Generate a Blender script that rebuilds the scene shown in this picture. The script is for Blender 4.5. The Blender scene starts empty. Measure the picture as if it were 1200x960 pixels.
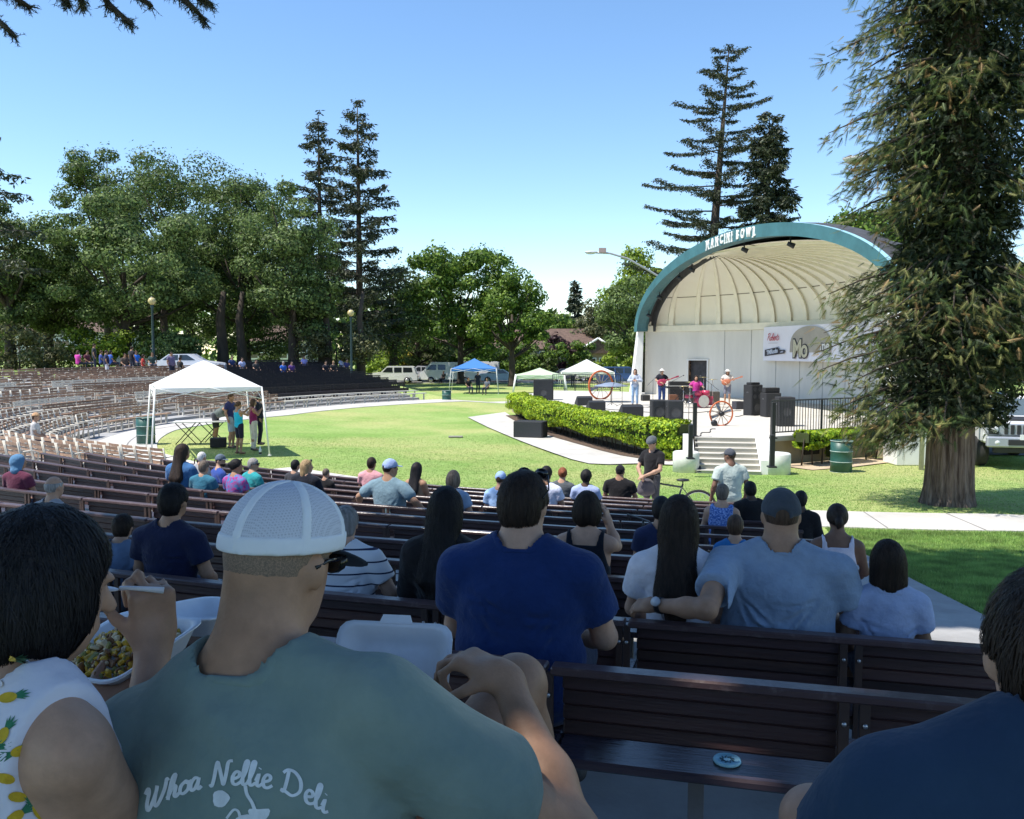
import bpy, bmesh, math, random
import numpy as np
from mathutils import Vector, Matrix, Euler
from mathutils.bvhtree import BVHTree
R = math.radians
random.seed(7); rng = np.random.default_rng(11)
scene = bpy.context.scene
col = scene.collection

# ------------------------------------------------------------ camera
H = 3.35; FPX = 1000.0; PITCH = math.atan(68/1000)
cam_d = bpy.data.cameras.new('camera'); cam = bpy.data.objects.new('camera', cam_d); col.objects.link(cam)
cam.location = (0, 0, H); cam.rotation_euler = (math.pi/2-PITCH, 0, 0)
cam_d.sensor_width = 36; cam_d.lens = 36*FPX/1200; cam_d.clip_start = 0.05; cam_d.clip_end = 3000
scene.camera = cam

# ------------------------------------------------------------ sky and sun
SUN_EL = R(62); SUN_D = Vector((-0.90, -0.30, 0)).normalized()
SUNV = Vector((SUN_D.x*math.cos(SUN_EL), SUN_D.y*math.cos(SUN_EL), math.sin(SUN_EL)))
world = bpy.data.worlds.new('World'); scene.world = world; world.use_nodes = True
wn = world.node_tree; wn.nodes.clear()
sky = wn.nodes.new('ShaderNodeTexSky'); sky.sky_type = 'NISHITA'; sky.sun_disc = False
sky.sun_elevation = SUN_EL; sky.sun_rotation = math.atan2(SUN_D.x, SUN_D.y)
sky.air_density = 1.0; sky.dust_density = 0.0; sky.ozone_density = 2.2
bg = wn.nodes.new('ShaderNodeBackground'); bg.inputs[1].default_value = 0.15
wo = wn.nodes.new('ShaderNodeOutputWorld')
hs_ = wn.nodes.new('ShaderNodeHueSaturation'); hs_.inputs['Saturation'].default_value = 1.12; hs_.inputs['Value'].default_value = .93
wn.links.new(sky.outputs[0], hs_.inputs['Color']); wn.links.new(hs_.outputs[0], bg.inputs[0]); wn.links.new(bg.outputs[0], wo.inputs[0])
sl = bpy.data.lights.new('sun', 'SUN'); sl.energy = 4.3; sl.angle = R(0.5); sl.color = (1, 0.955, 0.87)
so = bpy.data.objects.new('sun', sl); col.objects.link(so)
so.rotation_euler = (-SUNV).to_track_quat('-Z', 'Y').to_euler(); so.location = (-20, -10, 40)
scene.view_settings.view_transform = 'Standard'; scene.view_settings.look = 'None'
scene.view_settings.exposure = 0.74; scene.view_settings.gamma = 1
scene.render.resolution_x = 1024; scene.render.resolution_y = 819
try:
    scene.cycles.max_bounces = 6; scene.cycles.transparent_max_bounces = 6
except Exception: pass

# ------------------------------------------------------------ projection helpers
CP, SP = math.cos(PITCH), math.sin(PITCH)
def ray(px, py):
    dx = (px-600)/FPX; dy = (480-py)/FPX
    return Vector((dx, CP+dy*SP, -SP+dy*CP))
def at(px, py, Y):
    d = ray(px, py); s = Y/d.y
    return Vector((d.x*s, Y, H+d.z*s))
def gnd(px, py, z=0.0):
    d = ray(px, py); s = (z-H)/d.z
    return Vector((d.x*s, d.y*s, z))

# ------------------------------------------------------------ materials
MATS = {}
def mat(name, c, rough=0.7, var=0.12, scale=6.0, bump=0.0, bscale=40.0, metal=0.0, spec=0.5, sheen=0.0, stretch=(1, 1, 1), c2=None, fac=None, emit=None, trans=0.0, dist=0.01, rnd=0.0):
    if name in MATS: return MATS[name]
    m = bpy.data.materials.new(name); m.use_nodes = True; MATS[name] = m
    nt = m.node_tree; b = nt.nodes['Principled BSDF']
    b.inputs['Roughness'].default_value = rough; b.inputs['Metallic'].default_value = metal
    b.inputs['Specular IOR Level'].default_value = spec
    if sheen: b.inputs['Sheen Weight'].default_value = sheen
    if trans: b.inputs['Transmission Weight'].default_value = trans
    tc = nt.nodes.new('ShaderNodeTexCoord'); mp = nt.nodes.new('ShaderNodeMapping'); mp.inputs['Scale'].default_value = stretch
    nt.links.new(tc.outputs['Object'], mp.inputs[0])
    b.inputs['Base Color'].default_value = (*c, 1)
    if var or c2:
        n = nt.nodes.new('ShaderNodeTexNoise'); n.inputs['Scale'].default_value = scale; n.inputs['Detail'].default_value = 6; n.inputs['Roughness'].default_value = 0.65
        nt.links.new(mp.outputs[0], n.inputs['Vector'])
        r = nt.nodes.new('ShaderNodeValToRGB'); e = r.color_ramp.elements
        lo, hi = (0.35, 0.65) if not fac else fac
        e[0].position = lo; e[1].position = hi
        a = c if c2 else tuple(x*(1-var) for x in c); d = c2 if c2 else tuple(min(1, x*(1+var)) for x in c)
        e[0].color = (*a, 1); e[1].color = (*d, 1)
        nt.links.new(n.outputs[0], r.inputs[0]); nt.links.new(r.outputs[0], b.inputs['Base Color'])
    if rnd and b.inputs['Base Color'].links:
        src = b.inputs['Base Color'].links[0].from_socket; oi = nt.nodes.new('ShaderNodeObjectInfo'); mr = nt.nodes.new('ShaderNodeMapRange'); mr.inputs[3].default_value = 1-rnd; mr.inputs[4].default_value = 1+rnd
        hv_ = nt.nodes.new('ShaderNodeHueSaturation'); nt.links.new(oi.outputs['Random'], mr.inputs[0]); nt.links.new(mr.outputs[0], hv_.inputs['Value']); nt.links.new(src, hv_.inputs['Color']); nt.links.new(hv_.outputs[0], b.inputs['Base Color'])
    if bump:
        n2 = nt.nodes.new('ShaderNodeTexNoise'); n2.inputs['Scale'].default_value = bscale; n2.inputs['Detail'].default_value = 4
        nt.links.new(mp.outputs[0], n2.inputs['Vector'])
        bp = nt.nodes.new('ShaderNodeBump'); bp.inputs['Strength'].default_value = bump; bp.inputs['Distance'].default_value = dist
        nt.links.new(n2.outputs[0], bp.inputs['Height']); nt.links.new(bp.outputs[0], b.inputs['Normal'])
    if emit: 
        b.inputs['Emission Color'].default_value = (*c, 1); b.inputs['Emission Strength'].default_value = emit
    return m
def leafmat(name, c, var=0.35, scale=3.0, transl=0.35):
    if name in MATS: return MATS[name]
    m = bpy.data.materials.new(name); m.use_nodes = True; MATS[name] = m
    nt = m.node_tree; b = nt.nodes['Principled BSDF']; b.inputs['Roughness'].default_value = 0.55; b.inputs['Specular IOR Level'].default_value = 0.3
    tc = nt.nodes.new('ShaderNodeTexCoord'); n = nt.nodes.new('ShaderNodeTexNoise'); n.inputs['Scale'].default_value = scale; n.inputs['Detail'].default_value = 5
    nt.links.new(tc.outputs['Object'], n.inputs['Vector'])
    r = nt.nodes.new('ShaderNodeValToRGB'); e = r.color_ramp.elements; e[0].position = .35; e[1].position = .65
    e[0].color = (*[x*(1-var) for x in c], 1); e[1].color = (*[x*(1+var) for x in c], 1)
    nt.links.new(n.outputs[0], r.inputs[0]); nt.links.new(r.outputs[0], b.inputs['Base Color'])
    t = nt.nodes.new('ShaderNodeBsdfTranslucent'); mx = nt.nodes.new('ShaderNodeMixShader'); mx.inputs[0].default_value = transl
    nt.links.new(r.outputs[0], t.inputs[0]); nt.links.new(b.outputs[0], mx.inputs[1]); nt.links.new(t.outputs[0], mx.inputs[2])
    nt.links.new(mx.outputs[0], nt.nodes['Material Output'].inputs[0])
    return m

# ------------------------------------------------------------ object helpers
def tag(o, label=None, cat=None, group=None, kind=None):
    if label: o['label'] = label
    if cat: o['category'] = cat
    if group: o['group'] = group
    if kind: o['kind'] = kind
    return o
def thing(name, label, cat, loc=(0, 0, 0), rz=0, group=None):
    o = bpy.data.objects.new(name, None); col.objects.link(o); o.empty_display_size = 0.1
    o.location = loc; o.rotation_euler = (0, 0, rz)
    return tag(o, label, cat, group)
def dup(o, parent=None, loc=None, rz=None, label=None, group=None, scale=None):
    c = o.copy(); col.objects.link(c)
    if parent is not None: c.parent = parent
    if loc is not None: c.location = loc
    if rz is not None: c.rotation_euler = (0, 0, rz)
    if scale is not None: c.scale = scale if hasattr(scale, '__len__') else (scale,)*3
    if label: c['label'] = label
    if group: c['group'] = group
    for ch in list(o.children): dup(ch, c)
    return c
def link_mesh(name, me, parent=None, loc=None):
    o = bpy.data.objects.new(name, me); col.objects.link(o)
    if parent is not None: o.parent = parent
    if loc is not None: o.location = loc
    return o
def nmesh(name, V, F, mats, mi=None, smooth=False):
    """V (n,3) array, F list of arrays of equal face size or list of tuples"""
    me = bpy.data.meshes.new(name)
    V = np.asarray(V, dtype=np.float32)
    if isinstance(F, np.ndarray):
        nf, k = F.shape
        me.vertices.add(len(V)); me.vertices.foreach_set('co', V.ravel())
        me.loops.add(nf*k); me.loops.foreach_set('vertex_index', F.astype(np.int32).ravel())
        me.polygons.add(nf); me.polygons.foreach_set('loop_start', np.arange(0, nf*k, k, dtype=np.int32))
        try: me.polygons.foreach_set('loop_total', np.full(nf, k, dtype=np.int32))
        except Exception: pass
        if mi is not None: me.polygons.foreach_set('material_index', np.asarray(mi, dtype=np.int32))
        if smooth: me.polygons.foreach_set('use_smooth', np.ones(nf, dtype=bool))
        me.update(calc_edges=True); me.validate()
    else:
        me.from_pydata([tuple(v) for v in V], [], F)
        if mi is not None: me.polygons.foreach_set('material_index', np.asarray(mi, dtype=np.int32))
        if smooth: me.polygons.foreach_set('use_smooth', np.ones(len(me.polygons), dtype=bool))
        me.update()
    for m in (mats if isinstance(mats, (list, tuple)) else [mats]): me.materials.append(m)
    return me

class MB:
    def __init__(s): s.v = []; s.f = []; s.m = []; s.sm = []; s.T = None
    def _add(s, V, F, mi=0, smooth=False):
        o = len(s.v)
        if s.T is not None: V = [tuple(s.T @ Vector(v)) for v in V]
        s.v.extend([tuple(v) for v in V]); s.f.extend([tuple(i+o for i in f) for f in F]); s.m.extend([mi]*len(F)); s.sm.extend([smooth]*len(F))
        return s
    def box(s, c, d, rot=None, mi=0, bev=0.0, taper=None):
        x, y, z = d[0]/2, d[1]/2, d[2]/2
        if bev > 0:
            b = min(bev, x*.9, y*.9, z*.9); V = []; 
            for sx in (-1, 1):
                for sy in (-1, 1):
                    for sz in (-1, 1):
                        V += [(sx*x, sy*(y-b), sz*(z-b)), (sx*(x-b), sy*y, sz*(z-b)), (sx*(x-b), sy*(y-b), sz*z)]
            def i(sx, sy, sz, a): return ((sx > 0)*4+(sy > 0)*2+(sz > 0))*3+a
            F = []
            for sg in (-1, 1):
                q = [(-1, -1), (1, -1), (1, 1), (-1, 1)]
                fx = [i(sg, a, b2, 0) for a, b2 in q]; fy = [i(a, sg, b2, 1) for a, b2 in q]; fz = [i(a, b2, sg, 2) for a, b2 in q]
                F += [fx if sg > 0 else fx[::-1], fy[::-1] if sg > 0 else fy, fz if sg > 0 else fz[::-1]]
            for a in (-1, 1):
                for b2 in (-1, 1):
                    F.append((i(a, b2, -1, 0), i(a, b2, -1, 1), i(a, b2, 1, 1), i(a, b2, 1, 0)))
                    F.append((i(a, -1, b2, 0), i(a, -1, b2, 2), i(a, 1, b2, 2), i(a, 1, b2, 0)))
                    F.append((i(-1, a, b2, 1), i(-1, a, b2, 2), i(1, a, b2, 2), i(1, a, b2, 1)))
            for a in (-1, 1):
                for b2 in (-1, 1):
                    for c2 in (-1, 1): F.append((i(a, b2, c2, 0), i(a, b2, c2, 1), i(a, b2, c2, 2)))
        else:
            V = [(sx*x, sy*y, sz*z) for sx in (-1, 1) for sy in (-1, 1) for sz in (-1, 1)]
            F = [(0, 1, 3, 2), (4, 6, 7, 5), (0, 4, 5, 1), (2, 3, 7, 6), (0, 2, 6, 4), (1, 5, 7, 3)]
        if taper: V = [(v[0]*(taper if v[2] > 0 else 1), v[1]*(taper if v[2] > 0 else 1), v[2]) for v in V]
        if rot is not None:
            M = rot if isinstance(rot, Matrix) else Euler(rot).to_matrix()
            V = [M @ Vector(v) for v in V]
        c = Vector(c); V = [Vector(v)+c for v in V]
        return s._add(V, F, mi)
    def tube(s, pts, r, n=8, mi=0, caps=True, smooth=True):
        pts = [Vector(p) for p in pts]; rs = r if hasattr(r, '__len__') else [r]*len(pts)
        V = []; up = None
        for i, p in enumerate(pts):
            d = (pts[min(i+1, len(pts)-1)]-pts[max(i-1, 0)])
            if d.length < 1e-9: d = Vector((0, 0, 1))
            d.normalize()
            if up is None: up = Vector((0, 0, 1)) if abs(d.z) < .9 else Vector((1, 0, 0))
            a = d.cross(up)
            if a.length < 1e-5: a = d.orthogonal()
            a.normalize(); b = a.cross(d); up = b
            for k in range(n):
                t = 2*math.pi*k/n; V.append(p+(a*math.cos(t)+b*math.sin(t))*rs[i])
        F = [(i*n+k, i*n+(k+1) % n, (i+1)*n+(k+1) % n, (i+1)*n+k) for i in range(len(pts)-1) for k in range(n)]
        if caps: F += [tuple(range(n))[::-1], tuple((len(pts)-1)*n+k for k in range(n))]
        return s._add(V, F, mi, smooth)
    def cyl(s, a, b, r0, r1=None, n=12, mi=0, smooth=True): return s.tube([a, b], [r0, r0 if r1 is None else r1], n, mi, True, smooth)
    def lathe(s, prof, c=(0, 0, 0), n=20, mi=0, smooth=True, ax='z'):
        V = []; c = Vector(c)
        for (r, z) in prof:
            for k in range(n):
                t = 2*math.pi*k/n; p = Vector((r*math.cos(t), r*math.sin(t), z))
                if ax == 'y': p = Vector((p.x, p.z, p.y))
                if ax == 'x': p = Vector((p.z, p.x, p.y))
                V.append(p+c)
        F = [(i*n+k, i*n+(k+1) % n, (i+1)*n+(k+1) % n, (i+1)*n+k) for i in range(len(prof)-1) for k in range(n)]
        return s._add(V, F, mi, smooth)
    def ell(s, c, r, rot=None, n=12, mi=0, m=8):
        V = []; M = Euler(rot).to_matrix() if rot is not None else Matrix.Identity(3); c = Vector(c)
        for i in range(m+1):
            ph = math.pi*i/m
            for k in range(n):
                t = 2*math.pi*k/n; V.append(M @ Vector((r[0]*math.sin(ph)*math.cos(t), r[1]*math.sin(ph)*math.sin(t), -r[2]*math.cos(ph)))+c)
        F = [(i*n+k, i*n+(k+1) % n, (i+1)*n+(k+1) % n, (i+1)*n+k) for i in range(m) for k in range(n)]
        return s._add(V, F, mi, True)
    def prism(s, poly, z0, z1, mi=0):
        n = len(poly); V = [(p[0], p[1], z0) for p in poly]+[(p[0], p[1], z1) for p in poly]
        F = [tuple(range(n))[::-1], tuple(range(n, 2*n))]+[(i, (i+1) % n, n+(i+1) % n, n+i) for i in range(n)]
        return s._add(V, F, mi)
    def grid(s, P, mi=0, smooth=True, thick=None):
        nu = len(P); nv = len(P[0]); V = [p for row in P for p in row]
        F = [(i*nv+j, i*nv+j+1, (i+1)*nv+j+1, (i+1)*nv+j) for i in range(nu-1) for j in range(nv-1)]
        return s._add(V, F, mi, smooth)
    def build(s, name, mats, parent=None, world=False, **kw):
        V = s.v
        if world and parent is not None:
            Mi = Matrix.LocRotScale(parent.location, parent.rotation_euler, None).inverted(); V = [tuple(Mi @ Vector(v)) for v in V]
        me = bpy.data.meshes.new(name); me.from_pydata(V, [], s.f)
        me.polygons.foreach_set('material_index', s.m); me.polygons.foreach_set('use_smooth', s.sm); me.update()
        for m in (mats if isinstance(mats, (list, tuple)) else [mats]): me.materials.append(m)
        o = link_mesh(name, me, parent)
        if kw: tag(o, **kw)
        return o
ORD = ['zeroth', 'first', 'second', 'third', 'fourth', 'fifth', 'sixth', 'seventh', 'eighth', 'ninth', 'tenth', 'eleventh', 'twelfth', 'thirteenth', 'fourteenth', 'fifteenth', 'sixteenth']+['%dth' % i for i in range(17, 100)]
def ordn(i):
    if i < 17: return ORD[i]
    return '%d%s' % (i, 'th' if 10 < i % 100 < 14 else {1: 'st', 2: 'nd', 3: 'rd'}.get(i % 10, 'th'))
def text_mesh(txt, size, extrude=0.004, offset=0.0, shear=0.0, align='CENTER', space=1.0):
    c = bpy.data.curves.new('lettering', 'FONT'); c.body = txt; c.size = size; c.extrude = extrude; c.offset = offset; c.shear = shear
    c.align_x = align; c.align_y = 'CENTER'; c.space_character = space
    o = bpy.data.objects.new('lettering', c); col.objects.link(o)
    dg = bpy.context.evaluated_depsgraph_get(); me = bpy.data.meshes.new_from_object(o.evaluated_get(dg))
    bpy.data.objects.remove(o); bpy.data.curves.remove(c)
    return me
# ============================================================ the bowl: ground, terraces, paths
CX, CY = 9.75, 37.6
def pol(r, phi):   # phi in degrees, 0 = towards the camera (-Y), 90 = left (-X)
    return (CX-r*math.sin(R(phi)), CY-r*math.cos(R(phi)))
def interp(x, xs, ys): return float(np.interp(x, xs, ys))
def R0(phi): return interp(phi, [-40, 45, 60, 80, 100, 140], [24.4, 24.4, 25.9, 24.8, 22.8, 22.3])   # front edge of the terraces
def RL(phi): return interp(phi, [-60, 20, 60, 80, 100, 140, 200], [21.5, 21.6, 23.6, 23.3, 20.9, 20.2, 20.2])  # outer edge of lawn
NROW = 14
def lawn_z(r): 
    t = min(max((r-13)/9.5, 0), 1); return .27*t*t*(3-2*t)
def row_r(k, phi): return R0(phi)+.88+(11-k)*1.0          # back rest radius of row k (0 = nearest camera, 11 = front)
def row_floor(k): return 1.64-.125*k
def row_at_px(k, px, dr=0.0):
    """point on row k's circle seen at image column px (near section)"""
    t = (px-600)/FPX; r = 25.28+(11-k)+dr
    # X = t*Y*c, approx with CP
    lo, hi = 0.2, 30
    f = lambda Y: math.hypot(CX-t*Y/CP, CY-Y)-r
    Y = hi
    a, b = .1, 36.0
    for _ in range(60):
        m = (a+b)/2
        if f(m) > 0: a = m
        else: b = m
    return (t*a/CP, a)
def ground_h(x, y):
    dx, dy = CX-x, CY-y; r = math.hypot(dx, dy); phi = math.degrees(math.atan2(dx, dy))
    lz = lawn_z(r)
    r0 = R0(phi)
    bank = .27+max(0, min(r-r0, 14.5))*.125
    if -18 < phi < 149:
        w = 1.0
        if phi > 141: w = (149-phi)/8
        if phi < 2: w = max(0, (phi+18)/20)
        z = bank if r > r0 else lz
        return (z*w+(1-w)*lz*0.0) if r > r0 else lz*w
    return 0.0
grass = bpy.data.materials.new('lawn_grass'); grass.use_nodes = True
def _grass():
    nt = grass.node_tree; b = nt.nodes['Principled BSDF']; b.inputs['Roughness'].default_value = .85; b.inputs['Specular IOR Level'].default_value = .15
    tc = nt.nodes.new('ShaderNodeTexCoord')
    def noise(s, d=5, det=6): 
        n = nt.nodes.new('ShaderNodeTexNoise'); n.inputs['Scale'].default_value = s; n.inputs['Detail'].default_value = det; n.inputs['Roughness'].default_value = .6
        nt.links.new(tc.outputs['Object'], n.inputs['Vector']); return n
    def ramp(n, p0, c0, p1, c1):
        r = nt.nodes.new('ShaderNodeValToRGB'); e = r.color_ramp.elements; e[0].position = p0; e[1].position = p1; e[0].color = (*c0, 1); e[1].color = (*c1, 1)
        nt.links.new(n.outputs[0], r.inputs[0]); return r
    def mix(f, a, b2, typ='MIX', fv=None):
        m = nt.nodes.new('ShaderNodeMix'); m.data_type = 'RGBA'; m.blend_type = typ
        if fv is not None: m.inputs[0].default_value = fv
        else: nt.links.new(f, m.inputs[0])
        nt.links.new(a, m.inputs[6]); nt.links.new(b2, m.inputs[7]); return m.outputs[2]
    big = ramp(noise(.22), .38, (.20, .32, .075), .66, (.31, .40, .13))
    straw = ramp(noise(.5), .3, (.42, .42, .17), .7, (.36, .39, .14))
    sm = ramp(noise(.13, det=8), .44, (0, 0, 0), .60, (.95, .95, .95))
    c = mix(sm.outputs[0], big.outputs[0], straw.outputs[0])
    fine = ramp(noise(9, det=8), .3, (.72, .72, .72), .7, (1.2, 1.2, 1.2))
    c = mix(None, c, fine.outputs[0], 'MULTIPLY', 1.0)
    nt.links.new(c, b.inputs['Base Color'])
    bp = nt.nodes.new('ShaderNodeBump'); bp.inputs['Strength'].default_value = .8; bp.inputs['Distance'].default_value = .03
    nt.links.new(noise(30, det=6).outputs[0], bp.inputs['Height']); nt.links.new(bp.outputs[0], b.inputs['Normal'])
_grass()
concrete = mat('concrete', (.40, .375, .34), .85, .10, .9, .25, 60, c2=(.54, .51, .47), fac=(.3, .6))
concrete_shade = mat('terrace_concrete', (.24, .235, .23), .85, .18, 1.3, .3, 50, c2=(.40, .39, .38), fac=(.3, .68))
dirt = mat('bark_mulch', (.10, .065, .045), .95, .4, 12, .8, 40)
asphalt = mat('asphalt', (.06, .06, .062), .9, .2, 3, .3, 80)

# ground: polar sheet about the stage centre
rr = [0, 4, 8, 11, 13, 14.5, 16, 17.5, 19, 20.5, 21.5, 22.2, 22.8, 23.4, 24, 24.6, 25.2, 26, 27, 28.5, 30, 32, 34, 36, 38, 40, 43, 48, 55, 65, 80, 110, 160, 260, 500, 1200]
ph = np.arange(-180, 181, 3.0)
V = []
for r in rr:
    for p in ph:
        x, y = pol(r, p); inside = (13.4 < p < 138.5) and r > R0(p)+.2
        z = ground_h(x, y)
        if inside and r < 39: z -= .5          # sunk under the terraces
        V.append((x, y, z))
n = len(ph); F = np.array([(i*n+j, (i+1)*n+j, (i+1)*n+j+1, i*n+j+1) for i in range(len(rr)-1) for j in range(n-1)])
o = link_mesh('ground', nmesh('ground', V, F, grass, smooth=True)); tag(o, kind='structure')

# stepped concrete terraces
def strip(name, r_in, r_out, p0, p1, dz, m, step=2.0, zf=None, both=True):
    P = []; 
    n = max(2, int((p1-p0)/step)+1)
    mb = MB(); rows = []
    for i in range(n):
        p = p0+(p1-p0)*i/(n-1); a, b = r_in(p), r_out(p); row = []
        for j in range(4):
            r = a+(b-a)*j/3; x, y = pol(r, p); z = (zf(r, p) if zf else ground_h(x, y))+dz; row.append((x, y, z))
        rows.append([(row[0][0], row[0][1], row[0][2]-.12)]+row+[(row[-1][0], row[-1][1], row[-1][2]-.12)])
    mb.grid(rows, smooth=False)
    return mb.build(name, m, kind='structure')
mb = MB(); rows = []
for p in np.arange(13.2, 139.1, 1.5):
    row = []
    for k in range(11, -3, -1):
        r_in = R0(p)+(11-k)*1.0+.03; r_out = r_in+1.0; z = row_floor(k)
        x, y = pol(r_in, p); x2, y2 = pol(r_out, p)
        row += [(x, y, z-.14), (x, y, z), (x2, y2, z)]
    x2, y2 = pol(R0(p)+14.6, p); row += [(x2, y2, row_floor(-2)), (x2, y2, row_floor(-2)-.4)]
    rows.append(row)
mb.grid(rows, smooth=False)
for e in (0, -1):                                   # end cheeks
    row = rows[e]; V = [q for q in row]+[(q[0], q[1], -.3) for q in row]; nn = len(row)
    mb._add(V, [(i, i+1, nn+i+1, nn+i) for i in range(nn-1)])
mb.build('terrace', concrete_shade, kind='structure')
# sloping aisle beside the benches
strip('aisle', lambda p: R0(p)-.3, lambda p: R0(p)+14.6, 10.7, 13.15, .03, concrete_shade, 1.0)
# ring path between lawn and seats
strip('path', RL, lambda p: R0(p)+.05, 45, 141, .025, concrete, 2)
strip('path', lambda p: 21.6, lambda p: 23.2, -60, 46, .02, concrete, 2)
strip('path', lambda p: 23.15, lambda p: R0(p)+.02, 13.2, 46, .018, concrete, 2)
strip('path', RL, lambda p: 22.0, 141, 175, .02, concrete, 2)
mbj = MB()
for p in np.arange(-40, 44, 4.0):                   # expansion joints
    a = pol(21.62, p); b = pol(23.18, p); za = ground_h(*a)+.026; zb = ground_h(*b)+.026
    dx, dy = pol(1, p+90)[0]-CX, pol(1, p+90)[1]-CY
    mbj._add([(a[0]-dx*.012, a[1]-dy*.012, za), (b[0]-dx*.012, b[1]-dy*.012, zb), (b[0]+dx*.012, b[1]+dy*.012, zb), (a[0]+dx*.012, a[1]+dy*.012, za)], [(0, 1, 2, 3)])
arc = [(*pol(RL(p)+.9-.012, p), ground_h(*pol(RL(p)+.9, p))+.03) for p in np.arange(56, 90, 2)]
arc2 = [(*pol(RL(p)+.9+.03, p), ground_h(*pol(RL(p)+.9, p))+.03) for p in np.arange(56, 90, 2)]
mbj.grid([arc, arc2], smooth=False)
mbj.build('path_joints', mat('joint_dark', (.2, .19, .18), .9), kind='structure')
# stage apron path and street
ap_out = [gnd(548, 490), gnd(572, 502), gnd(600, 514), gnd(625, 524), gnd(650, 533), gnd(670, 540), gnd(690, 545), gnd(715, 546), gnd(745, 545), gnd(790, 546.5)]
ap_in = [gnd(592, 484), gnd(598, 488), gnd(615, 496), gnd(635, 505), gnd(660, 515), gnd(690, 525), gnd(715, 532), gnd(735, 537), gnd(760, 540), gnd(806, 541)]
mb = MB(); mb.grid([[(a.x, a.y, .05) for a in ap_out], [(b.x, b.y, .05) for b in ap_in]], smooth=False)
mb.build('path', concrete, kind='structure')
mb = MB(); mb.grid([[(-120, 91, .02), (140, 91, .02)], [(-120, 101, .02), (140, 101, .02)]], smooth=False); mb.build('road', asphalt, kind='structure')
mb = MB(); mb.box((10, 90.2, .07), (260, 1.5, .13)); mb.build('pavement', concrete, kind='structure')
mb = MB(); mb.grid([[(12.6, 27.5, .03), (16, 40, .03), (19, 60, .03)], [(60, 24, .03), (60, 40, .03), (60, 60, .03)]], smooth=False); mb.build('parking_lot', asphalt, kind='structure')
# short sprinkler lid and mown blades on the lawn
mb = MB(); g = gnd(534, 513); mb.box((g.x, g.y, lawn_z(12)+.04), (.55, .3, .05), bev=.01); tag(mb.build('valve_cover', mat('lid', (.25, .23, .2), .8)), 'flat tan utility cover lying in the middle of the lawn', 'cover')
# grass blades near the camera side
def blades(name, N, sampler, h0, h1, w, cols):
    P = []; 
    while len(P) < N:
        x, y = sampler(); P.append((x, y, ground_h(x, y)))
    P = np.array(P); a = rng.uniform(0, 2*np.pi, N); hh = rng.uniform(h0, h1, N); ln = rng.normal(0, .35, (N, 2))
    d = np.stack([np.cos(a), np.sin(a), np.zeros(N)], 1)*w
    top = P+np.stack([ln[:, 0]*hh, ln[:, 1]*hh, hh], 1)
    V = np.stack([P-d, P+d, top], 1).reshape(-1, 3); F = np.arange(3*N).reshape(-1, 3)
    o = link_mesh(name, nmesh(name, V, F, cols, rng.integers(0, len(cols), N))); tag(o, kind='stuff'); return o
def s1():
    while True:
        r = random.uniform(10.5, 23.4); p = random.uniform(-34, 72)
        if r > RL(p)-.05 or (p < 45 and r > 21.5): continue
        x, y = pol(r, p)
        if y < 38 and abs(x) < .62*y and random.random() < min(1, (15/y))**2.2: return x, y
def s2():
    while True:
        r = random.uniform(23.3, 37); p = random.uniform(-26, 10.6); x, y = pol(r, p)
        if x < .66*y and y > 2: return x, y
gc = [leafmat('blade_a', (.24, .37, .095)), leafmat('blade_b', (.30, .42, .12)), leafmat('blade_c', (.20, .33, .08))]
blades('grass_blades', 135000, s1, .012, .030, .006, gc)
blades('grass_blades', 85000, s2, .03, .065, .005, gc)
# ============================================================ the stage and its shell
ZS = .85
m_stage = mat('stage_concrete', (.50, .47, .42), .8, .08, .8, .2, 50)
m_wallb = mat('stage_wall_beige', (.33, .27, .19), .85, .12, 1.5, .2, 30)
m_white = mat('white_plaster', (.78, .77, .74), .8, .05, 1.5, .15, 30)
m_cream = mat('cream_shell_paint', (.76, .71, .59), .7, .06, .5, .1, 8, c2=(.82, .78, .67), fac=(.3, .7), stretch=(1, 1, .4))
m_cream2 = mat('cream_rib_paint', (.80, .75, .61), .7, .05, 2.0)
m_grey = mat('grey_back_wall', (.68, .65, .585), .8, .08, .7, .15, 20, stretch=(1, 1, .2))
m_teal = mat('teal_fascia_paint', (.050, .150, .170), .55, .15, 1.2, .1, 20)
m_teal2 = mat('sunlit_teal_edge', (.30, .52, .60), .5, .08, 2)  # arch teal made much paler so the top edge looks sunlit
m_roof = mat('dark_shell_roof', (.05, .05, .055), .8, .3, 3, .3, 20)
m_blackmetal = mat('black_metal', (.012, .013, .016), .45, .1, 10)
m_void = mat('crawl_dark', (.03, .022, .015), .9, .3, 3)
P0 = Vector((7.5, 50.0, 0)); U = Vector((4.5, -24.8, 0)).normalized(); NB = Vector((-U.y, U.x, 0)); LA = 25.2
if NB.x < 0: NB = -NB
ZL = 4.5
sh = thing('band_shell', 'cream ribbed open-air band shell with teal arch behind the stage', 'band shell', (9.75, 37.6, 0))
stage_poly = [(7.35, 24.75), (11.4, 27.0), (12.6, 25.9), (15, 27), (17, 32), (17, 38), (15, 44.5), (11, 50), (8.2, 52), (6, 54), (2.5, 55), (-.1, 47.5), (.5, 43), (1.6, 37.6), (2.7, 33.4), (3.9, 29.6), (4.9, 26.8), (5.35, 24.95)]
st = thing('stage', 'raised pale concrete stage with curved front in front of the shell', 'stage', (9, 38, 0))
MB().prism(stage_poly, ZS-.14, ZS).build('stage_floor', m_stage, st, world=True)
cxm = sum(p[0] for p in stage_poly)/len(stage_poly); cym = sum(p[1] for p in stage_poly)/len(stage_poly)
ins = [(p[0]+(cxm-p[0])*.012, p[1]+(cym-p[1])*.012) for p in stage_poly]
MB().prism(ins, -.2, ZS-.145).build('stage_wall', m_wallb, st, world=True)
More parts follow.
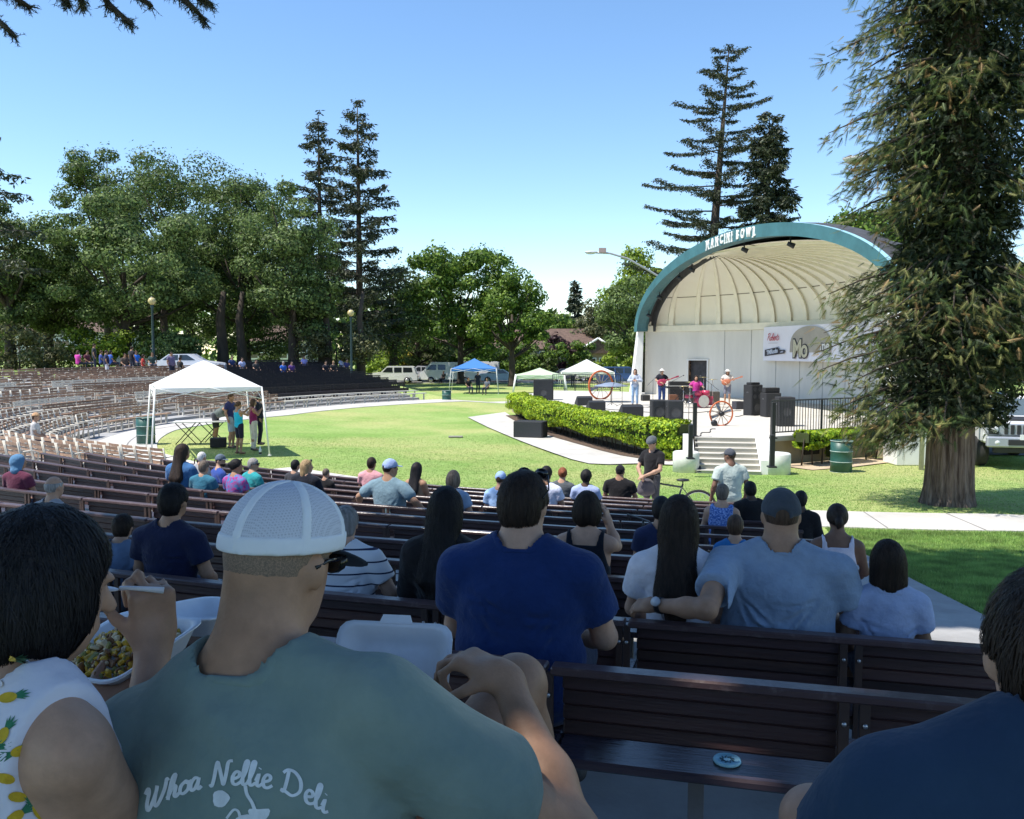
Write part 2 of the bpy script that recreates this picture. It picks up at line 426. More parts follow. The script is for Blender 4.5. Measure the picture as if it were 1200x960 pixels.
for a, b, w in (((935, 522), (956, 535), 1), ((1030, 522), (1051, 533), 1)):
    p = gnd((a[0]+b[0])/2, 536, .1); 
    e = Vector((4.05, 2.25, 0)).normalized(); t = (p.x-7.35)/4.05; c = Vector((7.35+4.05*t, 24.75+2.25*t, .42))
    MB().box((c.x, c.y, c.z), (.62, .06, .36), rot=Matrix.Rotation(math.atan2(e.y, e.x), 3, 'Z')).build('crawl_vent', m_void, st, world=True)
for i in range(7):                                     # floor seams
    pass
def wallc(s):
    D = .3+5.1*(max(0, 1-abs(2*s-1)**2.0))**.6
    return P0+U*(LA*s)+NB*D
NS = 19
# back wall panels with a doorway cut out between two angles
door_s = None
best = 9
for i in range(1000):
    q = wallc(i/1000); px = 600+FPX*q.x/(q.y*CP)
    if abs(px-819) < best: best = abs(px-819); door_s = i/1000
ds = .55/LA
def wall_panel(s0, s1, z0, z1, name, m, off=0.0, sub=3):
    mb = MB(); P = []
    for j in range(sub+1):
        q = wallc(s0+(s1-s0)*j/sub)-NB*off; P.append([(q.x, q.y, z0), (q.x, q.y, z1)])
    mb.grid(P, smooth=True)
    return mb.build(name, m, sh, world=True)
edges = [i/14 for i in range(15)]
for i in range(14):
    a, b = edges[i], edges[i+1]
    if a < door_s < b or a < door_s-ds < b or a < door_s+ds < b:
        l, r = max(a, door_s-ds), min(b, door_s+ds)
        if l > a: wall_panel(a, l, ZS, ZL, 'wall_panel', m_grey, 0)
        if r < b: wall_panel(r, b, ZS, ZL, 'wall_panel', m_grey, 0)
        wall_panel(l, r, ZS+2.0, ZL, 'wall_panel', m_grey, 0)
    else: wall_panel(a+.0005, b-.0005, ZS, ZL, 'wall_panel', m_grey, 0)
for i in range(1, 14):                                   # thin joint strips between panels
    if abs(edges[i]-door_s) > .03:
        q = wallc(edges[i])-NB*.005; MB().box((q.x, q.y, (ZS+ZL)/2), (.03, .03, ZL-ZS)).build('panel_joint', mat('joint_grey', (.40, .39, .37), .8), sh, world=True)
# room behind the doorway
q = wallc(door_s); A = wallc(door_s-ds); B = wallc(door_s+ds); e = (B-A).normalized(); nb = Vector((e.y, -e.x, 0)); nb = nb if nb.dot(NB) > 0 else -nb
rm = MB(); c = (A+B)/2+nb*.75
def bx(mb, c, w, d, h, e, mi=0): mb.box(c, (w, d, h), rot=Matrix.Rotation(math.atan2(e.y, e.x), 3, 'Z'), mi=mi)
bx(rm, c+nb*.75+Vector((0, 0, ZS+1.0)), 1.8, .05, 2.2, e); bx(rm, A-e*.03+nb*.75+Vector((0, 0, ZS+1)), .05, 1.5, 2.1, e); bx(rm, B+e*.03+nb*.75+Vector((0, 0, ZS+1)), .05, 1.5, 2.1, e)
bx(rm, c+Vector((0, 0, ZS+2.05)), 1.4, 1.5, .05, e)
rm.build('doorway', mat('backstage_dark', (.03, .02, .015), .9, .5, 7, c2=(.38, .22, .13), fac=(.45, .62)), sh, world=True)
fr = MB()
for s_, p in ((-1, A), (1, B)): bx(fr, p-nb*.03+Vector((0, 0, ZS+1.0)), .07, .10, 2.0, e)
bx(fr, (A+B)/2-nb*.03+Vector((0, 0, ZS+2.03)), (B-A).length+.14, .10, .07, e); fr.build('door_frame', m_white, sh, world=True)
# ledge
P = [[], [], [], []]
for j in range(57):
    q = wallc(j/56)
    for i, (o_, z) in enumerate(((0.02, ZL), (.22, ZL), (.22, ZL+.34), (-.05, ZL+.36))): P[i].append((q.x-NB.x*o_, q.y-NB.y*o_, z))
MB().grid(P, smooth=False).build('ledge', m_cream2, sh, world=True)
# dome
ZP = 8.0; TP = .37
pole = P0+U*(LA*TP)+NB*.25+Vector((0, 0, ZP))
def dome(s, th, off=0.0):      # th 0 at ledge, 1 at pole
    w = wallc(s); a = th*math.pi/2
    c_, s_ = math.cos(a), math.sin(a)
    q = Vector((pole.x+(w.x-pole.x)*c_**1.0, pole.y+(w.y-pole.y)*c_**1.0, (ZL+.36)+(ZP-ZL-.36)*s_**.92))
    if off:
        cen = Vector((10.2, 37.6, 4.2)); q += (cen-q).normalized()*off
    return q
NR = 20
rib_s = [(i+.5)/NR for i in range(NR)]
bounds = [0.0]+rib_s+[1.0]
for i in range(len(bounds)-1):
    P = []
    for j in range(4):
        s = bounds[i]+(bounds[i+1]-bounds[i])*j/3; P.append([tuple(dome(s, k/16)) for k in range(17)])
    MB().grid(P).build('shell_panel', m_cream, sh, world=True)
for s in rib_s:
    P = []
    for k in range(17):
        th = k/16*.985; w = .15*(1-th*.72)
        t = (dome(s+.002, th)-dome(s-.002, th)); t = t.normalized() if t.length > 1e-6 else U
        a, b = dome(s, th, -.02), dome(s, th, .20*(1-.6*th))
        P.append([tuple(a-t*w), tuple(b-t*w), tuple(b+t*w), tuple(a+t*w)])
    MB().grid(P, smooth=False).build('rib', m_cream2, sh, world=True)
for thv in (.30, .83):                                   # dark horizontal seam
    P = []
    for j in range(81):
        a, b = dome(j/80, thv, .012), dome(j/80, thv+.008, .012); P.append([tuple(a), tuple(b)])
    MB().grid(P).build('shell_seam', mat('seam_brown', (.10, .08, .05), .9), sh, world=True)
# teal arch: ellipse extruded, front face proud of the dome
def ringpt(t, off): 
    a, b = 12.6-off, 4.05-off
    ang = math.pi*t; return P0+U*(LA/2-a*math.cos(ang))+Vector((0, 0, ZL+b*math.sin(ang)))
nseg = 48
def ring_strip(name, m, prof):   # prof = list of (off, depth along NB)
    P = []
    for i in range(nseg+1):
        P.append([tuple(ringpt(i/nseg, o_)+NB*d) for o_, d in prof])
    return MB().grid(P, smooth=False).build(name, m, sh, world=True)
ring_strip('arch_fascia', m_teal, [(0, -.40), (.52, -.40)])
ring_strip('arch_top', m_teal2, [(0, -.22), (0, -.40)])
ring_strip('arch_back', m_roof, [(.02, -.22), (-.02, .6), (.5, .75)])
ring_strip('arch_soffit', mat('soffit_teal', (.05, .14, .16), .6), [(.52, -.40), (.52, .12), (.40, .30)])
# outside roof
P = []
for j in range(41):
    row = []
    for k in range(17):
        s = j/40; q = dome(s, k/16); cen = Vector((10.2, 37.6, 3.2)); q = q+(q-cen).normalized()*.45; row.append(tuple(q))
    P.append(row)
MB().grid(P).build('outer_roof', m_roof, sh, world=True)
P = [[], []]
for j in range(41):
    q = wallc(j/40)+NB*.35; P[0].append((q.x, q.y, 0)); P[1].append((q.x, q.y, ZL+.5))
MB().grid(P).build('outer_wall', m_roof, sh, world=True)
# end pillars of the shell
mb = MB(); base = gnd(1070, 546)
q = Vector((11.75, 25.35, 0)); mb.box((q.x, q.y, 2.25), (.95, .9, 4.5), bev=.03); mb.box((q.x+.5, q.y+.9, 2.2), (.5, 1.6, 4.4), bev=.02); mb.build('pillar', m_white, sh, world=True)
mb = MB(); mb._add([(6.95, 49.6, ZS), (7.55, 49.6, ZS), (7.62, 49.6, ZL), (7.35, 49.6, ZL), (6.95, 50.6, ZS), (7.65, 50.6, ZS), (7.72, 50.6, ZL), (7.35, 50.6, ZL)],
  [(0, 1, 2, 3), (5, 4, 7, 6), (4, 0, 3, 7), (1, 5, 6, 2), (3, 2, 6, 7)]); mb.build('pillar', m_white, sh, world=True)
# stage lights hung under the arch
for t in (.10, .20, .31, .36, .52, .63):
    q = ringpt(t, .70)+NB*.05
    mb = MB(); mb.cyl((q.x-.12, q.y, q.z-.1), (q.x+.14, q.y-.05, q.z-.22), .08, .11, 10); mb.box((q.x, q.y, q.z+.03), (.05, .05, .20)); mb.build('stage_light', m_blackmetal, sh, world=True)
# lettering on the arch
txt = 'MANCINI BOWL'; t0, t1 = .4055, .6145
wts = {'I': .42, ' ': .45, 'M': 1.15, 'W': 1.2, 'O': 1.05, 'L': .8, 'B': .9}
W = [wts.get(c, 1.0) for c in txt]; tot = sum(W); acc = 0; m_letter = mat('white_letter_paint', (.85, .85, .83), .6, 0)
def ring_a(lt):   # linear fraction along chord -> ellipse parameter
    return math.acos(max(-1, min(1, (LA/2-LA*lt)/12.6)))/math.pi
for c, w in zip(txt, W):
    lt = t0+(t1-t0)*(acc+w/2)/tot; acc += w
    if c == ' ': continue
    tt = ring_a(lt); p = ringpt(tt, .28); tn = (ringpt(tt+.01, .33)-ringpt(tt-.01, .33)).normalized(); nrm = -NB; up = nrm.cross(tn)
    if up.z < 0: up = -up
    me = text_mesh(c, .50, .03, .012); M = Matrix((tn, up, nrm)).transposed().to_4x4(); M.translation = p-NB*.42
    sc = Matrix.Diagonal((.80, 1.05, 1, 1)); me.transform(M @ sc); me.transform(Matrix.Translation(-sh.location)); me.materials.clear(); me.materials.append(m_letter)
    mbs = MB()
    o = link_mesh('letter', me, sh)
    if c in 'MNILAW':   # slab serifs
        ww = {'I': .11, 'L': .09, 'M': .15, 'W': .17}.get(c, .12); sb = MB()
        for sy in (-1, 1):
            for sx in ((0,) if c in 'I' else (-1, 1)):
                if c == 'L' and (sx > 0): continue
                if c == 'A' and sy > 0: continue
                if c == 'W' and sy < 0: continue
                cc = p-NB*.42+tn*(sx*ww)+up*(sy*.195); sb.box(cc, (.12, .05, .045), rot=Matrix((tn, nrm, up)).transposed())
        if sb.v:
            me_ = o.data; bmj = bmesh.new(); bmj.from_mesh(me_); tmp = nmesh('t', [tuple(Vector(v)-sh.location) for v in sb.v], sb.f, m_letter); bmj.from_mesh(tmp); bmj.to_mesh(me_); bmj.free(); bpy.data.meshes.remove(tmp)
# steps
A = gnd(814, 556.5); B = gnd(894, 558.5); A.z = B.z = 0; e = (B-A).normalized(); nn = Vector((-e.y, e.x, 0)); wid = (B-A).length
rs = ZS/7
ss = thing('stage_steps', 'seven pale concrete steps up to the stage between round white piers', 'steps', A)
for i in range(7):
    c = A+e*(wid/2)+nn*(.29*i+(2.1-.29*i)/2)+Vector((0, 0, rs*i+rs/2))
    mb = MB(); bx(mb, c, wid-.1, 2.1-.29*i, rs-.002, e); mb.build('step', mat('step_concrete', (.44, .41, .34), .85, .12, 2, .2, 40), ss, world=True)
    mb = MB(); c2 = A+e*(wid/2)+nn*(.29*i+.13)+Vector((0, 0, rs*(i+1)+.004)); bx(mb, c2, wid-.1, .30, .012, e); mb.build('tread', m_stage, ss, world=True)
for s_, w in ((0, -.02), (1, .25)):
    mb = MB(); c0 = (A if s_ == 0 else B)+e*(w*.5 if s_ else -.14)
    V = []; 
    for dx in (-.14, .14) if s_ == 0 else (-.17, .22):
        for (d_, z_) in ((.1, 0), (.1, .42), (1.9, ZS+.05), (2.3, ZS+.05), (2.3, 0)): V.append(tuple(c0+e*dx+nn*d_+Vector((0, 0, z_))))
    mb._add(V, [(0, 1, 2, 3, 4)[::-1], (5, 6, 7, 8, 9)]+[(i, (i+1) % 5, (i+1) % 5+5, i+5) for i in range(5)]); mb.build('cheek_wall', m_white, ss, world=True)
for c_, r_, lbl in ((gnd(804, 556), .36, 0), (gnd(910.5, 558), .385, 1)):
    c_ = c_+nn*.25; mb = MB(); mb.lathe([(0, 0), (r_, 0), (r_, .57), (r_-.03, .60), (0, .60)], (c_.x, c_.y, 0), 28); mb.build('pier', mat('stained_white', (.66, .66, .62), .85, .14, 3, .2, 30), ss, world=True)
# pole with cable on the steps' left: black cable cover strip
mb = MB(); pts = [A+e*.12+nn*(.02)+Vector((0, 0, .03)), A+e*.10+nn*.9+Vector((0, 0, .42)), A+e*.08+nn*2.0+Vector((0, 0, ZS+.03))]
mb.tube(pts, [.09, .035, .03], 8); tag(mb.build('cable_ramp', m_blackmetal), 'black flat cable ramp running down the left edge of the stage steps', 'cable')
# hand rails and stage fence
def railing(name, pts, label, h=1.05, pitch=.115, posts=None, z0=ZS, loop=False, rr_=.022):
    t = thing(name, label, 'railing', (pts[0][0], pts[0][1], z0)); ptv = [Vector((p[0], p[1], z0)) for p in pts]
    for a, b in zip(ptv[:-1], ptv[1:]):
        d = b-a; L = d.length; n_ = max(1, int(L/pitch)); rot = Matrix.Rotation(math.atan2(d.y, d.x), 3, 'Z')
        MB().box((a+b)/2+Vector((0, 0, h)), (L, .045, .04), rot=rot).build('top_rail', m_blackmetal, t, world=True)
        MB().box((a+b)/2+Vector((0, 0, .12)), (L, .035, .035), rot=rot).build('bottom_rail', m_blackmetal, t, world=True)
        pm = nmesh('picket', *(lambda m_: (m_.v, m_.f))(MB().box((0, 0, 0), (.018, .018, h-.14))), m_blackmetal)
        for i in range(1, n_):
            o = link_mesh('picket', pm, t); q = a+d*(i/n_); o.location = (q.x-t.location.x, q.y-t.location.y, h/2+.06)
        k = max(1, round(L/1.7))
        for i in range(k+1):
            q = a+d*(i/k); MB().box((q.x, q.y, z0+h/2), (.055, .055, h)).build('post', m_blackmetal, t, world=True)
    return t
f0 = Vector((7.55, 24.95, 0)); f1 = Vector((11.35, 27.05, 0)); 
railing('metal_railing', [(7.62, 24.98), (11.3, 27.02)], 'black metal picket railing along the right front edge of the stage')
railing('metal_railing', [(2.6, 54.3), (6.8, 53.6)], 'black metal picket railing at the far left rear of the stage')
for (px, py, zb, ztop, lbl) in ((904.5, 548, .6, 1.38, 'short black handrail post standing on the right pier of the steps'), (809, 538, .55, 1.45, 'black handrail post beside the hedge left of the steps'), (814, 512, ZS, ZS+1.0, 'black handrail post at the top left of the steps'), (906, 514, ZS, ZS+1.05, 'black railing post at the top right of the steps')):
    g = gnd(px, py, zb); mb = MB(); mb.box((g.x, g.y, (zb+ztop)/2), (.11, .11, ztop-zb), bev=.01); mb.box((g.x, g.y, zb+.02), (.2, .2, .04), bev=.01)
    tag(mb.build('handrail_post', m_blackmetal), lbl, 'post')
# banner
bn = thing('banner', 'white sponsor banner with red and dark lettering hung on the back wall', 'banner', (12, 37, 0))
best = (9, 0); best2 = (9, 0)
for i in range(2000):
    q = wallc(i/2000); px = 600+FPX*q.x/(q.y*CP)
    if abs(px-901) < best[0]: best = (abs(px-901), i/2000)
    if abs(px-1040) < best2[0]: best2 = (abs(px-1040), i/2000)
a, b = wallc(best[1])-NB*.3, wallc(best2[1])-NB*.3
zt, zb = ZL+.10, ZL-1.62; e2 = (b-a).normalized(); LB = (b-a).length; n2 = Vector((e2.y, -e2.x, 0)); n2 = n2 if n2.dot(NB) < 0 else -n2
m_ban = mat('banner_white', (.74, .73, .80), .6, .03, 1)
def bq(u, v, o_=0.0): q = a+e2*u+n2*o_; return Vector((q.x, q.y, zb+v))
mb = MB(); mb.grid([[tuple(bq(LB*i/12, (zt-zb)*j/4, .02*math.sin(i*1.3+j))) for j in range(5)] for i in range(13)]); mb.grid([[tuple(bq(LB*i/12, (zt-zb)*j/4, -.02+.02*math.sin(i*1.3+j))) for j in range(5)] for i in range(13)]); mb.build('cloth', m_ban, bn, world=True)
BH = zt-zb
def glyph_stroke(pts, frame, w, m, parent, z=.05, name='lettering'):
    """ribbon stroke in (u,v) mapped by frame(u,v,off)"""
    mb = MB(); P = []
    pts = [Vector((p[0], p[1])) for p in pts]; dense = []
    for i in range(len(pts)-1):
        p0 = pts[max(i-1, 0)]; p1 = pts[i]; p2 = pts[i+1]; p3 = pts[min(i+2, len(pts)-1)]
        for k in range(5):
            t = k/5; dense.append(.5*((2*p1)+(p2-p0)*t+(2*p0-5*p1+4*p2-p3)*t*t+(3*p1-p0-3*p2+p3)*t**3))
    dense.append(pts[-1])
    for i, p in enumerate(dense):
        d = dense[min(i+1, len(dense)-1)]-dense[max(i-1, 0)]; d = d.normalized() if d.length > 0 else Vector((1, 0)); nrm = Vector((-d.y, d.x))
        ww = w*(1.0-.25*abs(d.x)); P.append([tuple(frame(*(p-nrm*ww/2), z)), tuple(frame(*(p+nrm*ww/2), z))])
    mb.grid(P, smooth=False); return mb
GL = {  # script glyphs: (advance, [strokes]) in units of cap height
 'R': (.80, [[(.02, 0), (.16, .5), (.28, .98)], [(.08, .82), (.3, 1.0), (.62, .98), (.66, .74), (.45, .55), (.2, .5)], [(.3, .5), (.48, .3), (.7, .0), (.82, .06)]]),
 'o': (.44, [[(.24, .52), (.06, .38), (.04, .12), (.2, 0), (.38, .14), (.38, .40), (.24, .52), (.3, .42), (.5, .46)]]),
 'b': (.46, [[(.0, .1), (.2, .6), (.3, .98), (.18, .95), (.08, .4), (.1, .05), (.28, .02), (.40, .22), (.34, .46), (.2, .42)]]),
 'e': (.42, [[(.02, .2), (.3, .32), (.32, .5), (.16, .52), (.05, .3), (.1, .04), (.26, 0), (.45, .14)]]),
 'r': (.36, [[(.02, .45), (.14, .55), (.12, .3), (.1, .0)], [(.12, .3), (.22, .5), (.38, .5)]]),
 't': (.34, [[(.22, .92), (.12, .4), (.12, .08), (.24, 0), (.36, .12)], [(.0, .6), (.38, .64)]]),
 's': (.36, [[(.3, .48), (.14, .52), (.1, .36), (.28, .22), (.24, .04), (.04, .02)]]),
 'W': (1.02, [[(.0, .82), (.1, 1.0), (.17, .8), (.13, .35), (.2, .02), (.32, .12), (.48, .62), (.5, .9)], [(.48, .62), (.46, .2), (.56, .0), (.7, .16), (.86, .6), (.9, .98), (.98, .86)]]),
 'h': (.50, [[(.0, .08), (.16, .5), (.26, .98), (.14, .9), (.06, .4), (.04, 0)], [(.06, .2), (.2, .5), (.32, .46), (.3, .1), (.38, .0), (.5, .1)]]),
 'a': (.48, [[(.34, .46), (.18, .52), (.04, .3), (.08, .04), (.22, .04), (.34, .3), (.36, .5), (.34, .14), (.4, 0), (.52, .1)]]),
 'N': (.88, [[(.0, .1), (.08, .0), (.14, .3), (.2, .98), (.3, .8), (.5, .2), (.58, .02), (.64, .5), (.68, .95), (.86, 1.0)]]),
 'l': (.30, [[(.0, .1), (.16, .55), (.22, .95), (.12, .96), (.06, .5), (.08, .06), (.18, 0), (.32, .12)]]),
 'i': (.28, [[(.02, .2), (.12, .5), (.08, .1), (.16, 0), (.3, .12)], [(.13, .72), (.15, .76)]]),
 'D': (.98, [[(.24, .95), (.2, .5), (.12, .06), (.02, .1), (.2, .06), (.5, .0), (.78, .3), (.76, .72), (.5, .98), (.2, .98), (.02, .8)]]),
 ' ': (.40, [])}
def script(txt, frame, size, w, m, parent, z, name='lettering', arc=None, slant=.25):
    tot = sum(GL[c][0] for c in txt)*size; x = -tot/2; mb = MB()
    for c in txt:
        adv, sts = GL[c]
        for s_ in sts:
            pts = []
            for (u_, v_) in s_:
                X_ = x+(u_+slant*v_)*size; Y_ = v_*size
                if arc: Y_ = Y_*1.0-arc*(X_**2)
                pts.append((X_, Y_))
            g_ = glyph_stroke(pts, frame, w, m, parent, z); mb._add(g_.v, g_.f)
        x += adv*size
    me = MB(); me.v, me.f, me.m, me.sm = mb.v, mb.f, mb.m, mb.sm
    return me
sx = LB/139.0
script('Roberts', lambda u_, v_, z_: bq(u_+15*sx, v_+BH*.60, z_), BH*.20, .045, None, bn, .06, slant=.2).build('lettering', mat('banner_red', (.45, .02, .05), .6, 0), bn, world=True)
def put_text(txt, u_, v_, size, m, z=.06, off=.0, sheary=0.0, ext=.004, space=1.0, shear=0.0, squash=1.0):
    me = text_mesh(txt, size, ext, off, shear=shear, space=space); up = Vector((0, 0, 1)); M = Matrix((e2, up, n2)).transposed().to_4x4(); M.translation = bq(u_, v_, z)
    S = Matrix(((squash, 0, 0, 0), (sheary, 1, 0, 0), (0, 0, 1, 0), (0, 0, 0, 1))); me.transform(M @ S); me.transform(Matrix.Translation(-bn.location)); me.materials.clear(); me.materials.append(m); return link_mesh('lettering', me, bn)
m_ink = mat('banner_ink', (.03, .03, .045), .6, 0); m_tan = mat('banner_tan', (.36, .33, .28), .6, .1, 1); m_khaki = mat('banner_khaki', (.50, .47, .34), .6, .05, 2)
mb = MB(); mb._add([tuple(bq(3.2*sx, BH*.13, .05)), tuple(bq(31.5*sx, BH*.22, .05)), tuple(bq(31.5*sx, BH*.32, .05)), tuple(bq(24*sx, BH*.32, .05)), tuple(bq(22*sx, BH*.40, .05)), tuple(bq(3.2*sx, BH*.32, .05))], [(0, 1, 2, 3, 4, 5)]); mb.build('lettering_ground', m_ink, bn, world=True)
put_text('TMIRocks', 14.5*sx, BH*.265, .30, mat('banner_bluegrey', (.50, .55, .66), .6, 0), .07, .012, .10, squash=.86); put_text('.com', 28*sx, BH*.27, .15, mat('banner_bluegrey', (.5, .55, .66)), .07, .004, .1)
put_text('FINANCIAL GROUP', 15*sx, BH*.52, .08, mat('banner_fine', (.3, .3, .36), .6, 0), .06)  if False else None
MB().box(bq(15*sx, BH*.52, .055), (13*sx, .01, .02), rot=Matrix.Rotation(math.atan2(e2.y, e2.x), 3, 'Z')).build('rule', mat('banner_fine', (.35, .35, .42), .6, 0), bn, world=True)
mb = MB(); arcp = [tuple(bq(38*sx, BH*.25, .045))]+[tuple(bq((38+(88-38)*(.5-.5*math.cos(math.pi*i/16)))*sx, BH*(.25+.72*math.sin(math.pi*i/16)**.6), .045)) for i in range(1, 16)]+[tuple(bq(88*sx, BH*.25, .045))]
mb._add(arcp, [tuple(range(len(arcp)))]); mb.build('arch_shape', m_tan, bn, world=True)
put_text('Mo', 52*sx, BH*.33, 1.18, m_ink, .06, .085, squash=.88, space=.86); put_text('Mo', 52*sx, BH*.33, 1.18, m_khaki, .075, .028, squash=.88, space=.86)
put_text('me', 82*sx, BH*.42, .6, m_ink, .06, .05); put_text('me', 82*sx, BH*.42, .6, mat('banner_pale', (.7, .7, .68)), .075, .015)
# ============================================================ foliage
def rot_rand(N, tilt=None):
    q = rng.normal(size=(N, 4)); q /= np.linalg.norm(q, axis=1)[:, None]; w, x, y, z = q.T
    return np.stack([np.stack([1-2*(y*y+z*z), 2*(x*y-z*w), 2*(x*z+y*w)], 1), np.stack([2*(x*y+z*w), 1-2*(x*x+z*z), 2*(y*z-x*w)], 1), np.stack([2*(x*z-y*w), 2*(y*z+x*w), 1-2*(x*x+y*y)], 1)], 1)
def leaves_mesh(P, size, mats, name='crown', aspect=.55, mi=None, nrm=None):
    """P (N,3): one bent leaf quad at each point; nrm = preferred facing"""
    N = len(P); M = rot_rand(N)
    if nrm is not None:
        z = nrm+rng.normal(0, .45, (N, 3)); z /= np.linalg.norm(z, axis=1)[:, None]; x = np.cross(z, rng.normal(size=(N, 3))); x /= np.linalg.norm(x, axis=1)[:, None]; M = np.stack([x, np.cross(z, x), z], 2)
    s = size*rng.uniform(.6, 1.3, N)
    base = np.array([[-.5, 0, 0], [0, -.5*aspect, .12], [.5, 0, 0], [0, .5*aspect, .12]])
    V = (np.einsum('nij,kj->nki', M, base)*s[:, None, None]+P[:, None, :]).reshape(-1, 3)
    F = np.arange(4*N).reshape(-1, 4)
    return nmesh(name, V, F, mats, rng.integers(0, len(mats), N) if mi is None else mi)
def limbs_mesh(mb, trunk_h, r0, lean, tips, rad=.1, mi=0):
    pts = [Vector((lean[0]*t*t, lean[1]*t*t, trunk_h*t)) for t in (0, .03, .12, .35, .65, 1)]
    rs = [r0*1.5, r0*1.15, r0, r0*.85, r0*.6, r0*.3]
    mb.tube(pts, rs, 10, mi)
    for tp in tips:
        z = min(tp[2]*.55, trunk_h*.95); t = max(.25, min(z/trunk_h, .98)); b = Vector((lean[0]*t*t, lean[1]*t*t, trunk_h*t)); tp = Vector(tp)
        mid = b.lerp(tp, .5)+Vector((0, 0, -.06*(tp-b).length)); mb.tube([b, mid, tp], [rad*1.1, rad*.7, rad*.2], 5, mi)
bark = mat('bark_brown', (.055, .042, .032), .95, .35, 3, 1.0, 9, stretch=(1, 1, .25), dist=.05)
LM = {'oak': [leafmat('oak_leaf_a', (.085, .135, .034)), leafmat('oak_leaf_b', (.14, .20, .052)), leafmat('oak_leaf_c', (.060, .085, .028))],
      'green': [leafmat('green_leaf_a', (.115, .20, .030)), leafmat('green_leaf_b', (.21, .31, .05)), leafmat('green_leaf_c', (.055, .11, .02))],
      'lime': [leafmat('lime_leaf_a', (.22, .31, .03)), leafmat('lime_leaf_b', (.32, .40, .05)), leafmat('lime_leaf_c', (.12, .19, .025))],
      'conifer': [leafmat('conifer_needle_a', (.045, .060, .030), transl=.2), leafmat('conifer_needle_b', (.075, .085, .04), transl=.2), leafmat('conifer_needle_c', (.028, .036, .022), transl=.2)],
      'yellow': [leafmat('yellow_leaf_a', (.34, .30, .03)), leafmat('yellow_leaf_b', (.45, .34, .05)), leafmat('yellow_leaf_c', (.18, .2, .03))],
      'purple': [leafmat('purple_leaf_a', (.05, .02, .03)), leafmat('purple_leaf_b', (.08, .035, .045)), leafmat('purple_leaf_c', (.03, .02, .02))],
      'olive': [leafmat('olive_leaf_a', (.12, .13, .05)), leafmat('olive_leaf_b', (.17, .17, .08)), leafmat('olive_leaf_c', (.06, .07, .03))],
      'grey': [leafmat('grey_leaf_a', (.125, .185, .055)), leafmat('grey_leaf_b', (.20, .27, .085)), leafmat('grey_leaf_c', (.06, .095, .03))]}
def broad_tree(name, label, cat, x, y, z0, top, rx, ry, base, kind, N=14000, leaf=.30, nblob=46, blob=1.15, seed=1, group=None, lean=(0, 0), trunk_r=.35, flat=.6, lobes=None, branches=True):
    rs = np.random.default_rng(seed); t = thing(name, label, cat, (x, y, z0), 0, group)
    h = top-base; C = []
    if lobes is None:
        while len(C) < nblob:
            p = rs.uniform(-1, 1, 3); r = np.linalg.norm(p)
            if r > 1 or r < .35 and rs.random() < .7: continue
            zz = p[2]; 
            if zz < -.5 and rs.random() < .4: continue
            C.append((p[0]*rx+lean[0], p[1]*ry+lean[1], base+h*(.5+.5*zz)))
    else:
        for (lx, ly, lz, lr, nb) in lobes:
            for _ in range(nb):
                p = rs.normal(size=3); p /= np.linalg.norm(p); rr_ = lr*rs.uniform(.45, 1.0)**.6; C.append((lx+p[0]*rr_, ly+p[1]*rr_, lz+p[2]*rr_*.8))
    C = np.array(C); nb = len(C); br = blob*rs.uniform(.6, 1.35, nb)
    idx = rs.integers(0, nb, N); d = rs.normal(size=(N, 3)); d /= np.linalg.norm(d, axis=1)[:, None]; rad = rs.uniform(.35, 1.05, N)**.5
    # ragged twigs
    P = C[idx]+d*(br[idx]*rad)[:, None]*np.array([1, 1, flat])
    P[:, 2] += rs.normal(0, .05, N)
    # upward tufts
    k = N//12; P[:k] += np.array([0, 0, 1])*rs.uniform(0, blob*.6, k)[:, None]
    mi = rs.integers(0, 3, N)
    mb = MB(); tips = [tuple(c) for c in C[:: max(1, nb//14)]]; limbs_mesh(mb, base+h*.55, trunk_r, lean, tips if branches else [], rad=trunk_r*.35)
    mb.build('trunk', bark, t)
    link_mesh('crown', leaves_mesh(P, leaf, LM[kind], mi=mi, nrm=d+np.array([0, 0, .25])), t); return t
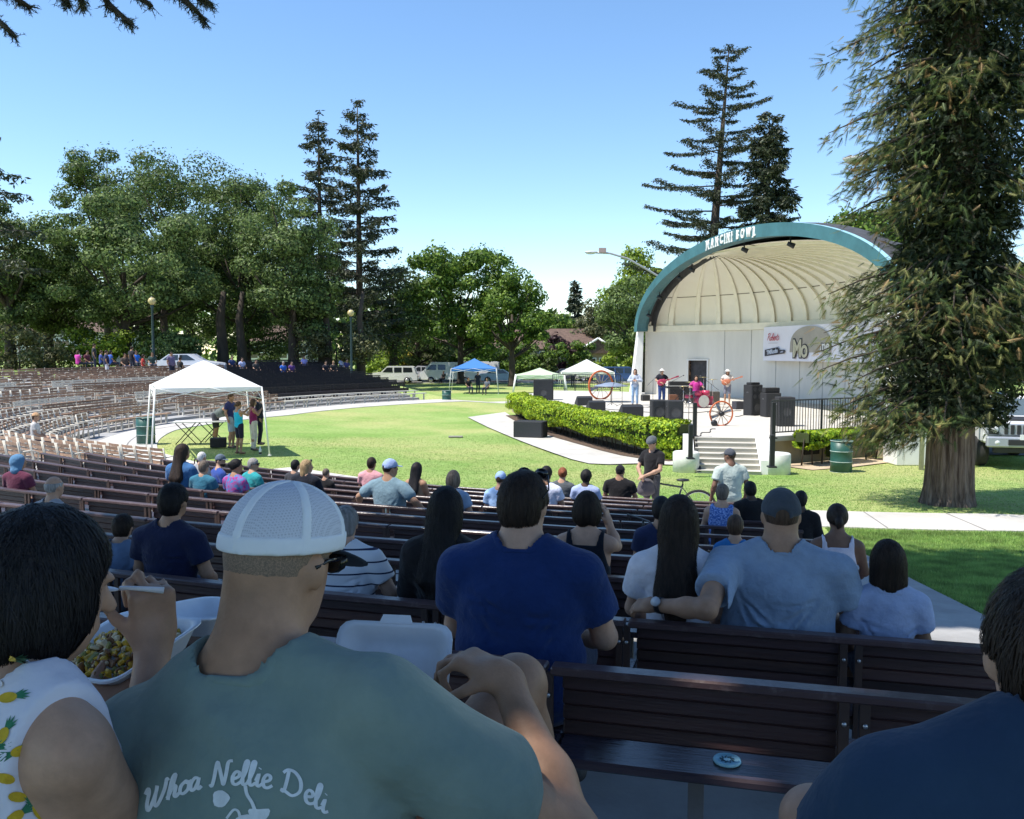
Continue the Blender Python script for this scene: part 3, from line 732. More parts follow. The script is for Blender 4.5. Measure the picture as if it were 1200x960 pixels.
def conifer(name, label, x, y, z0, h, rb, N=9000, nbr=70, seed=1, kind='conifer', start=.12, leaf=.34, droop=.12, up=0.0, sparse=1.0, group=None, tr=.4, lean=0, topw=.04, hang=.45):
    rs = np.random.default_rng(seed); t = thing(name, label, 'tree', (x, y, z0), 0, group)
    mb = MB(); mb.tube([(0, 0, -.3), (0, 0, h*.4), (lean, 0, h*.985)], [tr, tr*.72, .04], 8)
    pts = []; w = []
    for i in range(nbr):
        f = (i+rs.uniform(0, .8))/nbr; zz = h*(start+(1-start)*f)+rs.normal(0, .35); L = rb*((1-f)**.75)*rs.uniform(.42, 1.18)+rb*topw; a = i*2.4+rs.uniform(-.3, .3)
        b = Vector((lean*f*f, 0, zz)); d = Vector((math.cos(a), math.sin(a), 0)); n_ = 7; path = []
        for k in range(n_+1):
            u_ = k/n_; path.append(b+d*(L*u_)+Vector((0, 0, L*(up*u_-droop*u_*u_*1.6+.10*u_**4))))
        mb.tube(path, [max(.02, .07*(1-f)*tr*2.2*(1-k/n_)+.015) for k in range(n_+1)], 4)
        m_ = max(8, int(N*L/rb/nbr*1.6))
        for _ in range(m_):
            u_ = rs.uniform(.12, 1.05)**.8; k = min(int(u_*n_), n_-1); q = path[k].lerp(path[k+1], u_*n_-k)
            side = Vector((-d.y, d.x, 0))*rs.normal(0, .10+.16*L*(1-u_*.6)*.5); pts.append(q+side+Vector((rs.normal(0, .08), rs.normal(0, .08), -abs(rs.normal(0, hang))*.5+.05)))
    mb.build('trunk', bark, t)
    P = np.array([tuple(p) for p in pts]); N_ = len(P)
    # drooping needle sprays: elongated quads
    a = rs.uniform(0, 2*np.pi, N_); tl = rs.uniform(-.2, 1.1, N_); s = leaf*rs.uniform(.6, 1.35, N_)
    dirv = np.stack([np.cos(a)*np.cos(tl), np.sin(a)*np.cos(tl), -np.sin(tl)], 1); sd = np.cross(dirv, rs.normal(size=(N_, 3))); sd /= np.linalg.norm(sd, axis=1)[:, None]
    V = np.stack([P, P+dirv*s[:, None]*.5-sd*s[:, None]*.16, P+dirv*s[:, None], P+dirv*s[:, None]*.5+sd*s[:, None]*.16], 1).reshape(-1, 3)
    link_mesh('crown', nmesh('crown', V, np.arange(4*N_).reshape(-1, 4), LM[kind], rs.integers(0, 3, N_)), t)
    return t
def px_x(px, Y): return (px-600)/FPX*Y*1.002
def z_at(py, Y): return at(600, py, Y).z
# -- large oaks on the left behind the stands
G_OAK = 'dark oaks behind the left stands'
def oak(label, px, Y, top_py, wpx, base_py, seed, N=16000, lobes=None, kind='oak', leaf=.30, blob=1.5, nb=52, name='oak_tree', group=G_OAK, trunk_r=.4, ryf=.8):
    x = px_x(px, Y); top = z_at(top_py, Y)-2; base = z_at(base_py, Y)-2; rx = wpx/2/FPX*Y
    return broad_tree(name, label, 'tree', x, Y, 2.0, top, rx, rx*ryf, base, kind, int(N*1.35), leaf*.85, nb, blob, seed, group, trunk_r=trunk_r)
oak('tallest dark oak of the left group with a ragged crown, above the white pop-up tent', 225, 74, 160, 190, 385, 3, 22000, nb=75, blob=1.6)
oak('dark oak whose flat crown tops the group left of the tallest oak', 130, 76, 162, 140, 370, 4, 18000)
oak('rounded sage-green oak in front of the group, bright on its left shoulder', 150, 62, 232, 225, 412, 5, 30000, kind='grey', nb=85, blob=1.3, leaf=.30)
oak('sage-green oak between the tent and the two slim conifers', 345, 64, 215, 115, 412, 6, 20000, kind='grey', nb=52, blob=1.2, leaf=.30)
oak('dark oak with a bare leaning limb showing under its crown, centre of the group', 285, 70, 200, 130, 405, 7, 18000)
oak('shadowy oak low behind the far bleachers', 290, 78, 290, 230, 420, 8, 17000)
oak('dark oak at the far left edge of the photograph, thin and see-through at the top', 15, 60, 235, 105, 400, 9, 13000, kind='oak', leaf=.26, blob=1.0, nb=40)
oak('dense dark oak low at the left edge behind the chairs', 60, 66, 280, 170, 418, 10, 17000)
oak('dark broad tree filling the gap right of the slim conifers', 462, 84, 318, 75, 420, 12, 9000, leaf=.34)
# dead-looking pine at the far left
conifer('pine_tree', 'thin pine with bare drooping twigs at the far left edge', px_x(-8, 55), 55, 2, z_at(135, 55)-2, 4.2, 3000, 34, 21, start=.35, leaf=.4, droop=.2, up=.25, tr=.28)
# understorey and trunks behind the bleachers
for i, (px, w, lbl) in enumerate(((196, .6, 'thick dark trunk right of the left lamp post'), (262, .75, 'thickest dark trunk behind the white tent peak'), (284, .6, 'dark trunk behind the tent, right of the thickest one'), (385, .5, 'dark trunk just left of the right lamp post'), (424, .45, 'dark trunk just right of the right lamp post'))):
    Y = 64; mb = MB(); x = px_x(px, Y); t = thing('tree_trunk', lbl, 'trunk', (x, Y, 1.8)); mb.tube([(0, 0, -.4), (.05, 0, 1.5), (-.1, 0, 4), (.2, 0, 6)], [w*.75, w*.55, w*.45, w*.25], 9); mb.build('trunk', bark, t)
conifer('conifer_tree', 'slim dark conifer, the shorter and left one of the pair', px_x(378, 80), 80, 1.5, z_at(130, 80)-1.5, 4.6, 17000, 74, 31, start=.3, leaf=.36, droop=.10, up=.1, tr=.38)
conifer('conifer_tree', 'slim dark conifer, the taller one with an open right side', px_x(423, 74), 74, 1.5, z_at(121, 74)-1.5, 5.4, 22000, 96, 32, start=.12, leaf=.36, droop=.08, up=.15, tr=.38, topw=.10)
# right-hand tall conifers behind the shell
conifer('cedar_tree', 'tall gaunt cedar with level, half-bare branches behind the band shell', px_x(832, 78), 78, 0, z_at(50, 78), 7.4, 44000, 84, 33, start=.28, leaf=.27, droop=.02, up=.05, tr=.62, lean=1.2, topw=.14, hang=.16)
conifer('redwood_tree', 'denser dark redwood just right of the gaunt cedar', px_x(895, 74), 74, 0, z_at(133, 74), 3.4, 30000, 104, 34, start=.2, leaf=.42, droop=.12, up=.05, tr=.5, topw=.22, hang=.8)
conifer('fir_tree', 'small distant blue-green fir above the houses', px_x(673, 150), 150, 0, z_at(327, 150), 3.6, 6000, 70, 35, start=.1, leaf=.8, droop=.1, tr=.35)
# broadleaf trees in the middle
G_M = 'leafy trees beyond the lawn'
broad_tree('leafy_tree', 'large bright-edged green tree in the middle, behind the parked cars', 'tree', px_x(540, 88), 88, 0, z_at(282, 88), 6.6, 5.5, z_at(425, 88), 'green', 22000, .40, 74, 1.45, 41, G_M)
broad_tree('leafy_tree', 'fresh green rounded tree right of the large middle tree', 'tree', px_x(600, 82), 82, 0, z_at(322, 82), 3.4, 3.2, z_at(425, 82), 'green', 12000, .34, 40, 1.1, 42, G_M)
broad_tree('leafy_tree', 'dark green tree behind the blue canopy, left of the big middle tree', 'tree', px_x(490, 96), 96, 0, z_at(340, 96), 4.0, 4.0, z_at(430, 96), 'oak', 8000, .42, 34, 1.5, 43, G_M)
broad_tree('leafy_tree', 'low distant green tree under the small fir', 'tree', px_x(650, 130), 130, 0, z_at(365, 130), 4.5, 4, z_at(425, 130), 'green', 6000, .5, 26, 1.5, 44, G_M)
broad_tree('leafy_tree', 'olive distant tree left of the band shell, above the brown roof', 'tree', px_x(700, 125), 125, 0, z_at(358, 125), 5, 4, z_at(420, 125), 'olive', 8000, .5, 30, 1.7, 45, G_M)
broad_tree('leafy_tree', 'yellow-green tree rising behind the left foot of the arch', 'tree', px_x(765, 80), 80, 0, z_at(293, 80), 4.6, 3.6, z_at(400, 80), 'lime', 12000, .36, 44, 1.2, 46, G_M)
broad_tree('leafy_tree', 'grey-green oak close beside the left foot of the arch', 'tree', px_x(752, 66), 66, 0, z_at(330, 66), 3.3, 3, z_at(432, 66), 'grey', 16000, .26, 46, .95, 47, G_M)
broad_tree('leafy_tree', 'green tree behind the right shoulder of the arch', 'tree', px_x(1035, 60), 60, 0, z_at(235, 60), 4.2, 4, z_at(330, 60), 'green', 10000, .34, 40, 1.2, 48, G_M)
broad_tree('leafy_tree', 'bright tree behind the redwood at the right', 'tree', px_x(1150, 55), 55, 0, z_at(300, 55), 5, 4, z_at(440, 55), 'lime', 9000, .34, 40, 1.2, 49, G_M)
broad_tree('leafy_tree', 'dark tree low behind the parked off-road car', 'tree', px_x(1210, 48), 48, 0, z_at(300, 48), 5, 4, z_at(445, 48), 'oak', 10000, .3, 40, 1.2, 50, G_M)
# shrubs by the street
for i, (px, Y, tp, w, kd, lb) in enumerate(((447, 104, 410, 2.6, 'lime', 'yellow-green shrub behind the white car at the left of the street'), (470, 106, 404, 2.4, 'yellow', 'golden-orange shrub beside the street, left of the pale willow bush'), (495, 102, 411, 2.4, 'olive', 'pale round bush behind the pickup truck'), (655, 100, 385, 2.2, 'purple', 'dark purple-leaved small tree by the brown roof'), (672, 98, 395, 2.6, 'green', 'bright green shrub above the white canopy'), (722, 92, 405, 2.4, 'lime', 'yellow-green shrub by the left wall of the shell'), (545, 104, 415, 3.2, 'green', 'green shrub in front of the grey house'), (620, 102, 418, 2.2, 'green', 'low green shrub under the house windows'))):
    x = px_x(px, Y); broad_tree('shrub', lb, 'shrub', x, Y, 0, z_at(tp, Y), w, w*.8, .5, kd, 2600, .34, 14, .7, 60+i, 'shrubs along the street', trunk_r=.08, branches=False)
for i, (px, Y, tp, w, kd, lb) in enumerate(((25, 58, 380, 3.6, 'olive', 'sunlit olive shrub behind the far left chairs'), (118, 62, 378, 3.2, 'lime', 'light green drooping shrub behind the crowd on the plaza'), (215, 60, 395, 2.6, 'grey', 'pale flowering bush behind the white tent'), (345, 86, 398, 5.0, 'oak', 'dark shrub beyond the far bleachers'), (395, 64, 372, 3.2, 'olive', 'pale olive shrub beside the right lamp post'))):
    x = px_x(px, Y); broad_tree('shrub', lb, 'shrub', x, Y, 1.5, z_at(tp, Y)-1.5, w, w*.7, .4, kd, 4200, .26, 18, .9, 80+i, 'shrubs behind the stands', trunk_r=.08, branches=False)

for i, px in enumerate(range(455, 660, 17)):
    x = px_x(px, 107+3*math.sin(i)); broad_tree('shrub', 'dark shrub in the row behind the parked cars, %s from the left' % ordn(i+1), 'shrub', x, 107+3*math.sin(i), 0, 4.2+1.2*math.sin(i*1.7), 2.2, 1.8, .4, 'oak' if i % 3 else 'green', 1500, .42, 10, .9, 300+i, 'shrubs along the street', trunk_r=.08, branches=False)
# far belt of trees closing the view
N = 34000; a = rng.uniform(-70, 75, N); Yb = rng.uniform(125, 175, N); xb = Yb*np.tan(np.radians(a*.62)); hb = 6.5+3.0*np.sin(xb*.09)+2*np.sin(xb*.23+1)+9*np.clip((-xb-8)/22, 0, 1)
P = np.stack([xb, Yb, rng.uniform(0, 1, N)**.7*hb], 1)
o = link_mesh('distant_trees', leaves_mesh(P, 1.5, LM['oak']+LM['green'])); tag(o, 'hazy belt of trees beyond the houses', 'trees', kind='stuff')

# -- the redwood beside the stage: a thick furrowed trunk and drooping sprays
RWX, RWY = gnd(1110, 604).x, gnd(1110, 604).y
rw = thing('redwood_tree', 'huge redwood with a furrowed grey-brown trunk right of the stage', 'tree', (RWX, RWY, 0))
def redwood():
    rs = np.random.default_rng(5); n = 128; prof = [(-.25, .66), (0, .56), (.18, .50), (.4, .465), (.8, .44), (1.5, .42), (2.4, .40), (4, .39), (8, .34), (14, .28), (21, .12)]
    mb = MB(); P = []
    dense = [(-.25+i*.16) for i in range(22)]+[3.4+i*.9 for i in range(20)]
    for z in dense:
        r = np.interp(z, [p[0] for p in prof], [p[1] for p in prof]); row = []
        for k in range(n+1):
            a = 2*math.pi*k/n; fl = (.5+.5*math.sin(a*5+1.1+.1*z))*max(0, .5-z)*.18
            g = .055*math.sin(a*13+.9*math.sin(z*1.1))*abs(math.sin(a*5+z*.3))+.03*math.sin(a*27+z*.8)
            rr_ = r*(1+g)+fl; row.append((rr_*math.cos(a), rr_*math.sin(a), z))
        P.append(row)
    mb.grid(P); m = mat('redwood_bark', (.070, .042, .030), .95, .4, 4.5, 1.0, 12, stretch=(3, 3, .22), c2=(.34, .25, .19), fac=(.38, .66), dist=.09)
    mb.build('trunk', m, rw)
    # sprays
    sp = []; br = MB()
    def spray(c, d, L, nl=9): sp.append((c, d, L))
    lobes = []   # (dir az, z, reach)
    for i in range(430):
        z = 1.6+(rs.uniform(0, 1)**1.25)*17.5; az = rs.uniform(-math.pi, math.pi)
        left = max(0, -math.cos(az)); near = max(0, -math.sin(az))
        reach = 1.75+1.05*left
        # profile of the left outline
        reach *= float(np.interp(z, [1.8, 2.6, 3.6, 4.6, 5.3, 6.2, 8.0, 10.5, 14, 19], [.66, .94, .98, .80, .36, .76, .86, .84, .86, .7]))
        reach = reach*rs.uniform(.75, 1.1)*(1.18 if math.cos(az) > .3 else 1)
        if z < 2.95 and math.cos(az) > -.1: z += 1.3
        lobes.append((az, z, reach))
    for az, z, reach in lobes:
        d = Vector((math.cos(az), math.sin(az), 0)); path = [Vector((0, 0, z+.5))+d*(reach*u_)+Vector((0, 0, .25*u_-.75*u_*u_)) for u_ in (0, .25, .5, .75, 1)]
        br.tube(path, [.06, .045, .03, .02, .008], 5)
        for _ in range(118):
            u_ = .08+.96*rs.uniform(0, 1)**.75; k = min(int(u_*4), 3); q = path[k].lerp(path[k+1], u_*4-k)
            side = Vector((-d.y, d.x, 0)); q = q+side*rs.normal(0, .10+.22*u_)+Vector((0, 0, rs.normal(-.10, .12)))
            dd = (d*rs.uniform(.2, 1)+side*rs.normal(0, .6)+Vector((0, 0, rs.uniform(-1.3, .25)))).normalized(); sp.append((q, dd, rs.uniform(.12, .30)))
    br.build('branch', bark, rw)
    # leaflets along each spray
    C = np.array([tuple(s[0]) for s in sp]); D = np.array([tuple(s[1]) for s in sp]); L = np.array([s[2] for s in sp]); N = len(C)
    up = rs.normal(size=(N, 3)); S = np.cross(D, up); S /= np.linalg.norm(S, axis=1)[:, None]; NN = np.cross(S, D)
    tris = []
    for j in range(9):
        f = (j+.5)/9
        for sg in (-1, 1):
            b = C+D*(L*f)[:, None]; ln = L*.5*(.34*(1-f)+.12)+.022; tip = b+(D*.9+S*sg*.8+NN*.1)*ln[:, None]+np.array([0, 0, -1])*(.15*ln)[:, None]; w = D*(.075*ln)[:, None]+D*.0018
            tris.append(np.stack([b-w, tip, b+w], 1))
    tip = C+D*(L*1.12)[:, None]; tris.append(np.stack([C-S*.012, tip, C+S*.012], 1))
    V = np.concatenate([t_.reshape(-1, 3) for t_ in tris]); F = np.arange(len(V)).reshape(-1, 3)
    rad_ = np.hypot(C[:, 0], C[:, 1])/1.9; tone0 = np.where(rs.uniform(0, 1, N) < np.clip(1.25-rad_, .12, .9), 3, rs.choice(3, N, p=[.42, .46, .12])); tone = np.tile(tone0, len(tris))  # sprays near the trunk turn darker: crown shade put into needle colour
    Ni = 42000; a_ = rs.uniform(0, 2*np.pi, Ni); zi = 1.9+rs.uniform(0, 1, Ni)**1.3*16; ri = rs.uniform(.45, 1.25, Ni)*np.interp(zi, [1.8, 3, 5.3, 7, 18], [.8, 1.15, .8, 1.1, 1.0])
    Pi = np.stack([ri*np.cos(a_), ri*np.sin(a_), zi], 1); link_mesh('inner_foliage', leaves_mesh(Pi, .15, [leafmat('redwood_inner_shaded', (.035, .048, .020), transl=.1)], aspect=.35), rw)  # core leaves coloured dark to stand for the shaded crown interior
    return link_mesh('crown', nmesh('crown', V, F, [leafmat('redwood_needle_a', (.090, .135, .040), scale=1.2), leafmat('redwood_needle_b', (.20, .205, .070), scale=1.2), leafmat('redwood_needle_c', (.26, .17, .07), scale=1.2), leafmat('redwood_needle_shaded', (.028, .045, .020), scale=1.2)], tone), rw)
redwood()
MB().lathe([(0, .09), (.8, .07), (1.35, .04), (1.75, -.02)], (RWX-.1, RWY-.1, .06), 24).build('mulch_ring', dirt, kind='structure')

# -- trees that shade the audience (crowns overhead, out of the frame) and whose lowest twigs hang into view
FLECKS = [(tuple(at(636, 872, 1.38)), .04), (tuple(at(165, 915, 1.10)), .03), (tuple(at(1010, 800, 2.5)), .06), (tuple(at(870, 890, 2.4)), .05), (tuple(at(300, 590, 7)), .2), (tuple(at(560, 625, 7)), .25), (tuple(at(1120, 700, 6)), .35), (tuple(at(1100, 760, 4.5)), .3), (tuple(at(170, 600, 8)), .25), (tuple(at(690, 640, 6)), .15), (tuple(at(80, 560, 9)), .3)]
def shade_crown(name, label, x, y, z0, cz, rx, ry, rz, N, leaf, seed, ox=0, oy=0):
    """trunk stands at (x, y); the crown is centred (ox, oy) away from it"""
    rs = np.random.default_rng(seed); t = thing(name, label, 'tree', (x, y, z0)); mb = MB()
    d = rs.normal(size=(N, 3)); d /= np.linalg.norm(d, axis=1)[:, None]; r = rs.uniform(.1, 1, N)**.45
    P = d*r[:, None]*np.array([rx, ry, rz])+np.array([ox, oy, cz]); P += rs.normal(0, .3, P.shape)
    mb.tube([(0, 0, -.3), (0, 0, 4), (.1, 0, cz+1)], [.6, .45, .25], 10)
    for p in P[:26]:
        p = Vector(p); b = Vector((.05, 0, cz-1.2)); mb.tube([b, b.lerp(p, .5)+Vector((0, 0, .7)), p], [.14, .09, .03], 5)
    mb.build('trunk', bark, t)
    wy = P[:, 1]+y; lim = 3.35+.455*np.maximum(wy, 0)+.6-z0; P = P[(P[:, 2] > lim) | (wy < -.5)]
    for fx in FLECKS:                      # leaves cut away along sun rays so flecks land on chosen points
        o_ = np.array([fx[0][0]-x, fx[0][1]-y, fx[0][2]-z0]); v = P-o_; sv = np.array(tuple(SUNV)); tt_ = v@sv; dd_ = np.linalg.norm(v-tt_[:, None]*sv, axis=1); P = P[dd_ > fx[1]+leaf*.3]
    link_mesh('crown', leaves_mesh(P, leaf, LM['conifer'], aspect=.6), t); return t
shade_crown('cedar_tree', 'tall cedar behind the camera whose crown shades the near benches', -8.5, -4.5, 2.2, 10.5, 8.5, 8.0, 2.6, 26000, .55, 71, 1.0, 1.5)
shade_crown('cedar_tree', 'second shade tree behind the audience, right of the taller cedar', 1.0, -6.5, 2.2, 13.5, 8.6, 8.4, 2.2, 30000, .55, 72, -2.5, 8.0)
# twigs hanging into the top left corner
def hang_branch(name, label, pts, seed, dens=150):
    rs = np.random.default_rng(seed); t = thing(name, label, 'branch', tuple(pts[0])); mb = MB(); pts = [Vector(p) for p in pts]
    mb.tube(pts, [.035*(1-i/len(pts))+.006 for i in range(len(pts))], 5); P = []; D = []
    for i in range(len(pts)-1):
        for _ in range(dens//3):
            q = pts[i].lerp(pts[i+1], rs.uniform()); d = (pts[i+1]-pts[i]).normalized()
            dd = (d*.7+Vector((rs.normal(0, .5), rs.normal(0, .5), rs.normal(-.5, .4)))).normalized(); L = rs.uniform(.03, .13)*(1-.3*i/len(pts)); mb.tube([q, q+dd*L], [.004, .001], 3, caps=False)
            for j in range(10): f = rs.uniform(.05, 1); P.append(q+dd*L*f); v = Vector(rs.normal(size=3)); D.append((dd*.6+v*.5).normalized())
    mb.build('twig', bark, t, world=True)
    P = np.array([tuple(p) for p in P])-np.array(tuple(t.location)); D = np.array([tuple(p) for p in D]); N = len(P); s = rs.uniform(.018, .040, N)[:, None]
    S = np.cross(D, rs.normal(size=(N, 3))); S /= np.linalg.norm(S, axis=1)[:, None]
    V = np.stack([P-S*.003, P+D*s, P+S*.003], 1).reshape(-1, 3); link_mesh('needles', nmesh('needles', V, np.arange(3*N).reshape(-1, 3), LM['conifer'], rs.integers(0, 3, N)), t)
G_T = 'cedar twigs hanging into the top left corner'
YB = 7.0
for i, (pp, lb) in enumerate(((((110, -60), (118, -5), (127, 14), (145, 30), (155, 37)), 'longest twig of the middle cedar bough at the top left'), (((70, -60), (68, -12), (72, 4), (80, 12)), 'short dark twig tuft left of the longest one'), (((95, -50), (92, -8), (95, 6), (96, 18)), 'thin hanging twig between the two dark tufts'), (((145, -60), (150, -12), (158, 2), (178, 16)), 'downward twig right of the longest one'), (((180, -70), (190, -10), (210, 4), (228, 20), (240, 33)), 'greenish twig bough reaching furthest right at the top'), (((200, -60), (222, -10), (235, 6), (248, 14)), 'faint upper twig above the greenish bough'), (((-60, -20), (-20, -6), (14, 4), (36, 18)), 'twig entering at the very top left corner'), (((-60, 10), (-20, 22), (4, 38), (18, 52)), 'lower twig at the left edge under the corner'))):
    hang_branch('branch', lb, [at(px, py-9, YB+.2*math.sin(i*2+j)) for j, (px, py) in enumerate(pp)], 90+i)
# ============================================================ seating
m_bench = mat('bench_brown_paint', (.046, .023, .023), .42, .22, 5, .25, 25, stretch=(.4, 4, 4), spec=.35, rnd=.35)
m_rail = mat('bench_top_paint', (.075, .045, .045), .30, .35, 9, .2, 30, spec=.6, c2=(.20, .15, .14), fac=(.58, .74), rnd=.2)
m_steel = mat('bench_steel_brown', (.055, .032, .026), .45, .2, 6)
m_bolt = mat('bolt_zinc', (.5, .5, .52), .35, 0, metal=.8)
m_leg = mat('bench_leg_grey', (.16, .15, .15), .6, .2, 5)
SECL = 1.76
def bench_parts():
    D = {}
    def P(name, mb, mats): 
        o = mb.build(name, mats); me = o.data; bpy.data.objects.remove(o); return me
    L = SECL-.012
    D['top_rail'] = P('top_rail', MB().box((0, -.035, .735), (L, .062, .028), bev=.006), m_rail)
    D['slat'] = P('slat', MB().box((0, 0, 0), (L/2-.07, .020, .0475), rot=(R(-7), 0, 0), bev=.005), m_bench)
    D['seat_board'] = P('seat_board', MB().box((0, 0, 0), (L, .185, .032), bev=.008), mat('seat_board_paint', (.055, .040, .050), .22, .25, 5, .15, 25, stretch=(.4, 4, 4), spec=.6))
    D['seat_nosing'] = P('seat_nosing', MB().box((0, 0, 0), (L, .03, .05), bev=.008), m_bench)
    mb = MB(); mb.box((-.028, -.052, .365), (.028, .016, .73)); mb.box((-.040, -.045, .365), (.005, .028, .73)); D['upright'] = P('upright', mb, m_steel)
    mb = MB(); mb.lathe([(0, -.003), (.007, -.002), (.007, .004), (0, .005)], (0, 0, 0), 8, ax='y'); D['bolt'] = P('bolt', mb, m_bolt)
    mb = MB(); mb.box((0, 0, 0), (.05, .05, .40)); mb.box((0, .0, -.195), (.09, .14, .012)); D['leg'] = P('leg', mb, m_leg)
    mb = MB(); mb.box((0, .15, .398), (.035, .36, .02)); D['seat_bracket'] = P('seat_bracket', mb, m_steel)
    return D
BP = bench_parts()
def bench(x, y, z, rz, label, detail, group='brown bench sections in the near stand'):
    t = thing('bench', label, 'bench', (x, y, z), rz, group)
    def a(n, loc): o = link_mesh(n, BP[n], t, loc); return o
    a('top_rail', (0, 0, 0))
    for h in (-1, 1):
        for i in range(4): a('slat', (h*(SECL/4), -.018+i*.005, .693-.0495*i))
    a('seat_board', (0, .075, .425)); a('seat_board', (0, .268, .425))
    for xs in (-SECL/2+.028, 0, SECL/2-.0):
        a('upright', (xs+.028-.028, 0, 0)); 
        if xs == 0: a('upright', (.056, 0, 0))
        if detail > 1:
            a('bolt', (xs-.028, -.064, .66)); a('bolt', (xs-.028, -.064, .54))
            if xs == 0: a('bolt', (.028, -.064, .66)); a('bolt', (.028, -.064, .54))
    for xs in (-SECL/4, SECL/4): a('leg', (xs, .2, .205))
    for xs in (-SECL/2+.03, 0, SECL/2-.03): a('seat_bracket', (xs, 0, 0))
    return t
row_from_lawn = lambda k: 12-k
for k in range(-1, 12):
    r = 25.28+(11-k); dphi = math.degrees(SECL/r); start = 12.6 if k <= 0 else (12.35 if k == 1 else 13.25)
    if k == -1: r = 38.07
    lim = 43.5 if k < 10 else 41.5
    i = 0
    while True:
        pc = start+dphi*(i+.5); i += 1
        if pc+dphi/2 > lim: break
        x, y = pol(r, pc)
        if y < (.3 if k < 0 else .4): continue
        px = 600+FPX*x/y
        if k >= 0 and (px < -120 or px > 1500) or abs(x) > 2.6 and k < 0: continue
        z = row_floor(k)-(.035 if k == 1 else 0)
        if k == -1: z = 1.77
        bench(x, y, z, math.radians(-pc), 'dark brown slatted bench, %s row up from lawn, %s from the right aisle' % (ordn(row_from_lawn(k)), ordn(i)), 2 if k < 4 else 0)

# white-framed wooden chairs on the left
m_slat = mat('chair_slat_wood', (.25, .145, .09), .6, .3, 8, .2, 30, c2=(.42, .28, .19), fac=(.35, .7), rnd=.35)
m_frame = mat('chair_frame_cream', (.62, .58, .50), .6, .1, 10)
def chair_meshes():
    D = {}
    def P(name, mb, mats): o = mb.build(name, mats); me = o.data; bpy.data.objects.remove(o); return me
    mb = MB(); mb.tube([(0, -.12, .86), (0, -.07, .62), (0, -.03, .40), (0, -.10, 0)], .022, 4); mb.tube([(0, -.05, .42), (0, .36, .42), (0, .38, .30), (0, .33, 0)], .018, 4); mb.tube([(0, -.07, .64), (0, .16, .66), (0, .30, .60), (0, .28, .44)], .016, 4); D['side_frame'] = P('side_frame', mb, m_frame)
    mb = MB()
    V = []; n = 4
    P_ = [[(-.245+.49*j/n, -.105-.04*math.sin(math.pi*j/n), zz) for j in range(n+1)] for zz in (-.032, .032)]; mb.grid(P_); P2 = [[(p[0], p[1]+.014, p[2]) for p in row] for row in P_]; mb.grid(P2); mb.grid([[q for q in P_[1]], [q for q in P2[1]]]); mb.grid([[q for q in P_[0]], [q for q in P2[0]]]); D['back_slat'] = P('back_slat', mb, m_slat)
    mb = MB(); mb.box((0, 0, 0), (.48, .065, .018)); D['seat_slat'] = P('seat_slat', mb, m_slat)
    mb = MB(); mb.box((0, -.10, .84), (.50, .02, .03)); D['top_bar'] = P('top_bar', mb, m_frame)
    # one mesh for far chairs
    mb = MB()
    for xx in (-.26, .26): mb.tube([(xx, -.12, .88), (xx, -.03, .40), (xx, -.10, 0)], .025, 4, mi=1); mb.tube([(xx, -.05, .62), (xx, .28, .62), (xx, .3, 0)], .02, 4, mi=1)
    for i in range(4): mb.box((0, -.12+.015*i, .82-.105*i), (.49, .02, .075), mi=0)
    mb.box((0, .13, .42), (.49, .34, .03), mi=0); mb.box((0, -.12, .875), (.5, .02, .02), mi=1); D['far'] = P('folding_chair', mb, [m_slat, m_frame])
    return D
CM = chair_meshes()
def chair(x, y, z, rz, label, near):
    G = 'white-framed wooden chairs in the left stand'
    if not near:
        o = link_mesh('slatted_chair', CM['far'], None, (x, y, z)); o.rotation_euler = (0, 0, rz); return tag(o, label, 'chair', G)
    t = thing('slatted_chair', label, 'chair', (x, y, z), rz, G)
    link_mesh('side_frame', CM['side_frame'], t, (-.262, 0, 0)); link_mesh('side_frame', CM['side_frame'], t, (.262, 0, 0))
    for i in range(4): link_mesh('back_slat', CM['back_slat'], t, (0, .018*i, .82-.10*i))
    for i in range(4): link_mesh('seat_slat', CM['seat_slat'], t, (0, .0+.085*i, .425))
    return t
m_cbench = mat('cream_bench_paint', (.60, .56, .48), .6, .12, 3, .1, 20)
def cream_bench(x, y, z, rz, L, label, back=True, m=None, m2=None, group='cream benches in the far stand', skirt=False, mb_=None):
    t = thing('bench', label, 'bench', (x, y, z), rz, group); m = m or m_cbench; m2 = m2 or m_frame
    MB().box((0, .22, .42), (L, .30, .05)).build('seat', mb_ or m, t)
    if back: [MB().box((0, -.03+.012*q_, .80-.105*q_), (L, .025, .075)).build('back_slat', mb_ or m, t) for q_ in range(3)]
    if skirt: MB().box((0, .34, .30), (L, .03, .19)).build('front_board', m, t)
    for xs in (-L/2+.12, 0, L/2-.12):
        mb = MB(); mb.box((xs, .2, .2), (.07, .07, .40)); 
        if back: mb.box((xs, -.045, .41), (.05, .03, .82))
        mb.build('leg', m2, t)
    if back and not skirt:
        nu = max(2, int(L/.56)); mb = MB()
        for q_ in range(1, nu): mb.box((-L/2+L*q_/nu, -.05, .62), (.04, .03, .5)); mb.box((-L/2+L*q_/nu, .12, .60), (.035, .30, .03))
        mb.build('divider', m2, t, kind='stuff')
    return t
nch = 0
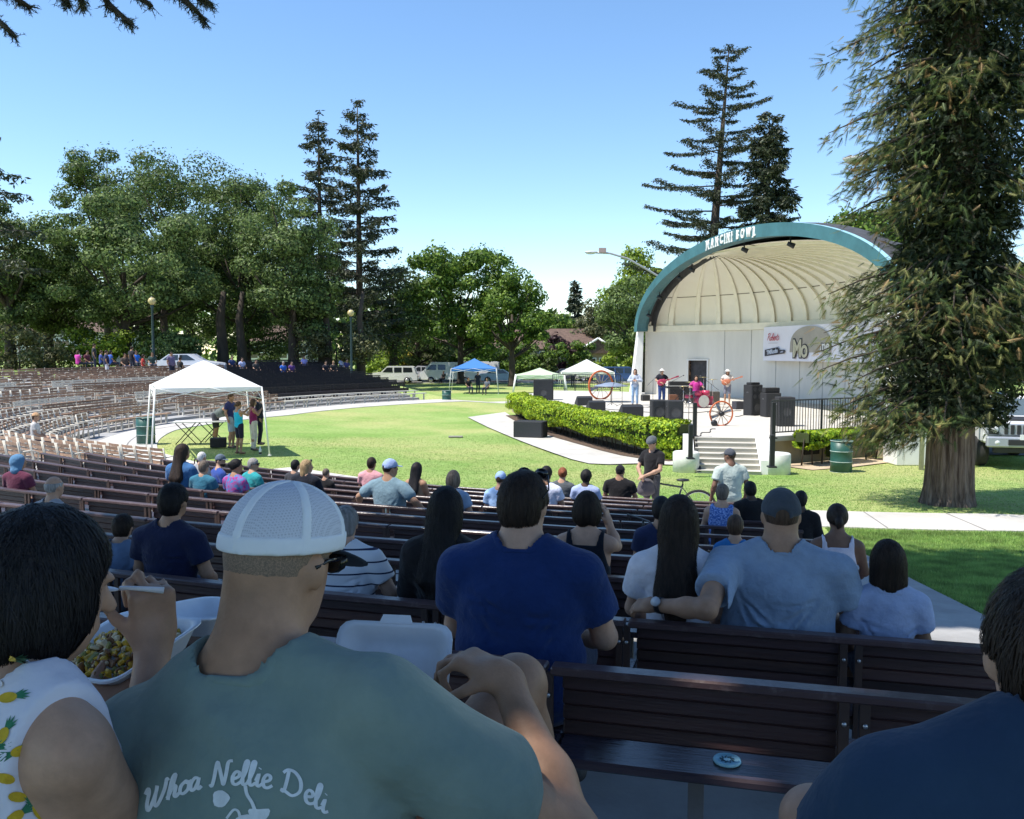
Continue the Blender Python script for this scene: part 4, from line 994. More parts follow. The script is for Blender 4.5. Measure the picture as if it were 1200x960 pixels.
for k in range(11, -3, -1):
    for seg, (pa, pb) in enumerate(((44.5, 58.0), (60.0, 76.0), (78.0, 92.0))):
        kk = k
        benchy = (seg == 2 and k > 6) or (seg == 1 and k in (7, 3)) or (seg == 2 and k in (4, 1, 5))
        r_mid = row_r(k, (pa+pb)/2)
        pitch = math.degrees((2.3 if benchy else .575)/r_mid); p = pa; i = 0
        while p+pitch < pb:
            pc = p+pitch/2; p += pitch; i += 1; r = row_r(k, pc); x, y = pol(r, pc); z = row_floor(k)
            px = 600+FPX*x/(y*CP)
            if px < -14 or y < 5: continue
            # tangent direction follows the bent front curve
            x2, y2 = pol(row_r(k, pc+.5), pc+.5); rz = math.atan2(y2-y, x2-x)+math.pi
            rz = math.atan2(math.sin(rz), math.cos(rz))
            blk = ('near', 'middle', 'far')[seg]
            if benchy: cream_bench(x, y, z, rz, 2.24, 'cream plank bench, %s block of left stand, %s row up, %s from near end' % (blk, ordn(12-k), ordn(i)), True, group='cream benches in the left stand', mb_=(m_slat if k not in (4, 8) else None))
            else:
                if (hash((k, i, seg)) % 17) == 0 and seg: continue
                chair(x, y, z, rz, 'slatted chair, %s block of left stand, %s row up, %s from near end' % (blk, ordn(12-k), ordn(i)), seg == 0 or y < 27); nch += 1
print('chairs', nch)
# far stand: cream benches stepping up beside the dark bleachers, dark benches in tree shade
m_dark = mat('shaded_bench_paint', (.016, .011, .014), .6, .3, 3); m_dark2 = mat('shaded_bench_leg', (.02, .017, .02), .6)  # brown bench colours darkened, putting the tree shade into the paint
for k in range(11, -3, -1):
    pa = 94.0; stepL = 109.5+(11-k)*1.25
    if k >= 0:
        r = row_r(k, 100); n = max(3, int(math.radians(stepL-pa)*r/2.4)); 
        w = (stepL-pa)/n
        if w > .6:
            for i in range(n):
                pc = pa+w*(i+.5); x, y = pol(row_r(k, pc), pc); x2, y2 = pol(row_r(k, pc+.5), pc+.5); rz = math.atan2(y2-y, x2-x)+math.pi
                cream_bench(x, y, row_floor(k), rz, math.radians(w)*row_r(k, pc)-.04, 'cream bench beside the dark stand, %s row up, %s from left' % (ordn(12-k), ordn(i+1)), True, m2=m_frame, mb_=(m_slat if k not in (4, 8) else None))
    sunl = k >= 10  # sunlit front rows: the sunlight is put in as paler cream paint
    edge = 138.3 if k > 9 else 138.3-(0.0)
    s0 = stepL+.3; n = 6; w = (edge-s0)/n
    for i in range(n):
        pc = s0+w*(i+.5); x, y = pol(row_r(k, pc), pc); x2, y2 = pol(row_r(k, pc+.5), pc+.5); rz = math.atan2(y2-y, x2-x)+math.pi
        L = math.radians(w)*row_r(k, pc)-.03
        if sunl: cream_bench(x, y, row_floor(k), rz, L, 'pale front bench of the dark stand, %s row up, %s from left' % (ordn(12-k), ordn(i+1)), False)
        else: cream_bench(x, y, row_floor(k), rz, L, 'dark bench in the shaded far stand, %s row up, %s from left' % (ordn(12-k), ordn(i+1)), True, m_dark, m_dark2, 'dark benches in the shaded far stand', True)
# ============================================================ people: smooth blended bodies polygonised with surface nets
def surface_nets(F, org, h):
    nx, ny, nz = F.shape; S = F < 0
    c = [S[i:nx-1+i, j:ny-1+j, k:nz-1+k] for i in (0, 1) for j in (0, 1) for k in (0, 1)]
    cnt = sum(x.astype(np.int8) for x in c); mask = (cnt > 0) & (cnt < 8); I = np.argwhere(mask)
    if len(I) == 0: return np.zeros((0, 3)), np.zeros((0, 4), int)
    acc = np.zeros((len(I), 3)); n = np.zeros(len(I))
    G = lambda o: F[I[:, 0]+o[0], I[:, 1]+o[1], I[:, 2]+o[2]]
    for ax in range(3):
        o1, o2 = [a for a in range(3) if a != ax]
        for u in (0, 1):
            for v in (0, 1):
                a = [0, 0, 0]; a[o1] = u; a[o2] = v; b = list(a); b[ax] = 1
                fa, fb = G(a), G(b); cr = (fa < 0) != (fb < 0); d = fa-fb; t = np.where(cr, fa/np.where(np.abs(d) < 1e-12, 1e-12, d), 0)
                P = np.tile(np.array(a, float), (len(I), 1)); P[:, ax] = t; acc += P*cr[:, None]; n += cr
    Vt = (I+acc/n[:, None])*h+np.array(org)
    idx = -np.ones(mask.shape, np.int64); idx[tuple(I.T)] = np.arange(len(I)); Q = []
    for ax in range(3):
        o1, o2 = (ax+1) % 3, (ax+2) % 3
        sl = [slice(None)]*3; s2 = [slice(None)]*3; sl[ax] = slice(0, -1); s2[ax] = slice(1, None)
        A = S[tuple(sl)]; B = S[tuple(s2)]; E = np.argwhere(A != B)
        E = E[(E[:, o1] > 0) & (E[:, o2] > 0) & (E[:, o1] < F.shape[o1]-1) & (E[:, o2] < F.shape[o2]-1)]
        if len(E) == 0: continue
        ins = A[tuple(E.T)]
        def cid(d1, d2): 
            e = E.copy(); e[:, o1] -= d1; e[:, o2] -= d2; return idx[tuple(e.T)]
        q = np.stack([cid(1, 1), cid(0, 1), cid(0, 0), cid(1, 0)], 1); q[~ins] = q[~ins][:, ::-1]; Q.append(q)
    Q = np.concatenate(Q)
    for _ in range(2):          # relax the voxel steps
        s_ = np.zeros_like(Vt); c_ = np.zeros(len(Vt))
        for a, b in ((0, 1), (1, 2), (2, 3), (3, 0)):
            for u, v in ((a, b), (b, a)):
                for ax in range(3): s_[:, ax] += np.bincount(Q[:, u], Vt[Q[:, v], ax], len(Vt))
                c_ += np.bincount(Q[:, u], minlength=len(Vt))
        Vt = Vt*.5+.5*s_/np.maximum(c_, 1)[:, None]
    return Vt, Q
class SDF:
    def __init__(s): s.pr = []
    def cap(s, a, b, r0, r1=None, k=.02): s.pr.append(('c', np.array(a, float), np.array(b, float), r0, r0 if r1 is None else r1, k)); return s
    def ell(s, c, r, k=.02, rot=None): s.pr.append(('e', np.array(c, float), np.array(r, float), None if rot is None else np.array(Euler(rot).to_matrix() if not isinstance(rot, Matrix) else rot), 0, k)); return s
    def box(s, c, r, rnd=.01, k=.02, rot=None): s.pr.append(('b', np.array(c, float), np.array(r, float), None if rot is None else np.array(Euler(rot).to_matrix() if not isinstance(rot, Matrix) else rot), rnd, k)); return s
    def bounds(s):
        lo = np.full(3, 1e9); hi = -lo
        for p in s.pr:
            if p[0] == 'c': m = max(p[3], p[4]); l = np.minimum(p[1], p[2])-m; u = np.maximum(p[1], p[2])+m
            else: m = float(np.linalg.norm(p[2])) if p[3] is not None else p[2]; l = p[1]-m; u = p[1]+m
            lo = np.minimum(lo, l); hi = np.maximum(hi, u)
        return lo, hi
    def mesh(s, h, infl=0.0, clip=None, disp=None, grow=0.03):
        lo, hi = s.bounds(); lo = lo-infl-grow; hi = hi+infl+grow; nd = np.maximum(3, np.ceil((hi-lo)/h).astype(int)+1)
        ax = [lo[i]+h*np.arange(nd[i]) for i in range(3)]; F = np.full(nd, .3, np.float32)
        for p in s.pr:
            kk = p[5]; pad = kk+infl+3*h
            if p[0] == 'c': m = max(p[3], p[4]); l = np.minimum(p[1], p[2])-m; u = np.maximum(p[1], p[2])+m
            else: m = float(np.linalg.norm(p[2])) if p[3] is not None else p[2]; l = p[1]-m; u = p[1]+m
            i0 = np.clip(((l-pad-lo)/h).astype(int), 0, nd-1); i1 = np.clip(((u+pad-lo)/h).astype(int)+2, 1, nd)
            sl = tuple(slice(a, b) for a, b in zip(i0, i1))
            X = ax[0][sl[0]][:, None, None]; Y = ax[1][sl[1]][None, :, None]; Z = ax[2][sl[2]][None, None, :]
            if p[0] == 'c':
                a, b = p[1], p[2]; d = b-a; L = max(1e-9, d@d); px, py, pz = X-a[0], Y-a[1], Z-a[2]
                t = np.clip((px*d[0]+py*d[1]+pz*d[2])/L, 0, 1); D = np.sqrt((px-t*d[0])**2+(py-t*d[1])**2+(pz-t*d[2])**2)-(p[3]+(p[4]-p[3])*t)
            else:
                px, py, pz = X-p[1][0], Y-p[1][1], Z-p[1][2]
                if p[3] is not None: 
                    M = p[3]; px, py, pz = M[0, 0]*px+M[1, 0]*py+M[2, 0]*pz, M[0, 1]*px+M[1, 1]*py+M[2, 1]*pz, M[0, 2]*px+M[1, 2]*py+M[2, 2]*pz
                r = p[2]
                if p[0] == 'e':
                    k0 = np.sqrt((px/r[0])**2+(py/r[1])**2+(pz/r[2])**2); k1 = np.sqrt((px/r[0]**2)**2+(py/r[1]**2)**2+(pz/r[2]**2)**2); D = k0*(k0-1)/np.maximum(k1, 1e-6)
                else:
                    qx, qy, qz = np.abs(px)-r[0]+p[4], np.abs(py)-r[1]+p[4], np.abs(pz)-r[2]+p[4]
                    D = np.sqrt(np.maximum(qx, 0)**2+np.maximum(qy, 0)**2+np.maximum(qz, 0)**2)+np.minimum(np.maximum(qx, np.maximum(qy, qz)), 0)-p[4]
            A = F[sl]; k = max(kk, 1e-5); hh = np.clip(.5+.5*(A-D)/k, 0, 1); F[sl] = A+(D-A)*hh-k*hh*(1-hh)
        F -= infl
        if clip is not None or disp is not None:
            X, Y, Z = np.meshgrid(*ax, indexing='ij')
            if disp is not None: F = F+disp(X, Y, Z)
            if clip is not None: F = np.maximum(F, clip(X, Y, Z))
        F = F.astype(np.float32); F[0] = F[-1] = .3; F[:, 0] = F[:, -1] = .3; F[:, :, 0] = F[:, :, -1] = .3
        return surface_nets(F, lo, h)
def V3(*a): return np.array(a, float)
def rotx(v, a, o=(0, 0, 0)):
    v = np.array(v, float)-o; c, s = math.cos(a), math.sin(a); return np.array([v[0], v[1]*c-v[2]*s, v[1]*s+v[2]*c])+o
def rotz(v, a, o=(0, 0, 0)):
    v = np.array(v, float)-o; c, s = math.cos(a), math.sin(a); return np.array([v[0]*c-v[1]*s, v[0]*s+v[1]*c, v[2]])+o
def hand(S, wrist, d, nrm, side, curl=.5, sc=1.0, curls=None, spread=.0, thumb=.6):
    """palm, four fingers with two bends, thumb from the side of the palm. d = towards finger tips, nrm = palm side"""
    d = d/np.linalg.norm(d); nrm = nrm-d*(nrm@d); nrm = nrm/np.linalg.norm(nrm); lat = np.cross(d, nrm)*side
    M = Matrix((tuple(lat), tuple(d), tuple(nrm))).transposed()
    S.box(wrist+d*.048*sc, (.040*sc, .048*sc, .0135*sc), .0125*sc, .012, M)
    S.cap(wrist-d*.01, wrist+d*.02*sc, .026*sc, .030*sc, .02)
    for i in range(4):
        c = curls[i] if curls else curl; x = (-.030+.020*i)*sc; L = (.040, .046, .043, .034)[i]*sc
        b = wrist+d*(.090-.004*abs(i-1.3))*sc+lat*x; dd = d+lat*(i-1.5)*spread; dd = dd/np.linalg.norm(dd); r = (.0092, .0095, .009, .008)[i]*sc
        for j in range(3):
            an = c*(1.0, 1.25, .8)[j]; ca, sa = math.cos(an), math.sin(an); n2 = nrm
            if j == 0: cur = dd; nn = nrm
            cur, nn = cur*ca+nn*sa, nn*ca-cur*sa
            ll = L*(1, .65, .5)[j]; e = b+cur*ll; S.cap(b, e, r*(1-.06*j), r*(1-.06*(j+1)), .006); b = e
    tb = wrist+d*.022*sc-lat*.030*sc+nrm*.006*sc; td = d*.62-lat*.62+nrm*thumb*.6; td = td/np.linalg.norm(td)
    e = tb+td*.040*sc; S.cap(tb, e, .0145*sc, .011*sc, .012); td2 = td*.75+d*.4+nrm*thumb*.4; td2 = td2/np.linalg.norm(td2); S.cap(e, e+td2*.030*sc, .0105*sc, .009*sc, .006)
SKIN = {'light': (.46, .27, .185), 'tan': (.36, .20, .125), 'brown': (.17, .09, .06), 'dark': (.08, .045, .03)}
HAIRC = {'black': (.012, .010, .011), 'dark': (.028, .017, .012), 'brown': (.07, .04, .025), 'blond': (.34, .23, .12), 'grey': (.30, .28, .27), 'white': (.62, .60, .58), 'red': (.22, .07, .03), 'greybrown': (.15, .115, .09), 'stubble': (.2, .14, .1)}
def skin_mat(k): return mat('skin_'+k, SKIN[k], .55, .22, 7, .35, 160, spec=.3, dist=.002)
def hair_mat(k):
    n = 'hair_'+k
    if k == 'stubble': return mat(n, (.13, .095, .07), .7, 0, 420, .3, 300, c2=(.30, .19, .13), fac=(.40, .62), dist=.001)
    if n in MATS: return MATS[n]
    c = HAIRC[k]; return mat(n, c, .55, .45, 18, .9, 55, stretch=(3.5, 3.5, .25), spec=.22, dist=.006)
def cloth_mat(c, n=None, **kw):
    n = n or 'cloth_%02d_%02d_%02d' % tuple(int(x*99) for x in c); return mat(n, c, .92, .14, 7, .8, 13, sheen=.12, spec=.15, dist=.022, **kw)
def folds(amp, seed=0, sc=1.0):
    base = wrinkle(amp*.55, seed, sc); r = np.random.default_rng(seed+900); SG = []
    for sx in (-1, 1):
        for i in range(5):      # creases fanning out of each armpit and across the lower back
            a = (sx*(.17+r.uniform(-.02, .03)), .42+r.uniform(-.05, .05)); b = (sx*r.uniform(-.05, .10), .10+r.uniform(0, .34)); SG.append((a, b, r.uniform(.006, .012), r.uniform(.5, 1)))
    for i in range(5):
        z = r.uniform(.04, .30); SG.append(((-.15+r.uniform(-.03, .05), z), (.15+r.uniform(-.05, .03), z+r.uniform(-.05, .05)), r.uniform(.007, .013), r.uniform(.4, .9)))
    def f(X, Y, Z):
        o = base(X, Y, Z)
        for (ax, az), (bx_, bz), w, g in SG:
            dx, dz = bx_-ax, bz-az; L2 = dx*dx+dz*dz; zz = Z+.012*np.sin(X*23+g*9); t = np.clip(((X-ax)*dx+(zz-az)*dz)/L2, 0, 1); d = np.sqrt((X-ax-t*dx)**2+(zz-az-t*dz)**2); fade = np.sin(np.pi*np.clip(t*.9+.05, 0, 1)); o = o+amp*1.15*g*fade*(np.exp(-(d/w)**2)-.55*np.exp(-((d-w*1.9)/w)**2))
        return o
    return f
def wrinkle(amp, seed=0, sc=1.0):
    r = np.random.default_rng(seed); K = [(r.normal(0, 1, 3)*np.array([9, 9, 16])*sc, r.uniform(0, 6.3), r.uniform(.5, 1)) for _ in range(7)]
    def f(X, Y, Z):
        w = .6*np.sin(X*7+Z*5+seed)+.5*np.sin(Z*9-X*4); o = 0
        for k, p, a in K: o = o+a*np.sin(X*k[0]+Y*k[1]+Z*k[2]+p+1.3*w)
        o = o/3.0
        return amp*(1-np.abs(o)*1.4)*-1.0*.8
    return f
PEOPLE = []
def strands(ho, m, kind, hp, root, N=2600):
    """fine hair ribbons combed over the hair volume"""
    if ho is None: return ho
    me = ho.data; bv = BVHTree.FromPolygons([v.co for v in me.vertices], [tuple(p.vertices) for p in me.polygons]); rs = np.random.default_rng(len(PEOPLE)+50)
    ps = me.polygons; ids = rs.integers(0, len(ps), N); V = []; F = []; G_ = Vector((0, 0, -1)); n_ = 5 if kind == 'long' else 4; st = .022 if kind == 'long' else .010
    for i in ids:
        p = Vector(ps[int(i)].center); nrm = Vector(ps[int(i)].normal); ja = Vector(rs.normal(0, .22, 3)); pts = []
        for k in range(n_):
            d = G_+ja
            if kind == 'short': d = d+Vector((p.x-hp[0], p.y-hp[1]+.05, 0))*5
            d = d-nrm*d.dot(nrm)
            if d.length < .05: break
            d.normalize(); s_ = d.cross(nrm).normalized(); w = .0011*(1-k/n_)+.0003; o_ = p+nrm*(.0012+.0012*k*(rs.uniform() if kind == 'long' else 1)); pts.append((o_-s_*w, o_+s_*w)); q = p+d*st; h = bv.find_nearest(q)
            if h[0] is None or (h[0]-q).length > .02: break
            p = h[0]; nrm = h[1]
        if len(pts) > 1:
            b = len(V)
            for a_, c_ in pts: V += [a_, c_]
            F += [(b+2*k, b+2*k+1, b+2*k+3, b+2*k+2) for k in range(len(pts)-1)]
    o = link_mesh('hair_strands', nmesh('hair_strands', [tuple(v) for v in V], F, m), root); o['kind'] = 'stuff'; return ho
def person(label, loc, rz, sc=1.0, vox=.014, w=1.0, fat=0.0, lean=0.0, yaw=0.0, pitch=0.0, tilt=0.0, pose='sit', legsP=None, roll=0.0, arms=None, skin='light', hair='short', hairc='dark', hat=None, hatc=(.03, .03, .04), top='tee', topc=(.1, .1, .1), legc=(.03, .035, .06), legs='trousers', shoe=(.05, .05, .05), group=None, glasses=False, texture=None, beard=False, build=None, neck=0.0, hide_legs=False, chest=0.0, detail=False, name='person'):
    S = SDF(); TR = SDF(); UA = []; f = fat
    L = lambda v: rotx(v, -lean, V3(0, 0, .08))      # lean forwards (towards +y)
    pel = V3(0, .02, .10); L0 = L; pv = L0(V3(0, -.012, .60))
    if roll:
        def L(v):
            q = L0(v)-pv; c_, s_ = math.cos(roll), math.sin(roll); k_ = min(1, max(0, (v[2]-.05)/.4)); q2 = np.array([q[0]*c_+q[2]*s_, q[1], -q[0]*s_+q[2]*c_]); return pv+q*(1-k_)+q2*k_
    def tor(Sd, k=.05):
        Sd.ell(pel, (.165*w+f*.6, .125+f*.6, .115), k); Sd.ell(L(V3(0, .015+f*.3, .25)), (.150*w+f, .112+f*1.1, .16), k)
        Sd.ell(L(V3(0, .01+f*.1, .42)), (.172*w+f*.5, .112+f*.6, .185), k)
        if chest: Sd.ell(L(V3(0, .09, .40)), (.13, .06, .06), .04)
        Sd.cap(L(V3(-.155*w, -.012, .530)), L(V3(.155*w, -.012, .530)), .052, .052, k)
        for sx in (-1, 1): Sd.cap(L(V3(sx*.03, -.012, .622)), L(V3(sx*.145*w, -.014, .553)), .040+f*.2, .042, .04)
    tor(S); tor(TR)
    nb = pv; neck = neck-(.018 if w > 1.12 else .006); hc = L0(V3(0, .035, .775+neck)); 
    hp = hc+V3(0, .02*math.sin(pitch), -.012*abs(math.sin(pitch)))
    hr = Euler((-pitch, tilt, yaw)).to_matrix(); hM = np.array(hr)
    HL = lambda v: hp+hM@np.array(v, float)
    S.cap(nb-V3(0, 0, .03), HL(V3(0, -.02, -.06)), .060+f*.35, .055+f*.42, .035)
    S.ell(HL(V3(0, -.008, .012)), (.074, .094, .100), .02, hr); S.ell(HL(V3(0, .028, -.045)), (.056, .060, .068), .03, hr); S.ell(HL(V3(0, .052, -.078)), (.030, .028, .022), .03, hr)
    S.cap(HL(V3(0, .088, .010)), HL(V3(0, .108, -.022)), .009, .014, .012)
    S.cap(HL(V3(-.022, .083, -.052)), HL(V3(.022, .083, -.052)), .010, .010, .012)
    for sx in (-1, 1):
        S.ell(HL(V3(sx*.079, -.005, -.008)), (.010, .019, .031), .006, hr @ Euler((0, 0, sx*-.35)).to_matrix())
        S.ell(HL(V3(sx*.030, .080, .028)), (.020, .012, .008), .01, hr)
    # arms
    A = {}
    defaults = {'sit': {'L': (V3(-.245*w, .05, .30), V3(-.15, .30, .16)), 'R': (V3(.245*w, .05, .30), V3(.15, .30, .16))},
                'stand': {'L': (V3(-.26*w, -.03, .28), V3(-.27*w, .06, .05)), 'R': (V3(.26*w, -.03, .28), V3(.27*w, .06, .05))}}[pose]
    arms = arms or {}
    for sd, sx in (('L', -1), ('R', 1)):
        spec = arms.get(sd, defaults[sd]); el, wr = np.array(spec[0], float), np.array(spec[1], float); sh = L(V3(sx*.185*w, -.012, .528))
        af = .9 if top in ('tank', 'sleeveless') else 1.0; S.cap(sh, el, (.050+f*.2)*af, (.041+f*.1)*af, .035); S.cap(el, wr, .041+f*.1, .028, .02)
        mid = el*.65+wr*.35; S.ell(mid, (.043, .043, .043), .03)
        hd = (spec[2] if len(spec) > 2 and spec[2] is not None else wr-el); hn = spec[3] if len(spec) > 3 and spec[3] is not None else V3(-sx*.5, .2, -.8)
        kw = spec[4] if len(spec) > 4 else {}
        hand(S, wr, np.array(hd, float), np.array(hn, float), -sx, **kw); UA.append((sh, el, wr))
    # legs
    LG = SDF(); legpts = []
    if not hide_legs:
        for sx in (-1, 1):
            hip = V3(sx*.09*w, .03, .09)
            if pose == 'sit': kn = V3(sx*.13*w, .46, .085); an = V3(sx*.13*w, .43, -.33)
            else: kn = V3(sx*.10*w, .05, -.38); an = V3(sx*.11*w, 0, -.78)
            if legs == 'custom' : pass
            if legsP: hip, kn, an = [np.array(q, float) for q in legsP[0 if sx < 0 else 1]]
            legpts.append((hip, kn, an)); S.cap(hip, kn, .082+f*.3, .056+f*.1, .05); S.cap(kn, an, .054, .036, .02); S.ell(kn*.62+an*.38+V3(0, -.02, 0), (.054, .056, .10), .03)
            S.cap(an+V3(0, -.02, -.03), an+V3(sx*.02, .14, -.045), .034, .026, .02)
    V, Fq = S.mesh(vox); root_me = nmesh('person', V*sc, Fq, skin_mat(skin), smooth=True)
    root = link_mesh(name, root_me, None, loc); root.rotation_euler = (0, 0, rz); tag(root, label, 'person', group)
    def part(name, Sd, m, infl=0.0, clip=None, disp=None, v=None):
        V, Fq = Sd.mesh(v or vox, infl, clip, disp)
        if len(V) == 0: return None
        o = link_mesh(name, nmesh(name, V*sc, Fq, m, smooth=True), root); return o
    parts = {}
    # top
    tm = texture or cloth_mat(topc)
    neckz = L(V3(0, 0, .60)); ndir = L(V3(0, 0, 1.0))-L(V3(0, 0, 0)); 
    hem = .01
    if top:
        T = SDF(); tor(T)
        cut = {'tee': .62, 'polo': .45, 'long': 9, 'tank': 0, 'sleeveless': .08, 'jacket': 9}[top]
        for i, (sh, el, wr) in enumerate(UA):
            if cut > 1: T.cap(sh, el, .062+f*.2, .055+f*.1, .03); T.cap(el, wr, .055, .042, .02)
            elif cut > .2: cc_ = cut-.06 if abs((el-sh)[0]) > .55*np.linalg.norm(el-sh) else cut+.1; T.cap(sh, sh+(el-sh)*cc_, .057+f*.2, .060+f*.12, .018)
        def clip(X, Y, Z):
            nx, ny, nz = nb
            zz = (X-nx)*ndir[0]+(Y-ny)*ndir[1]+(Z-nz)*ndir[2]
            rad = np.sqrt((X-nx)**2+((Y-ny-.012)*1.0)**2)
            rn = {'tank': .115, 'sleeveless': .10}.get(top, .080)+f*.2
            low = {'tank': -.10, 'sleeveless': -.03}.get(top, -.014)
            dn = np.minimum(rn-rad, zz+.42*(Y-ny)-low)      # neck hole
            d = np.maximum(dn, hem-Z)
            if top in ('tank', 'sleeveless'):
                for sh, el, wr in UA:
                    sxx = np.sign(sh[0]); lim = abs(sh[0])-(.050 if top == 'tank' else .034)
                    d = np.maximum(d, np.where(Z > .30, sxx*X-lim-.25*np.maximum(0, .50-Z), -.1))
            elif cut < 1:
                for sh, el, wr in UA:
                    e = (el-sh)/np.linalg.norm(el-sh)
                    if abs(e[0]) > .55: continue
                    ce = sh+(el-sh)*cut; q = (X-ce[0])*e[0]+(Y-ce[1])*e[1]+(Z-ce[2])*e[2]
                    pd = np.sqrt(np.maximum((X-ce[0])**2+(Y-ce[1])**2+(Z-ce[2])**2-q*q, 0)); sxx = np.sign(sh[0]); d = np.maximum(d, np.where((pd < .10+f*.4+(.03 if abs(e[0]) > .6 else 0)) & (q < .16) & (sxx*X > abs(ce[0])-(.17 if abs(e[0]) > .6 else .048+f*.1)), q, -.1))
            else:
                for sh, el, wr in UA:
                    e = (wr-el)/np.linalg.norm(wr-el); ce = wr-e*.02; q = (X-ce[0])*e[0]+(Y-ce[1])*e[1]+(Z-ce[2])*e[2]; pr = np.abs((X-ce[0]))+np.abs((Y-ce[1]))+np.abs(Z-ce[2]); d = np.maximum(d, np.where(pr < .2, q, -.1))
            return d
        parts['shirt'] = part({'tee': 't_shirt', 'polo': 'polo_shirt', 'long': 'shirt', 'tank': 'tank_top', 'sleeveless': 'top', 'jacket': 'jacket'}[top], T, tm, .013 if top in ('tank', 'sleeveless') else .017, clip, folds((.015 if vox < .0095 else .009 if vox < .012 else .007) if top != 'tank' else .003, len(PEOPLE)+3, 1.15) if vox < .02 else None, vox)
    if top in ('tee', 'long', 'jacket') and vox < .0125:
        T = SDF(); tor(T); cclip = lambda X, Y, Z: np.maximum(clip(X, Y, Z), np.maximum(np.sqrt((X-nb[0])**2+(Y-nb[1]-.012)**2)-(.080+f*.2+.020), -.034-((X-nb[0])*ndir[0]+(Y-nb[1])*ndir[1]+(Z-nb[2])*ndir[2])-.42*(Y-nb[1])))
        part('collar', T, tm, .0205, cclip, None, min(vox, .008))
    if not hide_legs and legs:
        T = SDF(); T.ell(pel, (.168*w+f*.6, .128+f*.6, .115), .05); end = {'trousers': 1.0, 'shorts': -.9, 'skirt': -.8}[legs]
        for hip, kn, an in legpts:
            if end > 0: T.cap(hip, kn, .088+f*.3, .066+f*.1, .04); T.cap(kn, an+V3(0, 0, .02), .062, .052, .02)
            else: T.cap(hip, hip+(kn-hip)*.8, .090+f*.3, .074+f*.1, .04)
        parts['trousers'] = part({'trousers': 'trousers', 'shorts': 'shorts', 'skirt': 'skirt'}[legs], T, cloth_mat(legc), .006, (lambda X, Y, Z: Z-.22), None, max(vox, .014))
        for hip, kn, an in legpts:
            T = SDF(); T.cap(an+V3(0, -.03, -.045), an+V3(0, .15, -.055), .040, .033, .02)
            part('shoe', T, mat('shoe_%02d%02d' % (int(shoe[0]*99), int(shoe[2]*99)), shoe, .6, .1), .004, None, None, max(vox, .014))
    # hair
    hm = hair_mat(hairc)
    groove = lambda X, Y, Z: .0022*np.sin(np.arctan2(Y-hp[1], X-hp[0])*38+3*np.sin(Z*22)+1.5*np.sin(X*40))
    inv = hM.T
    def loc_(X, Y, Z): x, y, z = X-hp[0], Y-hp[1], Z-hp[2]; return (inv[0, 0]*x+inv[0, 1]*y+inv[0, 2]*z, inv[1, 0]*x+inv[1, 1]*y+inv[1, 2]*z, inv[2, 0]*x+inv[2, 1]*y+inv[2, 2]*z)
    hv = min(vox, .013) if vox < .02 else vox
    if hair in ('short', 'crew', 'afro', 'curly', 'bald_fringe'):
        T = SDF(); g = {'short': .013, 'crew': .004 if hairc != 'stubble' else .0015, 'afro': .026, 'curly': .024, 'bald_fringe': .006}[hair]
        T.ell(HL(V3(0, -.010, .018)), (.075+g, .093+g, .098+g), .02, hr)
        if hair == 'short': T.ell(HL(V3(0, -.045, -.03)), (.062+g*.5, .052+g*.5, .07), .03, hr)
        def hclip(X, Y, Z):
            x, y, z = loc_(X, Y, Z); d = (y-.045-.85*z)*.75
            d = np.maximum(d, -(z+.085+.0*y))
            d = np.maximum(d, (-(z+.005)-.0)*.9+np.where(y < -.03, -.2, 0)*1.0)
            if hair == 'bald_fringe': d = np.maximum(d, z-.045)
            if hairc == 'stubble': d = np.maximum(d, -(z+.060+.004*np.sin(x*90)))
            return d
        dp = groove if hair == 'short' else (lambda X, Y, Z: (.008 if hair in ('afro', 'curly') else .001)*np.sin(X*170)*np.sin(Y*160)*np.sin(Z*150))
        ho_ = part('hair', T, hm, 0, hclip, dp, hv)
        if vox < .0125 and hair == 'short': strands(ho_, hm, 'short', hp, root)
    elif hair in ('long', 'bob', 'ponytail', 'bun', 'medium'):
        T = SDF(); T.ell(HL(V3(0, -.012, .016)), (.090, .108, .114), .03, hr)
        cl = -.07
        if hair == 'bob': T.ell(HL(V3(0, -.024, -.050)), (.102, .100, .105), .05, hr); cl = -.118
        if hair == 'medium': T.ell(HL(V3(0, -.03, -.06)), (.098, .085, .13), .04, hr); T.ell(HL(V3(0, -.05, -.13)), (.095, .06, .08), .04, hr); cl = -.21
        if hair == 'long':
            q = L(V3(0, -.105-f, .42)); T.ell(HL(V3(0, -.035, -.05)), (.094, .080, .12), .04, hr); T.cap(HL(V3(-.035, -.06, -.08)), q+V3(-.055, -.02, 0), .052, .055, .05); T.cap(HL(V3(.035, -.06, -.08)), q+V3(.055, -.02, 0), .052, .055, .05); T.cap(HL(V3(0, -.06, -.1)), q+V3(0, -.02, -.10), .055, .05, .05); cl = -9
        if hair == 'ponytail': T.cap(HL(V3(0, -.10, .02)), HL(V3(0, -.145, -.02)), .028, .03, .02); T.cap(HL(V3(0, -.145, -.02)), HL(V3(0, -.14, -.14)), .030, .014, .02)
        if hair == 'bun': T.ell(HL(V3(0, -.115, .035)), (.040, .036, .038), .015, hr)
        def hclip(X, Y, Z):
            x, y, z = loc_(X, Y, Z); d = np.where(z > -.12, (y-.035-.80*z-.06*(np.abs(x) > .075))*.75, -.1)
            d = np.maximum(d, -(z-cl-.015*np.sin(x*60)))
            if hair in ('ponytail', 'bun'): d = np.maximum(d, np.where(y > -.10, (-(z+.02)-.55*(-y))*.9, -.1))
            return d
        strands(part('hair', T, hm, 0, hclip, groove, hv), hm, 'long', hp, root) if vox < .0125 else part('hair', T, hm, 0, hclip, groove, hv)
